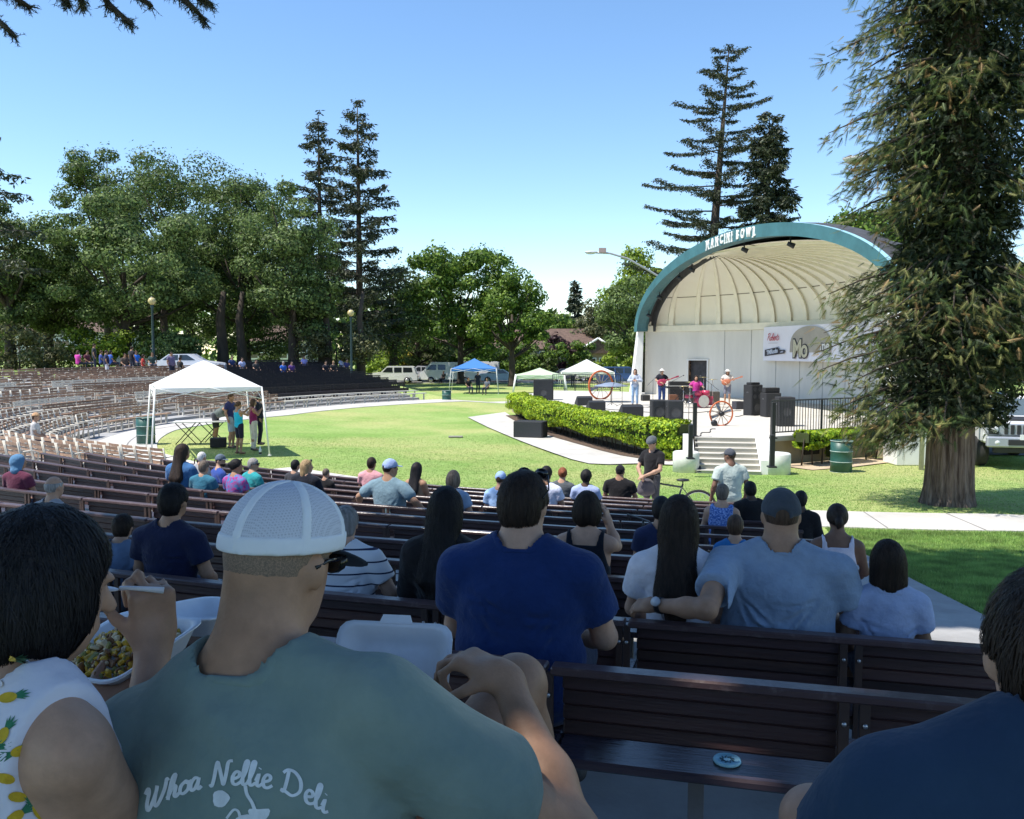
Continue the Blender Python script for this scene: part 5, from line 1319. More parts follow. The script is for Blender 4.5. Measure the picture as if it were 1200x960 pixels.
    if beard:
        T = SDF(); T.ell(HL(V3(0, .03, -.06)), (.062, .066, .062), .02, hr); part('beard', T, hair_mat(hairc), 0, lambda X, Y, Z: loc_(X, Y, Z)[2]+.045, None, hv)
    # hats
    if hat:
        hmt = cloth_mat(hatc); T = SDF(); T.ell(HL(V3(0, -.006, .022)), (.088, .106, .108), .02, hr)
        def cc(X, Y, Z): x, y, z = loc_(X, Y, Z); return -(z-.012-.12*y)
        if hat in ('cap', 'beanie'):
            def cc(X, Y, Z):
                x, y, z = loc_(X, Y, Z); d = -(z-.016-.10*y)
                if hat == 'cap': d = np.maximum(d, .028-np.sqrt(x*x+(z-.014)**2)+np.where(y < -.05, 0, -.3))
                else: d = -(z+.01-.3*y)
                return d
            seams = (lambda X, Y, Z: (lambda q: -.0016*np.exp(-(np.sin(3*np.arctan2(q[0], q[1]))/.09)**2)+.0)(loc_(X, Y, Z)))
            part('cap' if hat == 'cap' else 'knit_hat', T, hmt, 0, cc, seams if vox < .012 else None, hv)
        if hat == 'cap':
            B = SDF(); B.ell(HL(V3(0, .085, .030)), (.074, .092, .007), .01, hr @ Euler((-.18, 0, 0)).to_matrix()); 
            part('brim', B, hmt, 0, lambda X, Y, Z: -(loc_(X, Y, Z)[1]-.055), None, min(hv, .009) if vox < .02 else .014)
        if hat == 'brim':
            T = SDF(); T.ell(HL(V3(0, -.006, .05)), (.085, .10, .085), .02, hr); T.ell(HL(V3(0, -.006, .035)), (.17, .18, .012), .02, hr); part('sun_hat', T, hmt, 0, lambda X, Y, Z: -(loc_(X, Y, Z)[2]-.018), None, max(hv, .012))
        if hat == 'helmet':
            T = SDF(); T.ell(HL(V3(0, -.01, .05)), (.10, .135, .095), .02, hr); part('helmet', T, hmt, 0, lambda X, Y, Z: -(loc_(X, Y, Z)[2]-.025), None, max(hv, .012))
        if hat == 'scarf':
            T = SDF(); T.ell(HL(V3(0, -.02, .01)), (.102, .118, .118), .03, hr); T.ell(HL(V3(0, -.05, -.12)), (.11, .08, .08), .04, hr); part('head_scarf', T, hmt, 0, lambda X, Y, Z: (loc_(X, Y, Z)[1]-.05-.3*loc_(X, Y, Z)[2]), wrinkle(.005, 5, 1.5), hv)
    if glasses == 'head':
        mb = MB()
        for sx in (-1, 1): mb.ell(HL(V3(sx*.034, .075, .105)), (.028, .012, .020), tuple(hr.to_euler()), 10, 0, 6); mb.tube([HL(V3(sx*.062, .07, .10)), HL(V3(sx*.092, .01, .06)), HL(V3(sx*.09, -.04, .035))], .003, 5)
        o = mb.build('sunglasses', mat('sunglass_black', (.01, .01, .012), .15, 0), root); o.scale = (sc,)*3
    if glasses == 'eyes':
        mb = MB()
        for sx in (-1, 1): mb.ell(HL(V3(sx*.036, .092, .012)), (.032, .010, .023), tuple(hr.to_euler()), 10, 0, 6); mb.tube([HL(V3(sx*.066, .085, .018)), HL(V3(sx*.086, .01, .012)), HL(V3(sx*.084, -.015, 0))], .0035, 5)
        o = mb.build('sunglasses', mat('sunglass_black', (.01, .01, .012), .15, 0), root); o.scale = (sc,)*3
    PEOPLE.append(root)
    root_info = dict(hp=hp, hM=hM, L=L, parts=parts, sc=sc)
    return root, root_info
# ============================================================ the audience
SEAT_H = .44
def seat_pos(k, px, dr=.22):
    x, y = row_at_px(k, px, -dr); phi = math.degrees(math.atan2(CX-x, CY-y)); return Vector((x, y, row_floor(k)+SEAT_H-(.035 if k == 1 else 0))), phi
def sitter(label, k, px, top_py, face=0, **kw):
    """spectator on row k (0 nearest) seen from behind; px = head column, top_py = top of the head in the photograph"""
    p, phi = seat_pos(k, px); zt = at(px, top_py, p.y).z; extra = .012 if not kw.get('hat') else .02
    sc = max(.60, min(1.25, (zt-p.z)/(.895+extra)))
    rz = math.radians(-phi+face)
    kw.setdefault('vox', .011 if k <= 2 else (.014 if k <= 5 else .018))
    return person(label, p, rz, sc, **kw)
G = None
# row A (nearest full bench)
sitter('person in a royal blue shirt with sunglasses pushed up on dark hair', 0, 608, 545, 4, w=1.20, fat=.042, top='tee', topc=(.011, .030, .115), hair='short', hairc='dark', glasses='head', yaw=R(-14), skin='light', lean=.10, arms={'L': (V3(-.27, .16, .27), V3(-.12, .36, .2)), 'R': (V3(.29, .14, .27), V3(.14, .36, .2))})
# row B
sitter('person in a navy t-shirt with thick black hair left of the mesh cap', 1, 192, 565, 3, w=1.08, topc=(.010, .014, .045), hair='short', hairc='black', skin='tan', lean=.06)
sitter('person in a denim-blue shirt half hidden beside the navy t-shirt', 1, 128, 612, 20, w=.9, topc=(.13, .19, .30), hair='short', hairc='dark', lean=.25)
stripe = bpy.data.materials.new('striped_polo'); stripe.use_nodes = True
def _stripe():
    nt = stripe.node_tree; b = nt.nodes['Principled BSDF']; b.inputs['Roughness'].default_value = .9
    tc = nt.nodes.new('ShaderNodeTexCoord'); sp = nt.nodes.new('ShaderNodeSeparateXYZ'); m = nt.nodes.new('ShaderNodeMath'); m.operation = 'MULTIPLY'; m.inputs[1].default_value = 17.5
    f = nt.nodes.new('ShaderNodeMath'); f.operation = 'FRACT'; g = nt.nodes.new('ShaderNodeMath'); g.operation = 'GREATER_THAN'; g.inputs[1].default_value = .86
    mx = nt.nodes.new('ShaderNodeMix'); mx.data_type = 'RGBA'; mx.inputs[6].default_value = (.66, .66, .70, 1); mx.inputs[7].default_value = (.015, .02, .06, 1)
    nt.links.new(tc.outputs['Object'], sp.inputs[0]); nt.links.new(sp.outputs[2], m.inputs[0]); nt.links.new(m.outputs[0], f.inputs[0]); nt.links.new(f.outputs[0], g.inputs[0]); nt.links.new(g.outputs[0], mx.inputs[0]); nt.links.new(mx.outputs[2], b.inputs['Base Color'])
_stripe()
sitter('person in a white polo with thin navy stripes, hidden behind the white mesh cap', 1, 396, 590, 10, w=1.15, fat=.03, top='tee', texture=stripe, topc=(.6, .6, .6), hair='short', hairc='grey', skin='light', arms={'R': (V3(.33, .06, .30), V3(.20, .32, .28))}, lean=.12)
sitter('person with very long straight black hair in black, left of the royal blue shirt', 1, 520, 568, 0, w=.9, topc=(.015, .014, .016), top='long', hair='long', hairc='black', skin='tan')
r_, info = sitter('person with waist-length dark hair in a white t-shirt, on the second bench', 1, 797, 578, 0, w=.92, topc=(.66, .63, .68), hair='long', hairc='dark', skin='light')
# man in grey-blue tee with his arm along the rail
p, phi = seat_pos(1, 918); rzz = math.radians(-phi-2); scg = (at(918, 565, p.y).z-p.z)/.915
def to_local(w_, loc, rz, sc): v = Matrix.Rotation(-rz, 3, 'Z') @ (Vector(w_)-Vector(loc)); return np.array(v)/sc
elw = at(668+20, 722, p.y-.20); wrw = at(800, 722, p.y)
el = to_local(at(828, 714, p.y-.30), p, rzz, scg); wr = to_local(at(765, 709, p.y-.12), p, rzz, scg)
g_, gi = person('person in a pale blue t-shirt and slate cap with one arm along the bench', p, rzz, scg, vox=.010, w=1.30, fat=.045, top='tee', topc=(.25, .32, .43), hair='crew', hairc='brown', hat='cap', hatc=(.055, .062, .075), skin='tan', arms={'L': (el, wr, wr-el+V3(-.02, .0, -.03), V3(0, .6, -.8), dict(curl=.5))}, yaw=R(4))
m_wb = mat('watch_black', (.01, .01, .012), .3, 0)
def wristwatch(root, el, wr, sc, t=.86):
    mb = MB(); a = Vector(el).lerp(Vector(wr), t)*sc; d = (Vector(wr)-Vector(el)).normalized(); mb.tube([a-d*.012*sc, a+d*.012*sc], [.036*sc, .035*sc], 16)
    o = mb.build('watch_strap', m_wb, root); n = Vector((0, -.8, .6)); n = (n-d*n.dot(d)).normalized(); mb = MB(); mb.cyl(a+n*.030*sc, a+n*.044*sc, .021*sc, .021*sc, 16); mb.build('watch_case', mat('watch_dial', (.5, .5, .52), .25, 0), root)
wristwatch(g_, el, wr, scg)
sitter('child with long dark hair half tied back, in a pale blue t-shirt', 1, 1047, 631, 0, w=.86, topc=(.34, .40, .58), hair='medium', hairc='dark', skin='tan')
# row C
p, phi = seat_pos(2, 688); rzz = math.radians(-phi+2); s_ = (at(688, 575, p.y).z-p.z)/.91
el = to_local(at(722, 640, p.y+.02), p, rzz, s_); wr = to_local(at(713, 612, p.y+.08), p, rzz, s_)
person('person with a dark bob in a black tank top, hand raised to the head', p, rzz, s_, vox=.010, w=1.0, fat=.01, top='tank', topc=(.010, .012, .02), hair='bob', hairc='dark', skin='light', arms={'R': (el, wr, V3(-.25, .0, 1), V3(-1, .3, 0), dict(curl=.35))}, neck=.01)
# row D
sitter('person in a slate cap and white tank top at the right bench end', 3, 985, 588, 0, w=.98, top='tank', topc=(.62, .58, .68), hair='ponytail', hairc='dark', hat='cap', hatc=(.05, .055, .065), skin='brown')
sitter('brown-haired child in a bright blue t-shirt left of the slate cap', 3, 864, 602, 0, w=.8, topc=(.03, .16, .40), hair='short', hairc='brown', skin='light')
sitter('person in a navy hooded top mostly hidden by the long dark hair', 3, 776, 580, 0, w=.9, topc=(.02, .028, .075), hair='short', hairc='black', skin='tan')
sitter('person in a blue head scarf and maroon striped top near the left edge', 4, 18, 531, 15, w=1.0, topc=(.12, .03, .06), hair=None, hat='scarf', hatc=(.10, .22, .38), skin='tan', yaw=R(-30))
sitter('bald head showing just above the black bob at the left', 2, 57, 556, 0, w=1.05, topc=(.3, .3, .33), hair='bald_fringe', hairc='grey', skin='light')
# left group, rows 6-7
sitter('person with long dark brown hair in a blue top, leftmost of the left group', 6, 211, 519, 10, w=.92, topc=(.05, .14, .32), hair='long', hairc='dark', skin='tan', yaw=R(-20))
sitter('white-haired person seen between two heads in the left group', 8, 234, 529, 0, w=.95, topc=(.35, .35, .36), hair='short', hairc='white')
sitter('grey-haired person in a teal-blue shirt in the left group', 6, 236, 539, 8, w=1.1, topc=(.04, .16, .24), hair='short', hairc='greybrown')
sitter('person in a grey-blue cap and royal blue shirt in the left group', 7, 255, 531, -22, w=1.0, topc=(.03, .07, .30), hair='crew', hairc='dark', hat='cap', hatc=(.10, .13, .17), yaw=R(-55), beard=True)
sitter('person with pinned black hair and a multicoloured floral top in the left group', 6, 274, 537, -5, w=1.0, top='tee', topc=(.2, .1, .3), texture=mat('floral_cloth', (.38, .03, .22), .9, 0, 24, c2=(.05, .20, .45), fac=(.42, .58)), hair='bun', hairc='black', glasses='head', yaw=R(-40), skin='tan')
sitter('grey-haired person in a turquoise top and glasses in the left group', 7, 294, 536, -10, w=1.0, topc=(.03, .30, .33), hair='short', hairc='grey', glasses='eyes', yaw=R(-55))
sitter('person with blond hair and sunglasses on top, in a black jacket', 7, 357, 537, 0, w=1.15, fat=.03, top='long', topc=(.010, .011, .018), hair='medium', hairc='blond', glasses='head', yaw=R(-45))
sitter('dark-haired head behind the blond hair', 8, 344, 538, 0, w=.9, topc=(.05, .05, .06), hair='short', hairc='black')
sitter('balding head low beside the blond hair', 8, 380, 548, 0, w=1.0, topc=(.012, .012, .02), hair='crew', hairc='greybrown')
sitter('person in a pale pink checked shirt next to the blue mesh cap', 9, 434, 535, 6, w=1.05, topc=(.60, .30, .33), hair='short', hairc='dark', skin='tan')
sitter('person in a pale blue cap and grey t-shirt, both arms spread out', 6, 455, 535, -4, w=1.25, fat=.02, topc=(.16, .24, .29), hair='crew', hairc='dark', hat='cap', hatc=(.30, .38, .62), skin='tan', arms={'L': (V3(-.42, -.06, .38), V3(-.50, .06, .24)), 'R': (V3(.42, -.06, .38), V3(.50, .06, .24))}, yaw=R(-30))
sitter('person with straight black hair and a tan sleeveless top', 8, 487, 541, 0, w=.9, top='tank', topc=(.30, .20, .13), hair='long', hairc='black', skin='tan')
sitter('person with grey-brown bobbed hair and a pale denim sleeve', 6, 530, 550, 0, w=1.0, topc=(.24, .32, .46), hair='bob', hairc='greybrown')
sitter('person in a pale blue cap and light blue shirt, arms hidden', 7, 586, 551, 0, w=1.0, topc=(.30, .45, .72), hair='crew', hairc='brown', hat='cap', hatc=(.28, .40, .68))
sitter('black-haired person in a white shirt just right of the royal blue shirt', 8, 640, 545, 0, w=1.0, topc=(.62, .64, .78), hair='short', hairc='black', skin='tan')
sitter('person with a messy reddish-blond bun in a grey top', 10, 659, 547, 0, w=1.0, topc=(.09, .10, .11), hair='bun', hairc='red', yaw=R(20))
sitter('person with close-cropped black hair in a light blue shirt', 9, 687, 550, 0, w=1.0, topc=(.34, .40, .62), hair='afro', hairc='black', skin='dark')
sitter('person in a black cap and black t-shirt on the front bench', 11, 727, 543, 0, w=1.15, fat=.02, topc=(.012, .012, .014), hair='crew', hairc='black', hat='cap', hatc=(.012, .012, .015), skin='tan')
sitter('grey-haired person in a blue checked sleeveless top', 6, 848, 566, -6, w=1.0, top='sleeveless', topc=(.1, .2, .5), texture=mat('blue_check', (.03, .10, .38), .9, 0, 60, c2=(.30, .42, .75), fac=(.45, .6)), hair='short', hairc='greybrown', skin='light')
sitter('person in a black jacket half hidden behind the slate cap', 7, 886, 563, 20, w=1.1, top='long', topc=(.014, .014, .018), hair='short', hairc='black', skin='dark', lean=.2)
sitter('person in a black sports jacket with grey bands, right of the slate cap', 6, 941, 574, -4, w=.95, top='long', topc=(.012, .013, .018), hair='short', hairc='black', skin='dark')
# ============================================================ the three people right in front of the camera
ZSEAT = 2.21
def w2l(loc, rz, sc): return lambda px, py, Y: to_local(at(px, py, Y), loc, rz, sc)
def world_bvh(o, root):
    M = Matrix.LocRotScale(root.location, root.rotation_euler, None); me = o.data
    return BVHTree.FromPolygons([M @ v.co for v in me.vertices], [tuple(p.vertices) for p in me.polygons]), M.inverted()
# --- person with the white mesh cap
rzc = R(-15); locc = Vector((-.443, 1.23, ZSEAT+.012)); scc = 1.03; lf = w2l(locc, rzc, scc)
m_teal_tee = mat('faded_teal_cotton', (.14, .20, .195), .92, .25, 3.0, .9, 10, c2=(.27, .33, .285), fac=(.3, .75), sheen=.1, spec=.12, dist=.02)
elR, wrR = lf(672, 985, 1.30), lf(592, 796, 1.52); dirR = lf(522, 758, 1.58)-lf(592, 796, 1.52)
knR, anR = lf(606, 802, 1.72), lf(640, 985, 1.90)
capman, ci = person('person in a faded teal t-shirt and white mesh cap in front of the camera', locc, rzc, scc, vox=.0075, w=1.14, fat=.036, lean=.22, roll=-.20, neck=.020, yaw=R(-10), pitch=.26, skin='tan', top='tee', texture=m_teal_tee, hair='crew', hairc='stubble', glasses='eyes', legs='shorts', legc=(.05, .06, .08),
    arms={'R': (elR, wrR, dirR, V3(-.4, .1, -1), dict(curls=[.95, .7, .6, .55], thumb=.9, spread=.07)), 'L': (V3(-.27, .10, .27), V3(-.12, .36, .20), None, V3(0, .3, 1))},
    legsP=[(V3(-.10, .03, .09), V3(-.16, .46, .12), V3(-.15, .50, -.30)), (V3(.10, .03, .09), knR, anR)])
hp, hM = ci['hp'], ci['hM']; HLc = lambda v: hp+hM@np.array(v, float)
hr3 = Matrix([list(r) for r in hM])
# cap: white mesh rear panels with solid seam tapes and band, navy brim
def mesh_mat():
    m = bpy.data.materials.new('white_trucker_mesh'); m.use_nodes = True; nt = m.node_tree; b = nt.nodes['Principled BSDF']; b.inputs['Roughness'].default_value = .85
    tc = nt.nodes.new('ShaderNodeTexCoord'); w1 = nt.nodes.new('ShaderNodeTexVoronoi'); w1.inputs['Scale'].default_value = 260; w1.inputs['Randomness'].default_value = .12; w1.feature = 'DISTANCE_TO_EDGE'
    r = nt.nodes.new('ShaderNodeValToRGB'); e = r.color_ramp.elements; e[0].position = .10; e[1].position = .28; e[0].color = (.60, .60, .66, 1); e[1].color = (.44, .44, .50, 1)
    nt.links.new(tc.outputs['Object'], w1.inputs['Vector']); nt.links.new(w1.outputs['Distance'], r.inputs[0]); nt.links.new(r.outputs[0], b.inputs['Base Color'])
    return m
m_mesh = mesh_mat(); m_tape = mat('white_cap_tape', (.74, .74, .77), .8, .03, 20, .3, 200, dist=.001); m_navyb = mat('navy_brim', (.02, .03, .05), .8, .1, 10)
def addpart(nm, T, m, infl=0, clip=None, disp=None, v=.006):
    V, Fq = T.mesh(v, infl, clip, disp); return link_mesh(nm, nmesh(nm, V*scc, Fq, m, smooth=True), capman)
def capl(X, Y, Z):
    x, y, z = X-hp[0], Y-hp[1], Z-hp[2]; i = hM.T
    return i[0, 0]*x+i[0, 1]*y+i[0, 2]*z, i[1, 0]*x+i[1, 1]*y+i[1, 2]*z, i[2, 0]*x+i[2, 1]*y+i[2, 2]*z
T = SDF(); T.ell(HLc((0, -.004, .026)), (.090, .108, .100), .02, hr3); T.ell(HLc((0, .02, .066)), (.068, .075, .050), .05, hr3)
edge = lambda q: -(q[2]-.024-.14*q[1])
capo = addpart('cap', T, m_mesh, 0, lambda X, Y, Z: (lambda q: np.maximum(edge(q), .0))(capl(X, Y, Z)) if False else edge(capl(X, Y, Z)), None, .0055)
addpart('cap_band', T, m_tape, .0022, lambda X, Y, Z: (lambda q: np.maximum(edge(q), (q[2]-.053-.14*q[1])))(capl(X, Y, Z)), None, .004)
for k_, a_ in enumerate((0.0, R(60), R(-60), R(120))):
    def cl(X, Y, Z, a_=a_):
        q = capl(X, Y, Z); an = a_+math.pi if k_ < 2 else a_; n = (math.cos(a_), math.sin(a_)); 
        dirx, diry = math.sin(a_), -math.cos(a_)
        if k_ >= 2: dirx, diry = math.sin(a_), -math.cos(a_)
        dist = np.abs(q[0]*(-diry)+q[1]*dirx)-.0085
        side = -(q[0]*dirx+q[1]*diry)
        return np.maximum(np.maximum(dist, side), np.maximum(edge(q), -(.2-q[2])*0-.2))
    addpart('seam_tape', T, m_tape, .0026, cl, None, .004)
B = SDF(); B.ell(HLc((0, .118, .020)), (.078, .085, .006), .01, hr3 @ Euler((-.22, 0, 0)).to_matrix()); addpart('brim', B, m_navyb, 0, lambda X, Y, Z: -(capl(X, Y, Z)[1]-.06), None, .0045)
# printed script on the back
bv, Mi = world_bvh(ci['parts']['shirt'], capman)
camp = Vector((0, 0, H))
def cast(px, py, off=.0014, bv_=None):
    d = ray(px, py).normalized(); h = (bv_ or bv).ray_cast(camp, d)
    if h[0] is None: return camp+d*1.1
    n = h[1] if h[1].dot(d) < 0 else -h[1]; return h[0]+n*off
ctr = (276, 927)
fr = lambda u_, v_, z_: cast(ctr[0]+u_, ctr[1]-v_)
def place_print(mb, name, m):
    mb.v = [tuple(Mi @ Vector(v)) for v in mb.v]; return mb.build(name, m, capman)
m_print = mat('white_print', (.66, .69, .72), .9, .1, 60)
def script2(txt, size, w, x0, yb, arc):
    x = x0; mb = MB()
    for c in txt:
        adv, sts = GL[c]
        for s_ in sts:
            pts = [(x+(u_+.12*v_)*size, yb+v_*size-arc*(x+(u_)*size)**2) for (u_, v_) in s_]
            g_ = glyph_stroke(pts, fr, w, None, None); mb._add(g_.v, g_.f)
        x += adv*size
    return mb, x
tw = sum(GL[c][0] for c in 'Whoa Nellie Deli')*27.5
mb, _ = script2('Whoa Nellie Deli', 27.5, 4.6, -tw/2, 8, .0030); place_print(mb, 'lettering', m_print)
mb = MB()
def blob(cx_, cy_, pts): 
    P = [fr(cx_+x, cy_+y, 0) for x, y in pts]; mb._add([tuple(fr(cx_, cy_, 0))]+[tuple(p) for p in P], [(0, i+1, (i+1) % len(P)+1) for i in range(len(P))])
blob(-17, -8, [(10*math.cos(a)*(1+.15*math.cos(3*a)), 9*math.sin(a)-2*(math.sin(a) < -.6)) for a in np.linspace(0, 6.28, 15)[:-1]])
g_ = glyph_stroke([(12, 6), (14, -4), (20, -14), (24, -26)], fr, 4.5, None, None); mb._add(g_.v, g_.f)
blob(28, -26, [(13*math.cos(a), 8*math.sin(a)+3*math.cos(2*a)) for a in np.linspace(0, 6.28, 13)[:-1]]); blob(14, -36, [(15*math.cos(a), 9*math.sin(a)) for a in np.linspace(0, 6.28, 13)[:-1]])
g_ = glyph_stroke([(-10, -32), (-2, -22), (4, -24), (6, -34)], fr, 3.5, None, None); mb._add(g_.v, g_.f)
place_print(mb, 'printed_figure', m_print)
# collar seam ring
cb = []
# --- foam boxes
m_foam = mat('white_foam', (.74, .75, .80), .55, .03, 30, .15, 120, dist=.001)
def foam_box(name, label, M, lid_ang, food=True, sc=1.0):
    t = thing(name, label, 'food box', M.translation); t.rotation_euler = M.to_euler()
    def shell(d0, d1, h, nm, T_=None):
        mb = MB()
        def ring(a, z, c=.03): 
            pts = []
            for (sx, sy) in ((1, 1), (-1, 1), (-1, -1), (1, -1)):
                for i in range(4):
                    an = {(1, 1): 0, (-1, 1): 90, (-1, -1): 180, (1, -1): 270}[(sx, sy)]+i*30; pts.append((sx*(a-c)+c*math.cos(R(an)), sy*(a-c)+c*math.sin(R(an)), z))
            return pts
        rings = [ring(d1-.012, 0), ring(d1, .004), ring(d0, h), ring(d0+.008, h+.003), ring(d0+.008, h+.006), ring(d0-.004, h+.004), ring(d1-.004, .008), ring(d1-.02, .006)]
        V = [p for r_ in rings for p in r_]; n = 16; F = [(i*n+k, i*n+(k+1) % n, (i+1)*n+(k+1) % n, (i+1)*n+k) for i in range(len(rings)-1) for k in range(n)]; F += [tuple(range(n))[::-1], tuple(range((len(rings)-1)*n, len(rings)*n))]
        V = [Vector(v)*sc for v in V]
        if T_ is not None: V = [T_ @ v for v in V]
        mb._add([tuple(v) for v in V], F, 0, True); 
        if nm == 'lid':     # latch tab
            q = [Vector((x*sc, y*sc, z*sc)) for x, y, z in ((-.035, d0+.004, h+.001), (.035, d0+.004, h+.001), (.028, d0+.022, h+.003), (-.028, d0+.022, h+.003), (-.035, d0+.004, h+.007), (.035, d0+.004, h+.007), (.028, d0+.022, h+.007), (-.028, d0+.022, h+.007))]
            q = [T_ @ v for v in q]; mb._add([tuple(v) for v in q], [(0, 1, 2, 3)[::-1], (4, 5, 6, 7), (0, 1, 5, 4), (1, 2, 6, 5), (2, 3, 7, 6), (3, 0, 4, 7)])
        return mb.build(nm, m_foam, t)
    shell(.112, .092, .042, 'tray')
    hinge = Vector((0, .118*sc, .046*sc)); T_ = Matrix.Translation(hinge) @ Matrix.Rotation(lid_ang, 4, 'X') @ Matrix.Translation((0, .118*sc, -.046*sc))
    # lid drawn opening upwards, mirrored behind the hinge
    T_ = Matrix.Translation(hinge) @ Matrix.Rotation(lid_ang, 4, 'X') @ Matrix.Translation((0, .118*sc, -.046*sc))
    shell(.112, .092, .040, 'lid', T_)
    return t
# box of the cap wearer: lid standing up behind
M = Matrix.LocRotScale(Vector((-.268, 1.476, 2.545)), Euler((0, 0, R(-8))), None)
fb1 = foam_box('foam_box', 'open white foam food box with upright lid held by the person in the mesh cap', M, R(62))
# --- person on the left with the black bob, fork in hand
rzw = R(-30); locw = Vector((-.80, 1.20, ZSEAT+.05)); scw = 1.01; lw = w2l(locw, rzw, scw)
m_dress = mat('white_print_cotton', (.66, .64, .72), .9, .06, 4, .8, 12, dist=.015, spec=.15)
elw_, wrw_ = lw(158, 985, 1.28), lw(180, 752, 1.47)
wom, wi = person('person with a black bob in a white pineapple-print top holding a white fork', locw, rzw, scw, vox=.0075, w=1.06, fat=.02, lean=.14, neck=-.04, yaw=R(-12), pitch=.28, skin='light', top='sleeveless', texture=m_dress, hair='bob', hairc='black', legs='shorts', legc=(.05, .05, .07),
    arms={'R': (elw_, wrw_, lw(178, 690, 1.46)-wrw_, V3(-1, .35, .1), dict(curls=[1.15, 1.0, 1.3, 1.35], thumb=.9)), 'L': (lw(-130, 960, 1.3), lw(100, 830, 1.5), None, V3(0, 0, 1))})
# pineapples printed on the top
bvw, Miw = world_bvh(wi['parts']['shirt'], wom)
m_py = mat('print_yellow', (.55, .36, .02), .9, .15, 60); m_pg = mat('print_green', (.03, .17, .09), .9, .2, 60)
mby, mbg = MB(), MB(); rsP = np.random.default_rng(4)
def pineapple(px, py, ang, s_=1.0):
    c, s = math.cos(ang), math.sin(ang); F_ = lambda x, y: tuple(Miw @ cast(px+(x*c-y*s)*s_, py-(x*s+y*c)*s_, .002, bvw))
    h = bvw.ray_cast(camp, ray(px, py).normalized())
    if h[0] is None: return
    n = 14; P = [F_(11*math.cos(a), 6.2*math.sin(a)) for a in np.linspace(0, 2*math.pi, n+1)[:-1]]; mby._add([F_(0, 0)]+P, [(0, i+1, (i+1) % n+1) for i in range(n)])
    for a, L in ((-.5, 12), (-.25, 16), (0, 18), (.25, 16), (.5, 12)):
        x0 = 10; mbg._add([F_(x0, -3.0), F_(x0+L*math.cos(a), L*math.sin(a)*1.1), F_(x0, 3.0)], [(0, 1, 2)])
for (px, py, a) in ((14, 756, .2), (8, 775, .1), (10, 818, .2), (-6, 800, 2.8), (22, 880, 3.5), (44, 895, 4.3), (6, 912, 2.9), (20, 934, -.1), (18, 957, .6), (62, 918, 4.6), (58, 925, 2.5), (70, 948, 5), (40, 865, 3.9), (75, 905, 1.2), (88, 930, 4.1), (82, 885, 2), (4, 862, 1), (45, 952, 2.2), (-12, 880, .4)): pineapple(px, py, a)
if mby.v: mby.build('printed_fruit', m_py, wom, kind='stuff'); mbg.build('printed_leaves', m_pg, wom, kind='stuff')
# fork
a = at(112, 691, 1.44); b = at(150, 689, 1.44); c = at(192, 692, 1.455); t = thing('fork', 'white plastic fork held up by the person with the black bob', 'fork', a)
m_pl = mat('white_plastic', (.75, .75, .8), .35, 0); mb = MB(); mb.tube([b-(b-a)*.25, b, c], [.004, .0035, .006], 8); mb.build('handle', m_pl, t, world=True)
mb = MB(); mb.ell(a.lerp(b, .38), (.019, .010, .0035), (0, .1, 0), 12, 0, 8)
for i in range(4): p = a+Vector((0, (i-1.5)*.0052, 0)); mb.tube([p+Vector((.014, 0, 0)), p+Vector((-.002, 0, .001))], [.0018, .0010], 5)
mb.build('tines', m_pl, t, world=True)
c = at(146, 768, 1.66); M = Matrix.LocRotScale(Vector((c.x, c.y, c.z-.02)), Euler((R(13), R(-3), R(-26))), None)
fb2 = foam_box('foam_box', 'open white foam box full of yellow and brown food at the left', M, R(-20))
fd = MB(); rf = np.random.default_rng(9)
for i in range(420):
    x, y = rf.uniform(-.088, .088, 2); zt = .018+.030*max(0, 1-(x*x+y*y)/.011)+rf.uniform(0, .014); s_ = rf.uniform(.006, .015)
    fd.box((x, y, zt), (s_*1.7, s_, s_*.55), rot=tuple(rf.uniform(-1.5, 1.5, 3)), mi=int(rf.choice([0, 0, 0, 1, 1, 2, 3])), bev=s_*.2)
o = fd.build('food', [mat('food_yellow', (.62, .38, .03), .5, .3, 80), mat('food_brown', (.20, .09, .03), .5, .3, 80), mat('food_green', (.22, .22, .06), .5, .3, 80), mat('food_cream', (.62, .5, .32), .5, .2, 80)], fb2); o['kind'] = 'stuff'
# --- person at the right edge in a dark blue t-shirt
rzr = R(-4); locr = Vector((.715, .98, ZSEAT+.055)); scr = .985; lr = w2l(locr, rzr, scr)
rman, ri = person('person in a dark blue t-shirt cut off by the right edge', locr, rzr, scr, vox=.008, w=1.25, fat=.03, lean=.16, neck=-.055, yaw=R(-6), pitch=.05, skin='light', top='tee', texture=mat('dark_blue_cotton', (.016, .035, .075), .93, .3, 3, .9, 10, c2=(.03, .06, .11), fac=(.3, .8), sheen=.1, spec=.12, dist=.02), hair='short', hairc='dark', legs='shorts', legc=(.45, .45, .55),
    arms={'L': (lr(962, 1040, 1.12), lr(1090, 1010, 1.40), None, V3(0, .3, -1))}, legsP=[(V3(-.10, .03, .09), lr(955, 962, 1.42), lr(985, 1130, 1.55)), (V3(.10, .03, .09), V3(.13, .46, .09), V3(.13, .45, -.33))])
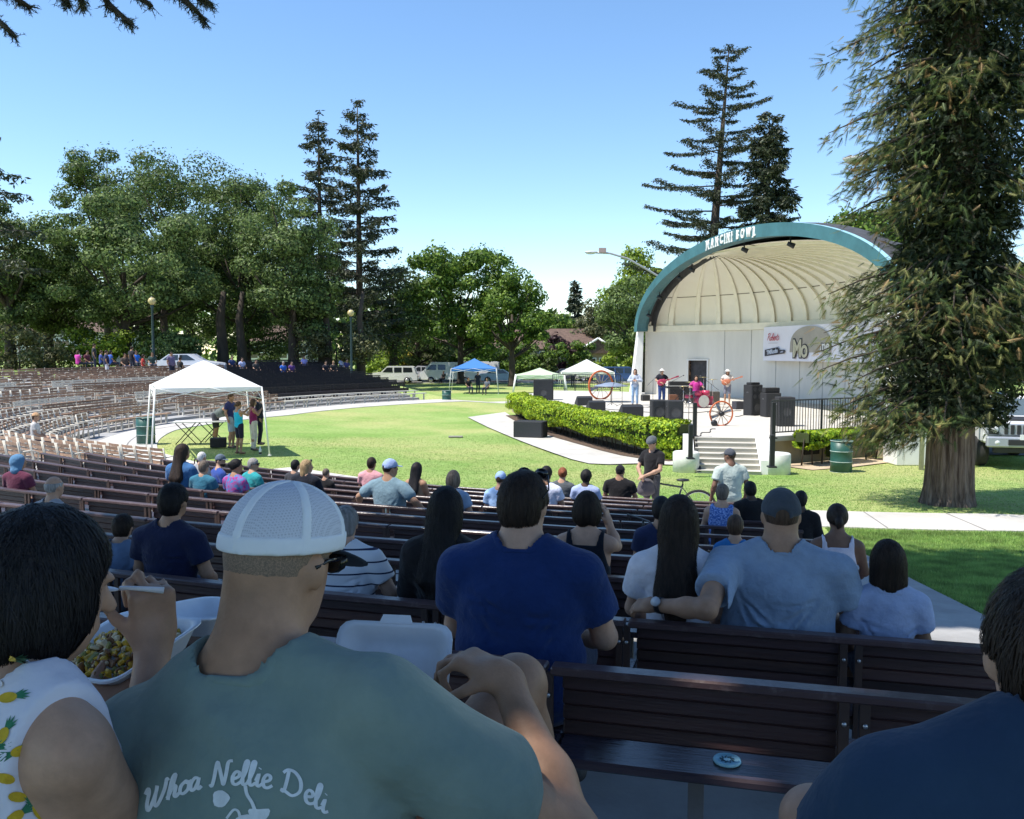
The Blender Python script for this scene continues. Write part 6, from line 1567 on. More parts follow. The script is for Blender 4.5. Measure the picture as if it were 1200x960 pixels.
# --- small things on the benches
p = gnd(852, 893, row_floor(0)+.442); t = thing('drink_lid', 'pale blue round lid lying on the seat of the nearest bench', 'lid', p)
mb = MB(); mb.lathe([(0, 0), (.040, 0), (.043, .004), (.041, .010), (.036, .012), (.033, .008), (0, .008)], (0, 0, 0), 28); mb.build('disc', mat('lid_cyan', (.30, .58, .68), .35, .1, 20), t)
mb = MB()
for i in range(9): a = i*.7; mb.tube([(.022*math.cos(a), .022*math.sin(a), .0095), (.012*math.cos(a+.5), .012*math.sin(a+.5), .0095)], .002, 5)
mb.build('print', mat('lid_ink', (.05, .12, .16), .5), t).data.name
q = row_at_px(0, 712, -.30); t = thing('cap', 'olive and black cap lying on the bench beside the royal blue shirt', 'cap', (q[0], q[1]+.05, row_floor(0)+.44))
T = SDF(); T.ell((0, 0, .045), (.085, .10, .085), .01); V, Fq = T.mesh(.009, 0, lambda X, Y, Z: -(Z-.01)); link_mesh('crown', nmesh('crown', V, Fq, cloth_mat((.16, .19, .07)), smooth=True), t)
T = SDF(); T.ell((.0, -.10, .03), (.08, .08, .012), .01); V, Fq = T.mesh(.008); link_mesh('brim', nmesh('brim', V, Fq, cloth_mat((.02, .02, .02)), smooth=True), t)
# ============================================================ hedge and shrubs round the stage
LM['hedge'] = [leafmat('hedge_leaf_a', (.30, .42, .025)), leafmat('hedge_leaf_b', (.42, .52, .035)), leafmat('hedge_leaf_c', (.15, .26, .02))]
def hedge(name, label, pts, w, z0, z1, N, leaf, kind='hedge', base=None, seed=3):
    rs = np.random.default_rng(seed); t = thing(name, label, 'hedge', (pts[0].x, pts[0].y, 0)); seg = [(pts[i+1]-pts[i]).length for i in range(len(pts)-1)]; tot = sum(seg); P = np.zeros((N, 3)); NR_ = np.zeros((N, 3))
    for i in range(N):
        u_ = rs.uniform(0, tot); j = 0
        while u_ > seg[j] and j < len(seg)-1: u_ -= seg[j]; j += 1
        d = (pts[j+1]-pts[j]).normalized(); n = Vector((-d.y, d.x, 0)); q = pts[j]+d*u_
        a = rs.uniform(0, 2*math.pi); rr_ = rs.uniform(.75, 1.06); sx, sz = math.copysign(abs(math.cos(a))**.55, math.cos(a)), math.copysign(abs(math.sin(a))**.55, math.sin(a))
        bump = 1+.12*math.sin(q.x*3.1+q.y*2.3)*math.sin(a*2+q.x*2)
        zl = z0+.10*math.sin((q.x+q.y)*2.2); c = (zl+z1)/2; hz = (z1-zl)/2
        P[i] = (q.x+n.x*sx*rr_*w/2*bump-t.location.x, q.y+n.y*sx*rr_*w/2*bump-t.location.y, c+sz*hz*rr_*bump); NR_[i] = (n.x*sx, n.y*sx, sz)
    link_mesh('foliage', leaves_mesh(P, leaf, LM[kind], nrm=NR_, aspect=.7), t)
    mb = MB()
    for j in range(len(pts)-1):
        for f in np.arange(0, 1, .45/seg[j]): q = pts[j].lerp(pts[j+1], f); mb.tube([(q.x, q.y, 0), (q.x+rs.normal(0, .08), q.y+rs.normal(0, .08), (z0+z1)/2)], [.03, .015], 5)
    mb.build('stems', bark, t, world=True, kind='stuff')
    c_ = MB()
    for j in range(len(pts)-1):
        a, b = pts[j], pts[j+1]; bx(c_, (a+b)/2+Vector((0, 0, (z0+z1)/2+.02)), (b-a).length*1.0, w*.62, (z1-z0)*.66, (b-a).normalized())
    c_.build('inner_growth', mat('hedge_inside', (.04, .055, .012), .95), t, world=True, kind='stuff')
hp_ = [gnd(601, 488), gnd(617, 497), gnd(640, 507), gnd(665, 515), gnd(690, 522), gnd(715, 529), gnd(740, 535), gnd(765, 539), gnd(797, 542)]
hp_ = [Vector((p.x+.18, p.y+.25, 0)) for p in hp_]
hedge('hedge', 'long bright yellow-green hedge curving along the front of the stage', hp_, 1.05, .42, 1.24, 30000, .105)
hedge('hedge', 'lower part of the hedge reaching the ground left of the steps', [hp_[-2]+Vector((.15, -.1, 0)), hp_[-1]+Vector((.05, -.1, 0))], .85, .03, .8, 2600, .10, seed=5)
mb = MB(); mb.grid([[(p.x-.55, p.y-.40, .065) for p in hp_], [(p.x+.7, p.y+.5, .065) for p in hp_]], smooth=False); mb.build('planting_bed', dirt, kind='structure')
e_ = Vector((4.05, 2.25, 0)).normalized(); b0 = Vector((7.35, 24.75, 0)); nf = Vector((e_.y, -e_.x, 0))
hs = [b0+e_*t_+nf*.55 for t_ in (.95, 1.8, 2.6, 3.3)]
hedge('hedge', 'clipped light green hedge behind the drum below the metal railing', hs, .8, .62, 1.02, 5200, .095, seed=7)
hedge('hedge', 'small clipped shrub at the right end below the railing', [b0+e_*3.75+nf*.55, b0+e_*4.25+nf*.55], .7, .55, 1.0, 1500, .09, seed=8)
hedge('hedge', 'leafy drooping stems beside the drum under the clipped hedge', [b0+e_*2.2+nf*.5, b0+e_*2.9+nf*.5], .5, .1, .6, 500, .08, seed=9)
soil = mat('pale_dry_soil', (.46, .36, .25), .95, .15, 3, .3, 20)
q = [b0+nf*.1+e_*.4, b0+nf*.1+e_*4.4, b0+e_*4.5+nf*1.25, b0+e_*2.0+nf*1.45, b0+e_*.5+nf*1.35]; mb = MB(); mb._add([(p.x, p.y, .03) for p in q], [(0, 1, 2, 3, 4)]); mb.build('planting_bed', soil, kind='structure')

# ============================================================ drums
m_drum = mat('drum_green_paint', (.015, .075, .058), .45, .25, 5, .2, 20, c2=(.03, .10, .08), fac=(.4, .75)); m_drim = mat('drum_rim_worn', (.35, .42, .38), .5, .3, 12)
def drum(px, py, z, label, sc=1.0):
    p = gnd(px, py, z); t = thing('trash_drum', label, 'trash drum', (p.x, p.y+.28, z), 0, 'green steel drums used as bins')
    r = .29*sc; h = .88*sc; prof = [(0, .02), (r, .02)]
    for f in (0.33, .66): prof += [(r, h*f-.025), (r+.012, h*f), (r, h*f+.025)]
    prof += [(r, h-.01), (r-.015, h-.01), (r-.015, .1), (0, .1)]
    MB().lathe(prof, (0, 0, 0), 28).build('body', m_drum, t)
    for zz in (.0, h*.33, h*.66, h-.012): MB().lathe([(r+.004, zz), (r+.016, zz+.006), (r+.016, zz+.014), (r+.004, zz+.02)], (0, 0, 0), 28).build('hoop', m_drim, t)
    return t
drum(990, 555, 0, 'green steel drum bin on the grass beside the clipped hedge'); drum(167, 521, .3, 'green steel drum bin left of the white pop-up tent'); drum(523, 474, 0, 'green steel drum bin at the end of the far bleachers')

# ============================================================ pop-up canopies
def canopy(label, corners, z0, eave, peak, m, valance=.25, legr=.022, splay=.22, legm=None, shoulder=.0, name='pop_up_tent'):
    """corners: four ground points, legs splay outwards"""
    c = sum(corners, Vector((0, 0, 0)))/4; t = thing(name, label, 'tent', (c.x, c.y, z0)); C_ = [Vector((p.x, p.y, z0)) for p in corners]; legm = legm or m_white
    top = [c.lerp(p, 1-splay/(p-c).length) for p in corners]
    mb = MB(); n = 8; apex = Vector((c.x, c.y, peak)); P = []
    for k in range(4):
        a, b = top[k], top[(k+1) % 4]; rows = []
        for i in range(n+1):
            f = i/n; row = []
            for j in range(n+1):
                g = j/n; e = a.lerp(b, g); sag = 1-.03*math.sin(math.pi*g)*f; q = Vector((c.x+(e.x-c.x)*f*sag, c.y+(e.y-c.y)*f*sag, 0)); ff = f**(1.0 if not shoulder else 1.25)
                q.z = peak+(eave-peak)*ff-.05*math.sin(math.pi*f); row.append(tuple(q))
            rows.append(row)
        mb.grid(rows)
    mb.build('canopy', m, t, world=True)
    mb = MB()
    for k in range(4):
        a, b = top[k], top[(k+1) % 4]; mb.grid([[tuple(Vector((*(c.lerp(a.lerp(b, j/10), 1.0)).xy, eave))) for j in range(11)], [tuple(Vector((*a.lerp(b, j/10).xy, eave-valance+(.0 if j in (0, 10) else .02*math.sin(j*2))))) for j in range(11)]], smooth=False)
    mb.build('valance', m, t, world=True)
    for k in range(4):
        tp = Vector((top[k].x, top[k].y, eave)); MB().tube([C_[k], tp], [legr, legr], 6).build('leg', legm, t, world=True); MB().box(C_[k]+Vector((0, 0, .01)), (.09, .09, .02)).build('foot', legm, t, world=True)
        tp2 = Vector((top[(k+1) % 4].x, top[(k+1) % 4].y, eave)); m_ = (tp+tp2)/2; mb = MB(); mb.tube([tp, m_-Vector((0, 0, .3))], .012, 4); mb.tube([tp-Vector((0, 0, .35)), m_], .012, 4); mb.tube([tp2, m_-Vector((0, 0, .3))], .012, 4); mb.tube([tp2-Vector((0, 0, .35)), m_], .012, 4); mb.build('truss', legm, t, world=True)
    return t
def fabric(nm, c, tr=.25):
    if nm in MATS: return MATS[nm]
    m = bpy.data.materials.new(nm); m.use_nodes = True; MATS[nm] = m; nt = m.node_tree; b = nt.nodes['Principled BSDF']; b.inputs['Base Color'].default_value = (*c, 1); b.inputs['Roughness'].default_value = .7
    t = nt.nodes.new('ShaderNodeBsdfTranslucent'); t.inputs[0].default_value = (*c, 1); mx = nt.nodes.new('ShaderNodeMixShader'); mx.inputs[0].default_value = tr; nt.links.new(b.outputs[0], mx.inputs[1]); nt.links.new(t.outputs[0], mx.inputs[2]); nt.links.new(mx.outputs[0], nt.nodes['Material Output'].inputs[0]); return m
f_white = fabric('white_tent_fabric', (.82, .82, .82)); f_blue = fabric('blue_tent_fabric', (.06, .22, .60)); f_green = fabric('pale_green_tent_fabric', (.58, .70, .50)); f_navy = fabric('navy_tent_fabric', (.03, .06, .16))
ZG = .3
a = gnd(177, 541, ZG); b = gnd(316, 534, ZG); d_ = (b-a); nn_ = Vector((-d_.y, d_.x, 0)).normalized()*3.5
canopy('white pop-up tent with slanted legs standing on the left of the lawn', [a, b, b+nn_, a+nn_], ZG, ZG+2.02, ZG+2.78, f_white, .12, .026, .24, shoulder=1)
def box_canopy(label, px, py, wpx, top_py, eave_py, m, legm=None, rz=0, depth=3, **k):
    p = gnd(px, py); w_ = wpx/FPX*p.y/2; cs = [Vector((p.x-w_, p.y, 0)), Vector((p.x+w_, p.y, 0)), Vector((p.x+w_, p.y+depth, 0)), Vector((p.x-w_, p.y+depth, 0))]
    return canopy(label, cs, 0, z_at(eave_py, p.y), z_at(top_py, p.y+depth/2), m, legm=legm, **k)
box_canopy('royal blue pop-up canopy with white legs beyond the lawn', 555, 462, 58, 420, 432, f_blue, valance=.22)
box_canopy('pale green arched canopy beyond the stage hedge', 633, 462, 64, 431, 440, f_green, valance=.3, splay=.3, legr=.08)
box_canopy('white peaked canopy behind the left rear of the stage', 689, 455, 66, 421, 436, f_white, valance=.28, legr=.03)
box_canopy('small pale canopy roof seen under the white peaked canopy', 702, 450, 52, 434, 440, f_green, valance=.12)

# ============================================================ small people
def standing(label, px, py, z, h, rz, **kw):
    p = gnd(px, py, z); sc = h/1.76; kw.setdefault('vox', .02); return person(label, Vector((p.x, p.y, z+.865*sc)), rz, sc, pose='stand', **kw)
up_ = lambda w=1: {}
standing('person in a turquoise tank top and dark shorts taking a photo under the white tent', 280, 532, ZG, 1.58, R(-40), top='tank', topc=(.02, .42, .58), legs='shorts', legc=(.02, .02, .04), hair='ponytail', hairc='brown', skin='tan', shoe=(.2, .1, .06), arms={'R': (V3(.22, .22, .42), V3(.12, .38, .62)), 'L': (V3(-.20, .24, .42), V3(-.02, .40, .62))})
standing('person in a maroon top and white trousers under the white tent', 297, 528, ZG, 1.60, R(-60), top='sleeveless', topc=(.22, .02, .10), legs='trousers', legc=(.62, .56, .48), hair='medium', hairc='brown', skin='tan', arms={'R': (V3(.22, .12, .36), V3(.10, .26, .52)), 'L': (V3(-.22, .12, .36), V3(-.08, .28, .5))})
standing('person in a navy shirt and grey shorts under the white tent', 271, 525, ZG, 1.74, R(-100), top='tee', topc=(.03, .035, .12), legs='shorts', legc=(.32, .38, .45), hair='short', hairc='brown', skin='tan')
standing('person in black at the right leg of the white tent', 304, 521, ZG, 1.66, R(-80), top='long', topc=(.02, .02, .03), legs='trousers', legc=(.02, .02, .03), hair='short', hairc='black', skin='tan')
standing('bare-shouldered person bending over the folding table', 252, 519, ZG, 1.7, R(-90), lean=1.05, top='tank', topc=(.12, .14, .13), legs='shorts', legc=(.05, .05, .06), hair='short', hairc='brown', skin='tan', arms={'R': (V3(.2, .5, .25), V3(.12, .62, .02)), 'L': (V3(-.2, .5, .25), V3(-.1, .62, .02))})
tb = thing('folding_table', 'long white-topped folding table with crossed black legs under the tent', 'table', gnd(238, 520, ZG))
A_, B_ = gnd(212, 520, ZG), gnd(258, 519, ZG); ee = (B_-A_).normalized(); Lt = (B_-A_).length; mt = (A_+B_)/2
mb = MB(); bx(mb, mt+Vector((0, 0, .73)), Lt+.4, .7, .035, ee); mb.build('table_top', mat('table_white', (.62, .6, .56), .6, .1), tb, world=True)
for k_ in (-1, 1):
    for s_ in (-1, 1):
        c = mt+ee*(k_*Lt*.30); mb = MB(); mb.tube([c+ee*.32*s_+Vector((0, -.25, 0)), c-ee*.32*s_+Vector((0, -.25, .71))], .016, 5); mb.tube([c+ee*.32*s_+Vector((0, .25, 0)), c-ee*.32*s_+Vector((0, .25, .71))], .016, 5); mb.build('leg', m_blackmetal, tb, world=True)
def equipment_box(name, label, cat, p, dims, rz=0, m=None, extra=None):
    t = thing(name, label, cat, p, rz); MB().box((0, 0, dims[2]/2), dims, bev=.02).build('cabinet', m or mat('black_carpet', (.018, .018, .020), .85, .2, 20, .3, 100), t)
    if extra: extra(t, dims)
    return t
p = gnd(256, 524, ZG); equipment_box('cooler', 'dark plastic crate on the grass under the folding table', 'crate', p, (.5, .35, .30), .3)
p = gnd(305, 533, ZG); t = thing('bottle', 'small white bottle standing in the grass near the right tent leg', 'bottle', p); MB().lathe([(0, 0), (.04, 0), (.04, .16), (.018, .2), (.018, .25), (0, .25)], n=12).build('body', m_white, t); MB().lathe([(.041, .02), (.041, .08)], n=12).build('label', m_blackmetal, t)

# ============================================================ speakers and instruments on the stage
m_grill = mat('speaker_grille', (.022, .024, .028), .6, .25, 60, .4, 200); m_cone = mat('speaker_cone', (.06, .06, .065), .4, .1)
def speaker(label, px, py, z, w, d, h, rz=0, cones=((0, .5, .3),), four=False, name='speaker', handles=True):
    p = gnd(px, py, z); p.y += d/2
    def ex(t, dm):
        MB().box((0, -dm[1]/2-.006, dm[2]/2), (dm[0]*.92, .012, dm[2]*.95), bev=.004).build('grille', m_grill, t)
        for (cx_, cz_, cr_) in cones: MB().lathe([(cr_, 0), (cr_*.92, .012), (cr_*.25, -.02), (0, -.01)], (cx_*w, 0, cz_*h), 16, ax='y').build('cone', m_cone, t).location = (0, -dm[1]/2-.02, 0)
        for s_ in (-1, 1): MB().box((s_*dm[0]/2, 0, dm[2]*.75), (.012, .12, .05)).build('handle', m_cone, t)
    return equipment_box(name, label, 'speaker', p, (w, d, h), rz, None, ex)
speaker('black loudspeaker cabinet at the rear left of the stage beside the canopy', 637, 469, ZS, 1.02, .7, 1.06, cones=((0, .35, .18),))
speaker('left cabinet of the pair of subwoofers standing on the stage edge left of the steps', 773, 496, ZS, .52, .6, .80, cones=((0, .5, .19),)); speaker('right cabinet of the pair of subwoofers standing on the stage edge left of the steps', 792, 498, ZS, .52, .6, .82, cones=((0, .5, .19),))
speaker('long low black speaker box on the path in front of the hedge', 622, 513, .05, 1.18, .7, .62, R(-18), cones=())
speaker('tall bass amplifier stack with four bright cones right of the spoked wheel', 884, 487, ZS, .55, .5, 1.2, R(25), cones=((-.22, .86, .10), (.22, .86, .10), (-.22, .62, .10), (.22, .62, .10), (0, .25, .17)))
speaker('medium amplifier cabinet with a head on top behind the railing end', 905, 489, ZS, .62, .5, .92, R(10), cones=((0, .6, .17), (0, .2, .12))); speaker('black floor speaker with a round cone just behind the railing', 922, 500, ZS, .55, .5, .98, 0, cones=((0, .5, .16),))
p = gnd(905, 489, ZS); equipment_box('amplifier_head', 'amplifier head lying on the medium cabinet', 'amplifier', (p.x, p.y+.25, ZS+.92), (.6, .3, .2), R(10))
p = gnd(884, 487, ZS); equipment_box('amplifier_head', 'flat amplifier head on top of the tall bass stack', 'amplifier', (p.x, p.y+.25, ZS+1.2), (.45, .3, .09), R(25))
def wedge(label, px, py, rz, sc=1.0):
    p = gnd(px, py, ZS); t = thing('stage_monitor', label, 'stage monitor', p, rz); w = .36*sc; pr = [(-.25, 0), (.28, 0), (.30, .10), (-.10, .42), (-.25, .36)]
    V = [(-w, y*sc, z*sc) for y, z in pr]+[(w, y*sc, z*sc) for y, z in pr]; mb = MB(); mb._add(V, [(0, 1, 2, 3, 4)[::-1], (5, 6, 7, 8, 9)]+[(i, (i+1) % 5, (i+1) % 5+5, i+5) for i in range(5)]); mb.build('cabinet', m_grill, t)
    mb = MB(); mb.box((0, .115*sc, .275*sc), (w*1.8, .5*sc, .012), rot=(R(-38.6), 0, 0)); mb.build('grille', m_cone, t); mb = MB(); mb.box((w+.004, 0, .2*sc), (.01, .12, .05)); mb.build('handle', m_cone, t); return t
wedge('black wedge monitor nearest the orange wheel', 684, 475, R(10)); wedge('second black wedge monitor from the left behind the hedge', 698, 481, R(12)); wedge('black wedge monitor close left of the subwoofer pair', 739, 489, R(10), 1.15)
# spoked wheels
m_orange = mat('orange_rim_paint', (.50, .11, .03), .5, .2, 8); m_spoke = mat('pale_spoke', (.55, .42, .32), .6, .2)
def wagon_wheel(label, px, py, r, rz, rim=m_orange, z=ZS, spoke=m_spoke, ns=12, vane=True):
    p = gnd(px, py, z); t = thing('spoked_wheel', label, 'wheel', (p.x, p.y, z+r), rz); mb = MB(); pts = [(r*math.cos(a), 0, r*math.sin(a)) for a in np.linspace(0, 2*math.pi, 37)]; mb.tube(pts, .035*r/.5, 8, caps=False); mb.build('rim', rim, t)
    mb = MB(); mb.lathe([(0, -.09), (.07, -.09), (.09, 0), (.07, .09), (0, .09)], n=12, ax='y'); mb.build('hub', m_blackmetal, t)
    sm = None
    for i in range(ns):
        a = 2*math.pi*i/ns+.2; o = MB().tube([(.06*math.cos(a), 0, .06*math.sin(a)), (r*.97*math.cos(a), 0, r*.97*math.sin(a))], [.018, .012], 5).build('spoke', spoke, t)
    if vane:
        for a in (.3, math.pi+.35, 2.0): mb = MB(); mb.box((r*.5*math.cos(a), .015, r*.5*math.sin(a)), (r*.8, .012, r*.24), rot=(0, -a, 0)); mb.build('vane', mat('bluegrey_vane', (.16, .20, .26), .5, .2), t)
    return t
wagon_wheel('orange-rimmed spoked wheel with blue-grey vanes at the top of the stage steps', 845, 499, .41, R(12)); wagon_wheel('large orange-rimmed wheel at the rear left of the stage under the white canopy', 704, 468, .74, R(28), vane=True)
p = gnd(836, 499, ZS); t = thing('floor_drum', 'small round dark object against the foot of the spoked wheel', 'drum', (p.x, p.y-.1, ZS+.1)); MB().lathe([(0, -.06), (.10, -.06), (.11, 0), (.10, .06), (0, .06)], n=16, ax='y').build('body', m_blackmetal, t)
m_pale = mat('peach_box', (.5, .16, .08), .6, .2)
# drum kit
dk = gnd(822, 478, ZS); t = thing('drum_kit', 'drum kit with a pink-red bass drum in the middle of the stage', 'drum kit', dk, R(20))
m_red = mat('drum_pink_red', (.45, .04, .10), .35, .2, 6); m_head = mat('drum_skin', (.7, .68, .62), .5, .05); m_chrome = mat('chrome', (.7, .7, .72), .2, 0, metal=.9); m_brass = mat('cymbal_brass', (.55, .42, .18), .3, .1, metal=.9)
mb = MB(); mb.lathe([(.28, -.2), (.29, -.2), (.29, .2), (.28, .2)], (0, 0, .30), 20, ax='y'); mb.build('bass_drum', m_red, t); mb = MB(); mb.lathe([(0, -.19), (.275, -.19)], (0, 0, .30), 20, ax='y'); mb.build('drum_head', m_head, t)
for (x, y, z, r_, h_) in ((-.18, -.02, .66, .16, .2), (.2, -.02, .66, .17, .22), (.5, .2, .3, .2, .4), (-.5, .25, .5, .18, .14)): mb = MB(); mb.lathe([(r_*.98, -h_/2), (r_, -h_/2), (r_, h_/2), (0, h_/2)], (x, y, z), 18); mb.build('tom_drum', m_red, t)
for (x, y, z) in ((-.6, .0, 1.15), (.6, .05, 1.25), (-.75, .3, .95), (.25, .25, 1.35)):
    mb = MB(); mb.lathe([(0, .02), (.05, .015), (.24, 0), (.05, .005), (0, .005)], (x, y, z), 20); mb.build('cymbal', m_brass, t); mb = MB(); mb.tube([(x, y, z), (x, y, .35)], .011, 5); [mb.tube([(x, y, .4), (x+.22*math.cos(a), y+.22*math.sin(a), 0)], .009, 4) for a in (0, 2.1, 4.2)]; mb.build('stand', m_chrome, t)
# keyboard and amplifiers in the middle
p = gnd(800, 470, ZS); equipment_box('keyboard_amplifier', 'wide dark amplifier cabinets behind the hat-wearing guitarist', 'amplifier', (p.x, p.y+.3, ZS), (1.3, .5, .98))
p = gnd(795, 474, ZS); t = thing('keyboard', 'black keyboard on a crossed stand between guitarist and drum kit', 'keyboard', p, R(8)); MB().box((0, 0, .82), (1.25, .32, .1), bev=.02).build('body', m_blackmetal, t); MB().box((0, -.05, .875), (1.1, .16, .012)).build('keys', m_head, t)
for s_ in (-1, 1): MB().tube([(-.4*s_, 0, 0), (.4*s_, 0, .78)], .018, 5).build('leg', m_blackmetal, t)
# microphones
def mic(label, px, py, h, rz, z=ZS, boom=.5):
    p = gnd(px, py, z); t = thing('microphone_stand', label, 'microphone stand', p, rz); mb = MB(); mb.tube([(0, 0, 0), (0, 0, h*.78)], .011, 5); [mb.tube([(0, 0, .12), (.28*math.cos(a), .28*math.sin(a), 0)], .009, 4) for a in (.5, 2.6, 4.7)]; mb.build('stand', m_blackmetal, t); mb = MB(); mb.tube([(-boom*.5, 0, h*.62), (0, 0, h*.78), (boom*.7, 0, h)], .008, 5); mb.build('boom', m_blackmetal, t); mb = MB(); mb.ell((boom*.74, 0, h+.01), (.035, .025, .028)); mb.build('microphone', m_cone, t)
mic('microphone stand with boom in front of the hat-wearing guitarist', 765, 478, 1.6, 0); mic('tall microphone stand left of the person in jeans', 729, 476, 1.7, R(150)); mic('microphone stand with a low base between the two wedge monitors', 717, 475, 1.0, R(60), boom=.3); mic('microphone stand leaning over the keyboard', 783, 480, 1.45, R(20), boom=1.0); mic('microphone stand by the spoked wheel', 833, 484, 1.5, R(200), boom=.7)
mic('microphone stand right of the subwoofer pair', 807, 495, 1.2, R(170), boom=.4)
t = thing('umbrella', 'low blue-grey cymbal-like parasol over the rear of the stage', 'parasol', gnd(716, 471, ZS)); MB().lathe([(0, .98), (.3, .94), (.85, .80), (.86, .78), (.3, .91), (0, .95)], n=16).build('canopy', mat('bluegrey_canopy', (.20, .24, .32), .5, .1), t); MB().tube([(0, 0, 0), (0, 0, .95)], .02, 6).build('pole', m_blackmetal, t)
# cables on the stage floor
rc = np.random.default_rng(3)
for i, (a, b, lb) in enumerate((((690, 478), (770, 484), 'black cable lying between the wedge monitors'), ((735, 476), (800, 480), 'black cable from the left microphone towards the keyboard'), ((800, 484), (870, 482), 'black cable running behind the spoked wheel'), ((815, 512), (838, 503), 'looped black cable at the top of the steps'), ((860, 488), (905, 486), 'black cable towards the amplifier stack'))):
    A2, B2 = gnd(*a, ZS), gnd(*b, ZS); pts = [A2.lerp(B2, t_/10)+Vector((0, .25*math.sin(t_*1.3+i), .012)) for t_ in range(11)]; tag(MB().tube(pts, .014, 5).build('cable', m_blackmetal), lb, 'cable')
for i, (px, py, w_, h_, c_, lb) in enumerate(((812, 473, .55, .45, (.02, .02, .02), 'small black amplifier left of the drum kit'), (838, 474, .5, .6, (.06, .05, .04), 'brown combo amplifier right of the drum kit'), (790, 471, .45, .35, (.15, .06, .03), 'small reddish-brown case behind the keyboard'), (757, 470, .4, .3, (.03, .03, .03), 'small black box behind the left microphone stand'), (866, 480, .4, .35, (.04, .04, .05), 'small dark case left of the tall amplifier stack'))):
    p = gnd(px, py, ZS); equipment_box('equipment_case', lb, 'case', (p.x, p.y+.2, ZS), (w_, .35, h_), R(10*i-20), mat('case_%d' % i, c_, .7, .2, 20))
# musicians
def guitar(root, sc, m, neck_dir=(-1, .1, .35)):
    nd = Vector(neck_dir).normalized(); c = Vector((.10, .20, .26)); mb = MB(); a = nd; n = Vector((0, 1, 0)); b = n.cross(a).normalized(); rot = Matrix((a, n, b)).transposed()
    mb.ell(c, (.19, .03, .15), tuple(rot.to_euler()), 14, 0, 8); mb.ell(c+a*.14, (.12, .028, .12), tuple(rot.to_euler()), 14, 0, 8); mb.box(c+a*.48, (.62, .03, .05), rot=rot); mb.box(c+a*.82, (.14, .025, .075), rot=rot); o = mb.build('guitar', m, None); o.location = root.location; o.rotation_euler = root.rotation_euler; o.scale = (sc,)*3; return o
standing('person in a pale denim shirt and light jeans standing at the left of the stage', 744, 475, ZS, 1.70, R(170), top='long', topc=(.42, .46, .55), legs='trousers', legc=(.26, .38, .55), hair='long', hairc='brown', skin='light', arms={'R': (V3(.30, .06, .32), V3(.06, .20, .34)), 'L': (V3(-.30, .06, .32), V3(-.04, .20, .34))})
r_g, _ = standing('person in a white flat hat and black shirt playing guitar behind the subwoofers', 775, 476, ZS, 1.72, R(190), top='tee', topc=(.02, .02, .03), legs='trousers', legc=(.04, .07, .2), hair='short', hairc='grey', hat='brim', hatc=(.6, .58, .55), skin='light', arms={'R': (V3(.30, .06, .34), V3(.10, .24, .24)), 'L': (V3(-.30, .10, .36), V3(-.32, .28, .40))})
tag(guitar(r_g, .97, m_red), 'dark red electric guitar held by the person in the white flat hat', 'guitar')
r_g, _ = standing('person in a white hat and cream top playing guitar right of the drum kit', 852, 474, ZS, 1.66, R(165), top='tee', topc=(.62, .55, .50), legs='shorts', legc=(.2, .2, .25), hair='medium', hairc='dark', hat='brim', hatc=(.75, .74, .72), skin='light', arms={'R': (V3(.30, .06, .34), V3(.10, .24, .24)), 'L': (V3(-.30, .10, .36), V3(-.32, .28, .40))})
tag(guitar(r_g, .94, m_pale), 'orange-brown guitar held by the person in the white hat', 'guitar')
person('person seated behind the drum kit in a bright pink shirt', Vector((dk.x-.1, dk.y+.75, ZS+.55)), R(180), .98, vox=.022, top='tee', topc=(.55, .05, .30), hair='medium', hairc='dark', skin='light', arms={'R': (V3(.32, .12, .34), V3(.30, .36, .36)), 'L': (V3(-.32, .12, .34), V3(-.30, .36, .36))})
t = thing('drum_stool', 'round black stool behind the drum kit', 'stool', (dk.x-.1, dk.y+.75, ZS)); MB().cyl((0, 0, .46), (0, 0, .54), .19, .19, 16).build('seat', m_blackmetal, t); MB().tube([(0, 0, 0), (0, 0, .46)], .03, 6).build('post', m_chrome, t)

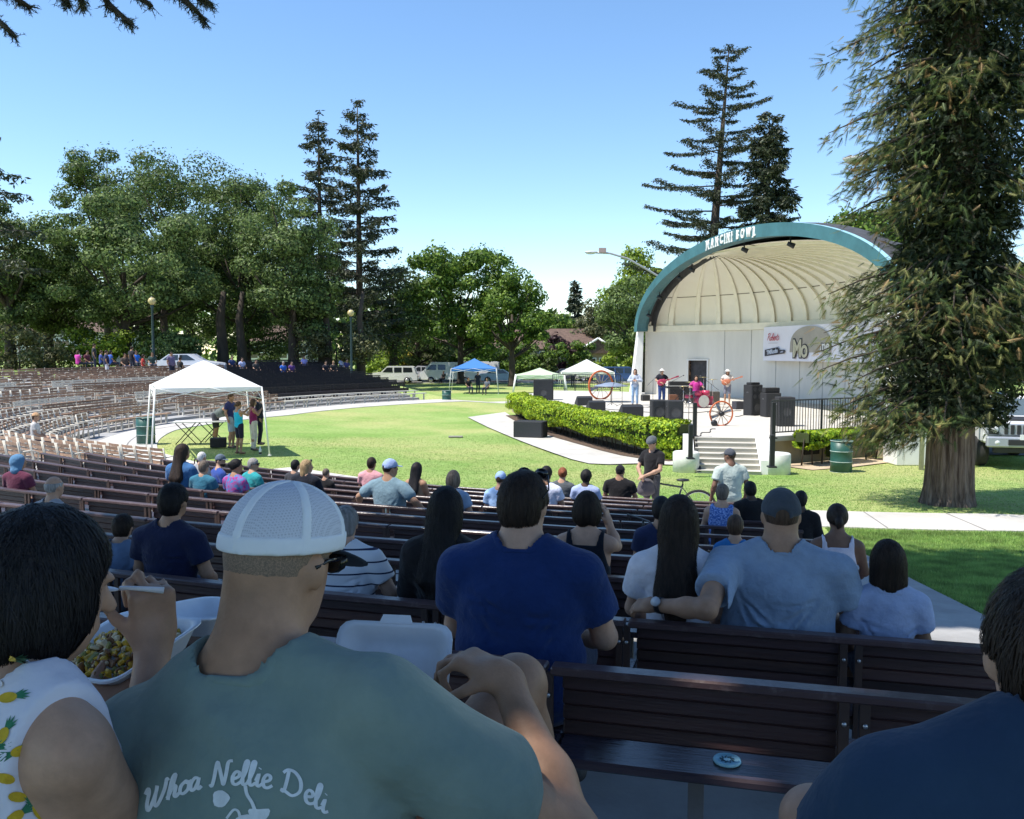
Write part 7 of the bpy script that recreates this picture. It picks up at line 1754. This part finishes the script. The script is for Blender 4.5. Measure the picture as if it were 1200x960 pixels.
# ============================================================ person with the bicycle, person at the steps
def bicycle(label, p, rz, sc=1.0, framec=(.05, .05, .06), wr=.33, group=None):
    t = thing('bicycle', label, 'bicycle', p, rz, group); mf = mat('bike_frame_%02d%02d' % (int(framec[0]*99), int(framec[2]*99)), framec, .35, .1); mt_ = mat('tyre_rubber', (.02, .02, .02), .85, .1); s = sc
    for nm, x in (('wheel', -.52*s), ('wheel', .52*s)):
        w_ = MB().tube([(x+wr*s*math.cos(a), 0, wr*s+wr*s*math.sin(a)) for a in np.linspace(0, 2*math.pi, 33)], .022*s, 8, caps=False).build('wheel', mt_, t)
        rm_ = MB(); rm_.tube([(x+wr*s*.92*math.cos(a), 0, wr*s+wr*s*.92*math.sin(a)) for a in np.linspace(0, 2*math.pi, 33)], .009*s, 5, caps=False); rm_.build('rim', m_chrome, w_)
        sp_ = MB(); [sp_.tube([(x, 0, wr*s), (x+wr*s*.92*math.cos(a), 0, wr*s+wr*s*.92*math.sin(a))], .0022*s, 3) for a in np.linspace(0, 2*math.pi, 19)[:-1]]; sp_.build('spokes', m_chrome, w_, kind='stuff')
    bb = Vector((-.08, 0, .30))*s; st_ = Vector((-.22, 0, .78))*s; hd = Vector((.34, 0, .80))*s; hd2 = Vector((.38, 0, .64))*s; rw_ = Vector((-.52, 0, wr))*s; fw = Vector((.52, 0, wr))*s
    mb = MB(); mb.tube([bb, st_], .018*s, 7); mb.tube([st_+Vector((0.01, 0, -.06)), hd], .018*s, 7); mb.tube([bb, hd2], .02*s, 7); mb.tube([hd, hd2], .022*s, 7); mb.tube([bb, rw_+Vector((0, .05*s, 0))], .011*s, 6); mb.tube([bb, rw_-Vector((0, .05*s, 0))], .011*s, 6); mb.tube([st_-Vector((0, 0, .08*s)), rw_], .010*s, 6); mb.build('frame', mf, t)
    mb = MB(); mb.tube([hd2, hd2+Vector((.04, .05, -.05))*s, fw+Vector((0, .05, 0))*s], .013*s, 6); mb.tube([hd2, hd2+Vector((.04, -.05, -.05))*s, fw-Vector((0, .05, 0))*s], .013*s, 6); mb.build('fork', mf, t)
    mb = MB(); mb.tube([hd, hd+Vector((.0, 0, .14))*s], .014*s, 6); mb.tube([hd+Vector((-.06, -.3, .16))*s, hd+Vector((.02, -.1, .14))*s, hd+Vector((.02, .1, .14))*s, hd+Vector((-.06, .3, .16))*s], .012*s, 6); mb.build('handlebar', m_blackmetal, t)
    mb = MB(); mb.ell(st_+Vector((0, 0, .08*s)), (.13*s, .07*s, .03*s)); mb.tube([st_, st_+Vector((0, 0, .07*s))], .012*s, 5); mb.build('saddle', m_blackmetal, t)
    mb = MB(); mb.lathe([(0, -.004), (.09*s, -.004), (.09*s, .004), (0, .004)], (bb.x, -.05*s, bb.z), 18, ax='y'); mb.tube([bb+Vector((0, -.07, 0))*s, bb+Vector((.1, -.07, -.13))*s], .01*s, 5); mb.tube([bb+Vector((0, .07, 0))*s, bb+Vector((-.1, .07, .13))*s], .01*s, 5); mb.build('crank', m_chrome, t)
    return t
zb_ = .02; pb = gnd(786, 614, zb_)
bk = bicycle('dark bicycle with a grey bag on the handlebar, on the lawn before the front bench', pb, R(172), 1.0)
r_b, _ = standing('person in a black t-shirt and helmet standing over a bicycle on the lawn', 764, 614, zb_, 1.70, R(140), vox=.015, top='tee', topc=(.018, .016, .020), legs='shorts', legc=(.06, .06, .07), hair='short', hairc='dark', hat='helmet', hatc=(.10, .11, .12), skin='light', pitch=.4, arms={'R': (V3(.26, .12, .26), V3(.06, .34, .14)), 'L': (V3(-.24, .12, .26), V3(-.02, .36, .14))})
T = SDF(); T.ell((0, 0, .02), (.15, .10, .13), .05); T.ell((0, 0, -.09), (.18, .11, .10), .06); V, Fq = T.mesh(.018, disp=wrinkle(.010, 3)); g_o = gnd(754, 612, 0); o = link_mesh('bag', nmesh('bag', V, Fq, cloth_mat((.09, .08, .09)), smooth=True), None, (g_o.x-.02, pb.y-.15, .78)); tag(o, 'dark grey bag hanging from the bicycle handlebar', 'bag')
standing('person in a pale mint t-shirt and dark cap seen from behind before the steps', 854, 648, .02, 1.74, R(10), vox=.015, w=1.12, fat=.02, top='tee', topc=(.46, .52, .48), legs='shorts', legc=(.10, .10, .11), hair='crew', hairc='brown', hat='cap', hatc=(.07, .075, .09), skin='brown', yaw=R(35))
q, _p = seat_pos(5, 728); bk2 = bicycle('small turquoise child bicycle leaning among the benches', Vector((q.x, q.y+.15, row_floor(5)+.0)), R(20), .78, (.03, .30, .42))
T = SDF(); T.box((0, 0, .14), (.16, .09, .14), .05); T.ell((0, .02, .02), (.17, .11, .08), .04); V, Fq = T.mesh(.018, disp=wrinkle(.006, 8)); q, _p = seat_pos(4, 746); o = link_mesh('backpack', nmesh('backpack', V, Fq, cloth_mat((.03, .28, .42)), smooth=True), None, (q.x, q.y, q.z-.02)); tag(o, 'bright turquoise bag on a bench beside the child bicycle', 'bag')

# ============================================================ audience in the dark stand and on the plaza
def far_on_row(k, px):
    best = (1e9, 0)
    for p in np.arange(95, 139, .1):
        x, y = pol(row_r(k, p), p); d = abs(600+FPX*x/(y*CP)-px)
        if d < best[0]: best = (d, p)
    p = best[1]; x, y = pol(row_r(k, p)-.22, p); return x, y, p
for (px, k, c, hc, lb) in ((269, -1, (.03, .05, .14), 'dark', 'person in navy, leftmost in the dark stand'), (281, 0, (.45, .48, .7), 'dark', 'person in pale lavender near the left of the dark stand'), (297, 1, (.05, .05, .05), 'black', 'person in black low at the left of the dark stand'), (329, 2, (.04, .13, .5), 'grey', 'person in bright blue in the middle of the dark stand'), (339, 2, (.12, .05, .2), 'black', 'person in purple beside the one in bright blue'), (354, -1, (.40, .36, .75), 'dark', 'person in lilac at the top of the dark stand'), (379, 2, (.02, .02, .03), 'black', 'person in black, left one of the right-hand group in the dark stand'), (388, 2, (.03, .03, .03), 'blond', 'person in black with pale legs in the dark stand'), (404, 1, (.05, .05, .16), 'dark', 'person in dark blue by the right lamp post'), (417, 0, (.55, .56, .8), 'dark', 'person in white by the right lamp post')):
    x, y, p = far_on_row(k, px); person(lb, Vector((x, y, row_floor(k)+.42)), math.radians(-p), 1.0, vox=.038, top='tee', topc=c, hair='short', hairc=hc, skin='light')
ZPL = ground_h(*pol(39, 75)); i = 0
for (px, c, st_, lb) in ((93, (.55, .05, .35), 0, 'person in magenta at the left of the plaza crowd'), (104, (.12, .03, .05), 0, 'person in dark red in the plaza crowd'), (112, (.03, .03, .04), 1, 'tall person in black standing in the plaza crowd'), (120, (.05, .08, .3), 0, 'person in dark blue near the left of the plaza crowd'), (131, (.05, .12, .45), 0, 'person in bright blue, left one, in the plaza crowd'), (148, (.08, .06, .05), 0, 'person in brown in the plaza crowd'), (161, (.03, .18, .65), 0, 'person in vivid blue in the middle of the plaza crowd'), (156, (.02, .02, .03), 1, 'person in black standing behind the vivid blue shirt'), (169, (.45, .05, .04), 0, 'person in red in the plaza crowd'), (180, (.05, .08, .07), 0, 'person in dark green in the plaza crowd'), (202, (.16, .13, .22), 1, 'heavy person in mauve standing at the right of the plaza'), (212, (.03, .03, .03), 0, 'person in black at the right end of the plaza crowd')):
    Y = 52.5+1.3*math.sin(i*2.3); i += 1; x = px_x(px, Y); zz = ground_h(x, Y)
    if st_: person(lb, Vector((x, Y, zz+.86)), R(-70+40*math.sin(i)), 1.0, pose='stand', w=1.2 if px == 202 else 1, fat=.05 if px == 202 else 0, vox=.04, top='tee', topc=c, hair='short', hairc='dark', skin='tan')
    else: person(lb, Vector((x, Y, zz+.46)), R(-90+60*math.sin(i*1.7)), 1.0, vox=.04, top='tee', topc=c, hair='medium' if i % 2 else 'short', hairc=('dark', 'brown', 'black')[i % 3], skin='tan')
x, y = row_at_px(0, 300); 
p_ = Vector((px_x(126, 48), 48, 0)); p_.z = ground_h(p_.x, p_.y); person('person in a navy shirt and white shorts standing at the top of the left stand', p_+Vector((0, 0, .86)), R(-60), 1.0, pose='stand', vox=.036, w=1.15, fat=.03, top='tee', topc=(.02, .025, .08), legs='shorts', legc=(.7, .68, .72), hair='short', hairc='dark', skin='tan')
# small dog/child-sized figure in a straw hat at the left front
x, y = pol(R0(57)+2.0, 57); 
person('person in a straw hat and white shirt among the left chairs', Vector((px_x(40, 23.5), 23.5, ground_h(px_x(40, 23.5), 23.5)+.40)), R(-70), .95, vox=.024, top='tee', topc=(.55, .52, .5), hair='short', hairc='brown', hat='brim', hatc=(.55, .33, .18), skin='light')
for (px, py, Y0, c, st_, lb) in ((479, 447, 0, (.35, .4, .7), 1, 'person in pale blue walking past the parked cars'), (458, 445, 0, (.04, .04, .05), 1, 'person in black by the left white car'), (549, 462, 0, (.02, .02, .02), 0, 'person in black sitting under the blue canopy'), (560, 461, 0, (.03, .03, .05), 1, 'person in black standing by the pole under the blue canopy'), (571, 463, 0, (.12, .13, .16), 0, 'person in dark grey sitting at the right of the blue canopy'), (520, 450, 0, (.03, .03, .03), 0, 'person in black in front of the white truck'), (531, 449, 0, (.12, .05, .04), 0, 'person in dark red in front of the white truck'), (579, 448, 0, (.45, .10, .05), 0, 'person in orange-red right of the blue canopy'), (671, 453, 0, (.05, .06, .12), 1, 'person in dark blue behind the rear railing')):
    g_ = gnd(px, py); person(lb, Vector((g_.x, g_.y, .86 if st_ else .45)), R(180+40*math.sin(px)), 1.0, pose='stand' if st_ else 'sit', vox=.04, top='tee', topc=c, hair='short', hairc='dark', skin='tan')

# ============================================================ lamps
def lamp_post(label, px, base_py, zbase, globe_py, Y):
    x = px_x(px, Y); t = thing('lamp_post', label, 'lamp post', (x, Y, zbase), 0, 'globe lamp posts behind the stands'); h = z_at(globe_py, Y)-zbase
    MB().lathe([(.16, 0), (.16, .5), (.09, .7), (.07, h-.5), (.11, h-.35), (.09, h-.25)], n=12).build('pole', mat('dark_green_pole', (.02, .045, .045), .5, .1), t)
    m = mat('lamp_globe_glass', (.62, .50, .24), .2, 0, trans=.1); MB().ell((0, 0, h), (.24, .24, .24), None, 16, 0, 12).build('globe', m, t); MB().lathe([(.1, h+.22), (.05, h+.29), (0, h+.31)], n=10).build('finial', m_blackmetal, t)
lamp_post('lamp post with a yellowish globe, left one behind the stands', 181.5, 430, 2.0, 353, 54); lamp_post('lamp post with a cream globe, right one beside the slim conifers', 412.5, 430, 1.0, 367, 60)
def street_light(label, pts, Y, name='street_light'):
    w_ = [at(px, py, Y) for px, py in pts]; t = thing(name, label, 'street light', (w_[-1].x, Y, 0)); mb = MB(); mb.tube([(w_[-1].x, Y, 0)]+[w_[-1]]+w_[::-1][1:], .07, 8); mb.build('pole', mat('galvanised', (.42, .42, .42), .45, .1, metal=.3), t, world=True)
    mb = MB(); e = w_[0]; mb.ell(e+Vector((-.25, 0, .02)), (.48, .20, .10)); mb.build('lamp_head', mat('lamp_head_grey', (.55, .56, .57), .4, .05), t, world=True); mb = MB(); mb.ell(e+Vector((-.3, 0, -.05)), (.32, .15, .09)); mb.build('lens', mat('lamp_lens', (.6, .6, .58), .2, 0), t, world=True); return t, w_
t_, w_ = street_light('curved street light arm with a small sign box left of the arch', [(697, 296), (715, 297), (735, 303), (755, 314), (775, 326), (790, 336)], 60)
MB().box(at(706, 293.5, 60), (.5, .3, .32)).build('sign_box', mat('pinkish_box', (.42, .30, .28), .6, .1), t_, world=True)
street_light('street light head poking out of the redwood foliage at the right', [(1018, 187.5), (1040, 190), (1060, 196), (1090, 230)], 24)

# ============================================================ vehicles
m_glass = mat('car_glass', (.02, .025, .03), .08, 0, spec=.8); m_tyre = mat('tyre_rubber', (.02, .02, .02), .85, .1); m_rimc = mat('rim_alloy', (.45, .45, .46), .3, 0, metal=.6)
def car(label, cat, px, py, L, body_c, prof, glass, rz=0, w=1.8, wheels=(.2, .8), wr=.34, name='parked_car', Y=None):
    g_ = gnd(px, py) if Y is None else Vector((px_x(px, Y), Y, 0)); t = thing(name, label, cat, (g_.x, g_.y, .02), rz, 'vehicles parked along the street'); m = mat('car_paint_%02d_%02d_%02d' % tuple(int(v*99) for v in body_c), body_c, .25, .03, 2, spec=.6)
    n = len(prof); V = []
    for s_ in (-1, 1):
        for (x, z) in prof: inn = .06+.14*max(0, (z-1.0)); V.append(((x-.5)*L, s_*(w/2-inn if z > .9 else w/2), z))
    F = [tuple(range(n))[::-1], tuple(range(n, 2*n))]+[(i, (i+1) % n, n+(i+1) % n, n+i) for i in range(n)]; me = MB(); me._add(V, F); me.build('body', m, t)
    for s_ in (-1, 1):
        for q in glass:
            mb = MB(); mb._add([((x-.5)*L, s_*(w/2-(.06+.14*max(0, z-1.0))+.012), z) for x, z in q], [tuple(range(len(q)))]); mb.build('window', m_glass, t)
        for f in wheels:
            mb = MB(); mb.lathe([(0, -.11), (wr, -.11), (wr, .11), (0, .11)], n=18, ax='y'); o = mb.build('wheel', m_tyre, t); o.location = ((f-.5)*L, s_*(w/2-.08), wr); mb = MB(); mb.lathe([(0, .0), (wr*.6, .0), (wr*.62, -.02)], n=14, ax='y'); r_ = mb.build('rim', m_rimc, o); r_.location = (0, s_*.115, 0)
    for x in (.003, .997):
        for s_ in (-1, 1): mb = MB(); mb.box(((x-.5)*L, s_*(w/2-.28), .72), (.05, .34, .14)); mb.build('headlight' if x > .5 else 'tail_light', mat('lamp_clear', (.6, .6, .6), .15, 0) if x > .5 else mat('lamp_red', (.4, .02, .02), .3, 0), t)
    return t
SUV = [(0, .35), (.0, .95), (.03, 1.1), (.07, 1.75), (.12, 1.8), (.60, 1.8), (.73, 1.18), (.96, 1.05), (1, .9), (1, .35)]
SUVG = [[(.09, 1.18), (.11, 1.66), (.28, 1.68), (.28, 1.18)], [(.31, 1.18), (.31, 1.68), (.46, 1.68), (.46, 1.18)], [(.49, 1.18), (.49, 1.68), (.60, 1.68), (.69, 1.2)]]
SED = [(0, .3), (0, .85), (.02, .98), (.16, 1.02), (.28, 1.42), (.56, 1.44), (.72, 1.0), (.97, .85), (1, .7), (1, .3)]
SEDG = [[(.2, 1.05), (.29, 1.36), (.42, 1.38), (.42, 1.03)], [(.44, 1.03), (.44, 1.38), (.55, 1.38), (.67, 1.03)]]
VAN = [(0, .4), (0, 2.1), (.05, 2.2), (.8, 2.2), (.93, 1.35), (1, 1.1), (1, .4)]; VANG = [[(.55, 1.4), (.55, 1.95), (.68, 1.95), (.68, 1.4)], [(.71, 1.4), (.71, 1.95), (.80, 1.95), (.88, 1.4)], [(.2, 1.45), (.2, 1.9), (.38, 1.9), (.38, 1.45)]]
PICK = [(0, .5), (0, 1.15), (.42, 1.15), (.43, 1.75), (.62, 1.78), (.74, 1.2), (.97, 1.1), (1, .9), (1, .45)]; PICKG = [[(.46, 1.22), (.46, 1.66), (.53, 1.66), (.53, 1.22)], [(.55, 1.22), (.55, 1.66), (.61, 1.66), (.70, 1.22)]]
car('white sport utility car parked at the left of the street', 'car', 461, 448, 5.2, (.72, .72, .72), SUV, SUVG, R(180), name='parked_car', Y=89.2)
car('silver pickup truck right of the left white car', 'truck', 497, 448, 5.4, (.42, .42, .44), PICK, PICKG, R(180), name='pickup_truck', Y=92.5)
car('white panel van beside the blue canopy', 'van', 526, 448, 6.0, (.75, .75, .75), VAN, VANG, R(180), name='van', Y=90.5)
car('second white van behind the blue canopy', 'van', 556, 448, 5.6, (.74, .74, .75), VAN, VANG, R(180), name='van', Y=96)
car('light blue sedan right of the blue canopy', 'car', 587, 448, 4.6, (.42, .55, .72), SED, SEDG, R(0), name='parked_car', Y=90.5)
car('dark blue sport utility car left of the band shell', 'car', 731, 448, 4.9, (.04, .08, .22), SUV, SUVG, R(0), name='parked_car', Y=86)
car('dark sedan low behind the rear stage railing', 'car', 668, 448, 4.6, (.05, .05, .06), SED, SEDG, R(0), name='parked_car', Y=96)
car('silver sedan beyond the white canopy', 'car', 705, 448, 4.6, (.4, .42, .45), SED, SEDG, R(180), name='parked_car', Y=99)
c_ = car('white pickup with a white shell parked behind the plaza crowd', 'truck', 180, 440, 5.2, (.7, .7, .7), SUV, SUVG, R(0), name='parked_car', Y=70); c_.location.z = 1.9
c_ = car('white convertible seen between plaza and white tent', 'car', 222, 440, 4.6, (.6, .62, .68), SED, SEDG, R(0), name='parked_car', Y=57); c_.location.z = 1.75
# boxy off-road car at the right
hg = gnd(1206, 553); hm = thing('off_road_car', 'white boxy off-road car with a slotted chrome grille, cut off by the right edge', 'off-road car', (hg.x, hg.y+.3, 0), R(-14)); m_hw = mat('white_car_paint', (.72, .72, .73), .25, .03, 2, spec=.6); m_chr = mat('chrome_dark', (.34, .36, .40), .35, .05, metal=.25); m_blk = mat('black_plastic', (.02, .02, .022), .6, .1)
mb = MB(); mb.box((0, 2.4, 1.05), (2.02, 4.7, .62), bev=.06); mb._add([(-1.0, .05, 1.30), (1.0, .05, 1.30), (.95, 1.35, 1.46), (-.95, 1.35, 1.46), (-1.0, .05, 1.0), (1.0, .05, 1.0), (1, 1.35, 1.0), (-1, 1.35, 1.0)], [(0, 1, 2, 3), (4, 5, 1, 0), (5, 6, 2, 1), (7, 4, 0, 3)]); mb.build('body', m_hw, hm)
mb = MB(); mb._add([(-.93, 1.3, 1.36), (.93, 1.3, 1.36), (.93, 4.6, 1.36), (-.93, 4.6, 1.36), (-.80, 1.75, 2.02), (.80, 1.75, 2.02), (.80, 4.4, 2.02), (-.80, 4.4, 2.02)], [(4, 5, 6, 7), (0, 1, 5, 4), (1, 2, 6, 5), (2, 3, 7, 6), (3, 0, 4, 7)]); mb.build('cab', m_hw, hm)
mb = MB(); mb._add([(-.86, 1.34, 1.44), (.86, 1.34, 1.44), (.76, 1.70, 1.95), (-.76, 1.70, 1.95)], [(0, 1, 2, 3)]); mb.build('windscreen', mat('screen_glass', (.10, .13, .15), .06, 0, spec=.8), hm)
MB().box((0, -.02, 1.15), (1.96, .10, .34), bev=.03).build('grille_surround', m_chr, hm)
for i in range(7): MB().box((-.48+.16*i, -.085, 1.15), (.095, .03, .27), bev=.01).build('grille_slot', m_blk, hm)
for s_ in (-1, 1):
    mb = MB(); mb.box((s_*.80, -.08, 1.15), (.26, .03, .27), bev=.01); mb.build('headlight_panel', m_blk, hm); mb = MB(); mb.lathe([(.10, 0), (.085, -.03), (0, -.04)], (s_*.78, -.10, 1.15), 16, ax='y'); mb.build('headlight', mat('lamp_clear', (.6, .6, .6), .15, 0), hm)
    mb = MB(); mb.lathe([(.08, 0), (.07, -.02), (0, -.03)], (s_*.72, -.17, .78), 14, ax='y'); mb.build('fog_light', mat('lamp_clear', (.6, .6, .6), .15, 0), hm)
    for y in (.85, 3.9): mb = MB(); mb.lathe([(0, -.15), (.40, -.15), (.44, -.10), (.44, .10), (.40, .15), (0, .15)], (s_*.90, y, .44), 20, ax='x'); mb.build('wheel', m_tyre, hm)
    mb = MB(); mb.box((s_*1.12, 1.45, 1.50), (.18, .12, .22), bev=.02); mb.build('wing_mirror', m_chr, hm)
MB().box((0, -.10, .80), (1.98, .18, .30), bev=.04).build('bumper', m_chr, hm); MB().box((0, -.20, .80), (.9, .03, .16), bev=.01).build('bumper_inset', m_blk, hm); MB().box((0, .1, .56), (1.5, .2, .16), bev=.02).build('skid_plate', m_blk, hm); MB().box((0, .70, 1.415), (.62, .5, .03), rot=(R(6.5), 0, 0)).build('bonnet_vent', m_blk, hm); MB().box((0, -.2, .95), (.32, .02, .15)).build('tow_plate', m_hw, hm)
# ============================================================ houses
m_siding = mat('grey_siding', (.30, .31, .30), .8, .1, 2); m_trim = mat('white_trim', (.72, .72, .70), .6, .03); m_shingle = mat('brown_shingle', (.12, .075, .055), .9, .3, 3, .4, 10); m_brick = mat('tan_wall', (.32, .24, .17), .85, .15, 2)
def house(label, px, Y, wpx, eave_z, ridge_z, wall, roof, wins, depth=9, gable_front=False):
    x = px_x(px, Y); w_ = wpx/FPX*Y; t = thing('house', label, 'house', (x, Y, 0)); MB().box((0, depth/2, eave_z/2), (w_, depth, eave_z)).build('wall', wall, t)
    mb = MB(); o_ = .5
    if not gable_front: mb._add([(-w_/2-o_, -o_, eave_z-.1), (w_/2+o_, -o_, eave_z-.1), (w_/2+o_-1.5, depth/2, ridge_z), (-w_/2-o_+1.5, depth/2, ridge_z), (-w_/2-o_, depth+o_, eave_z-.1), (w_/2+o_, depth+o_, eave_z-.1)], [(0, 1, 2, 3), (5, 4, 3, 2), (1, 5, 2), (4, 0, 3), (0, 4, 5, 1)])
    else: mb._add([(-w_/2-o_, -o_, eave_z-.1), (w_/2+o_, -o_, eave_z-.1), (0, -o_, ridge_z), (-w_/2-o_, depth, eave_z-.1), (w_/2+o_, depth, eave_z-.1), (0, depth, ridge_z)], [(0, 2, 5, 3), (1, 4, 5, 2), (0, 1, 2), (3, 5, 4)])
    mb.build('roof', roof, t)
    if gable_front:
        for s_ in (-1, 1): mb = MB(); mb.tube([(s_*(w_/2+o_), -o_-.06, eave_z-.1), (0, -o_-.06, ridge_z)], .14, 4); mb.build('barge_board', m_trim, t)
    for (wx, wz, ww, wh) in wins:
        fr_ = MB().box((wx*w_, -.04, wz), (ww+.25, .1, wh+.25)).build('window', m_trim, t); MB().box((wx*w_, -.10, wz), (ww, .04, wh)).build('pane', m_glass, fr_); MB().box((wx*w_, -.13, wz), (.08, .03, wh)).build('mullion', m_trim, fr_); MB().box((wx*w_, -.13, wz), (ww, .03, .08)).build('mullion', m_trim, fr_)
    return t
house('grey house with white-framed windows beyond the parked cars', 600, 112, 115, 3.8, 6.3, m_siding, m_shingle, [(-.33, 2.3, 2.2, 1.8), (.1, 2.3, 2.0, 1.8), (.38, 2.3, 2.4, 2.0)])
house('low house with a brown shingle roof left of the band shell', 668, 118, 62, 3.6, 6.6, m_siding, m_shingle, [(-.25, 2.0, 1.6, 1.5), (.2, 2.0, 1.6, 1.5)])
house('front-gabled bungalow with a pale barge board beside the shell', 700, 108, 46, 3.2, 5.0, m_brick, m_shingle, [(-.2, 1.8, 1.4, 1.3), (.2, 1.8, 1.4, 1.3)], gable_front=True)
house('tan building half hidden behind the white car and shrubs', 505, 118, 60, 4.2, 6.2, m_brick, m_shingle, [(-.3, 2.2, 1.6, 1.6), (.2, 2.2, 1.6, 1.6)])
house('pale grey building glimpsed between the oak trunks', 325, 112, 70, 4.8, 7.0, mat('pale_wall', (.45, .46, .46), .8, .1, 1), m_shingle, [(-.3, 3.2, 2.0, 1.4), (0.05, 3.2, 2.0, 1.4), (.35, 3.2, 2.0, 1.4)])
house('low pale building behind the left oaks', 75, 112, 110, 6.0, 8.0, mat('pale_wall', (.45, .46, .46)), m_shingle, [(-.3, 4, 2, 1.4), (0, 4, 2, 1.4), (.3, 4, 2, 1.4)])
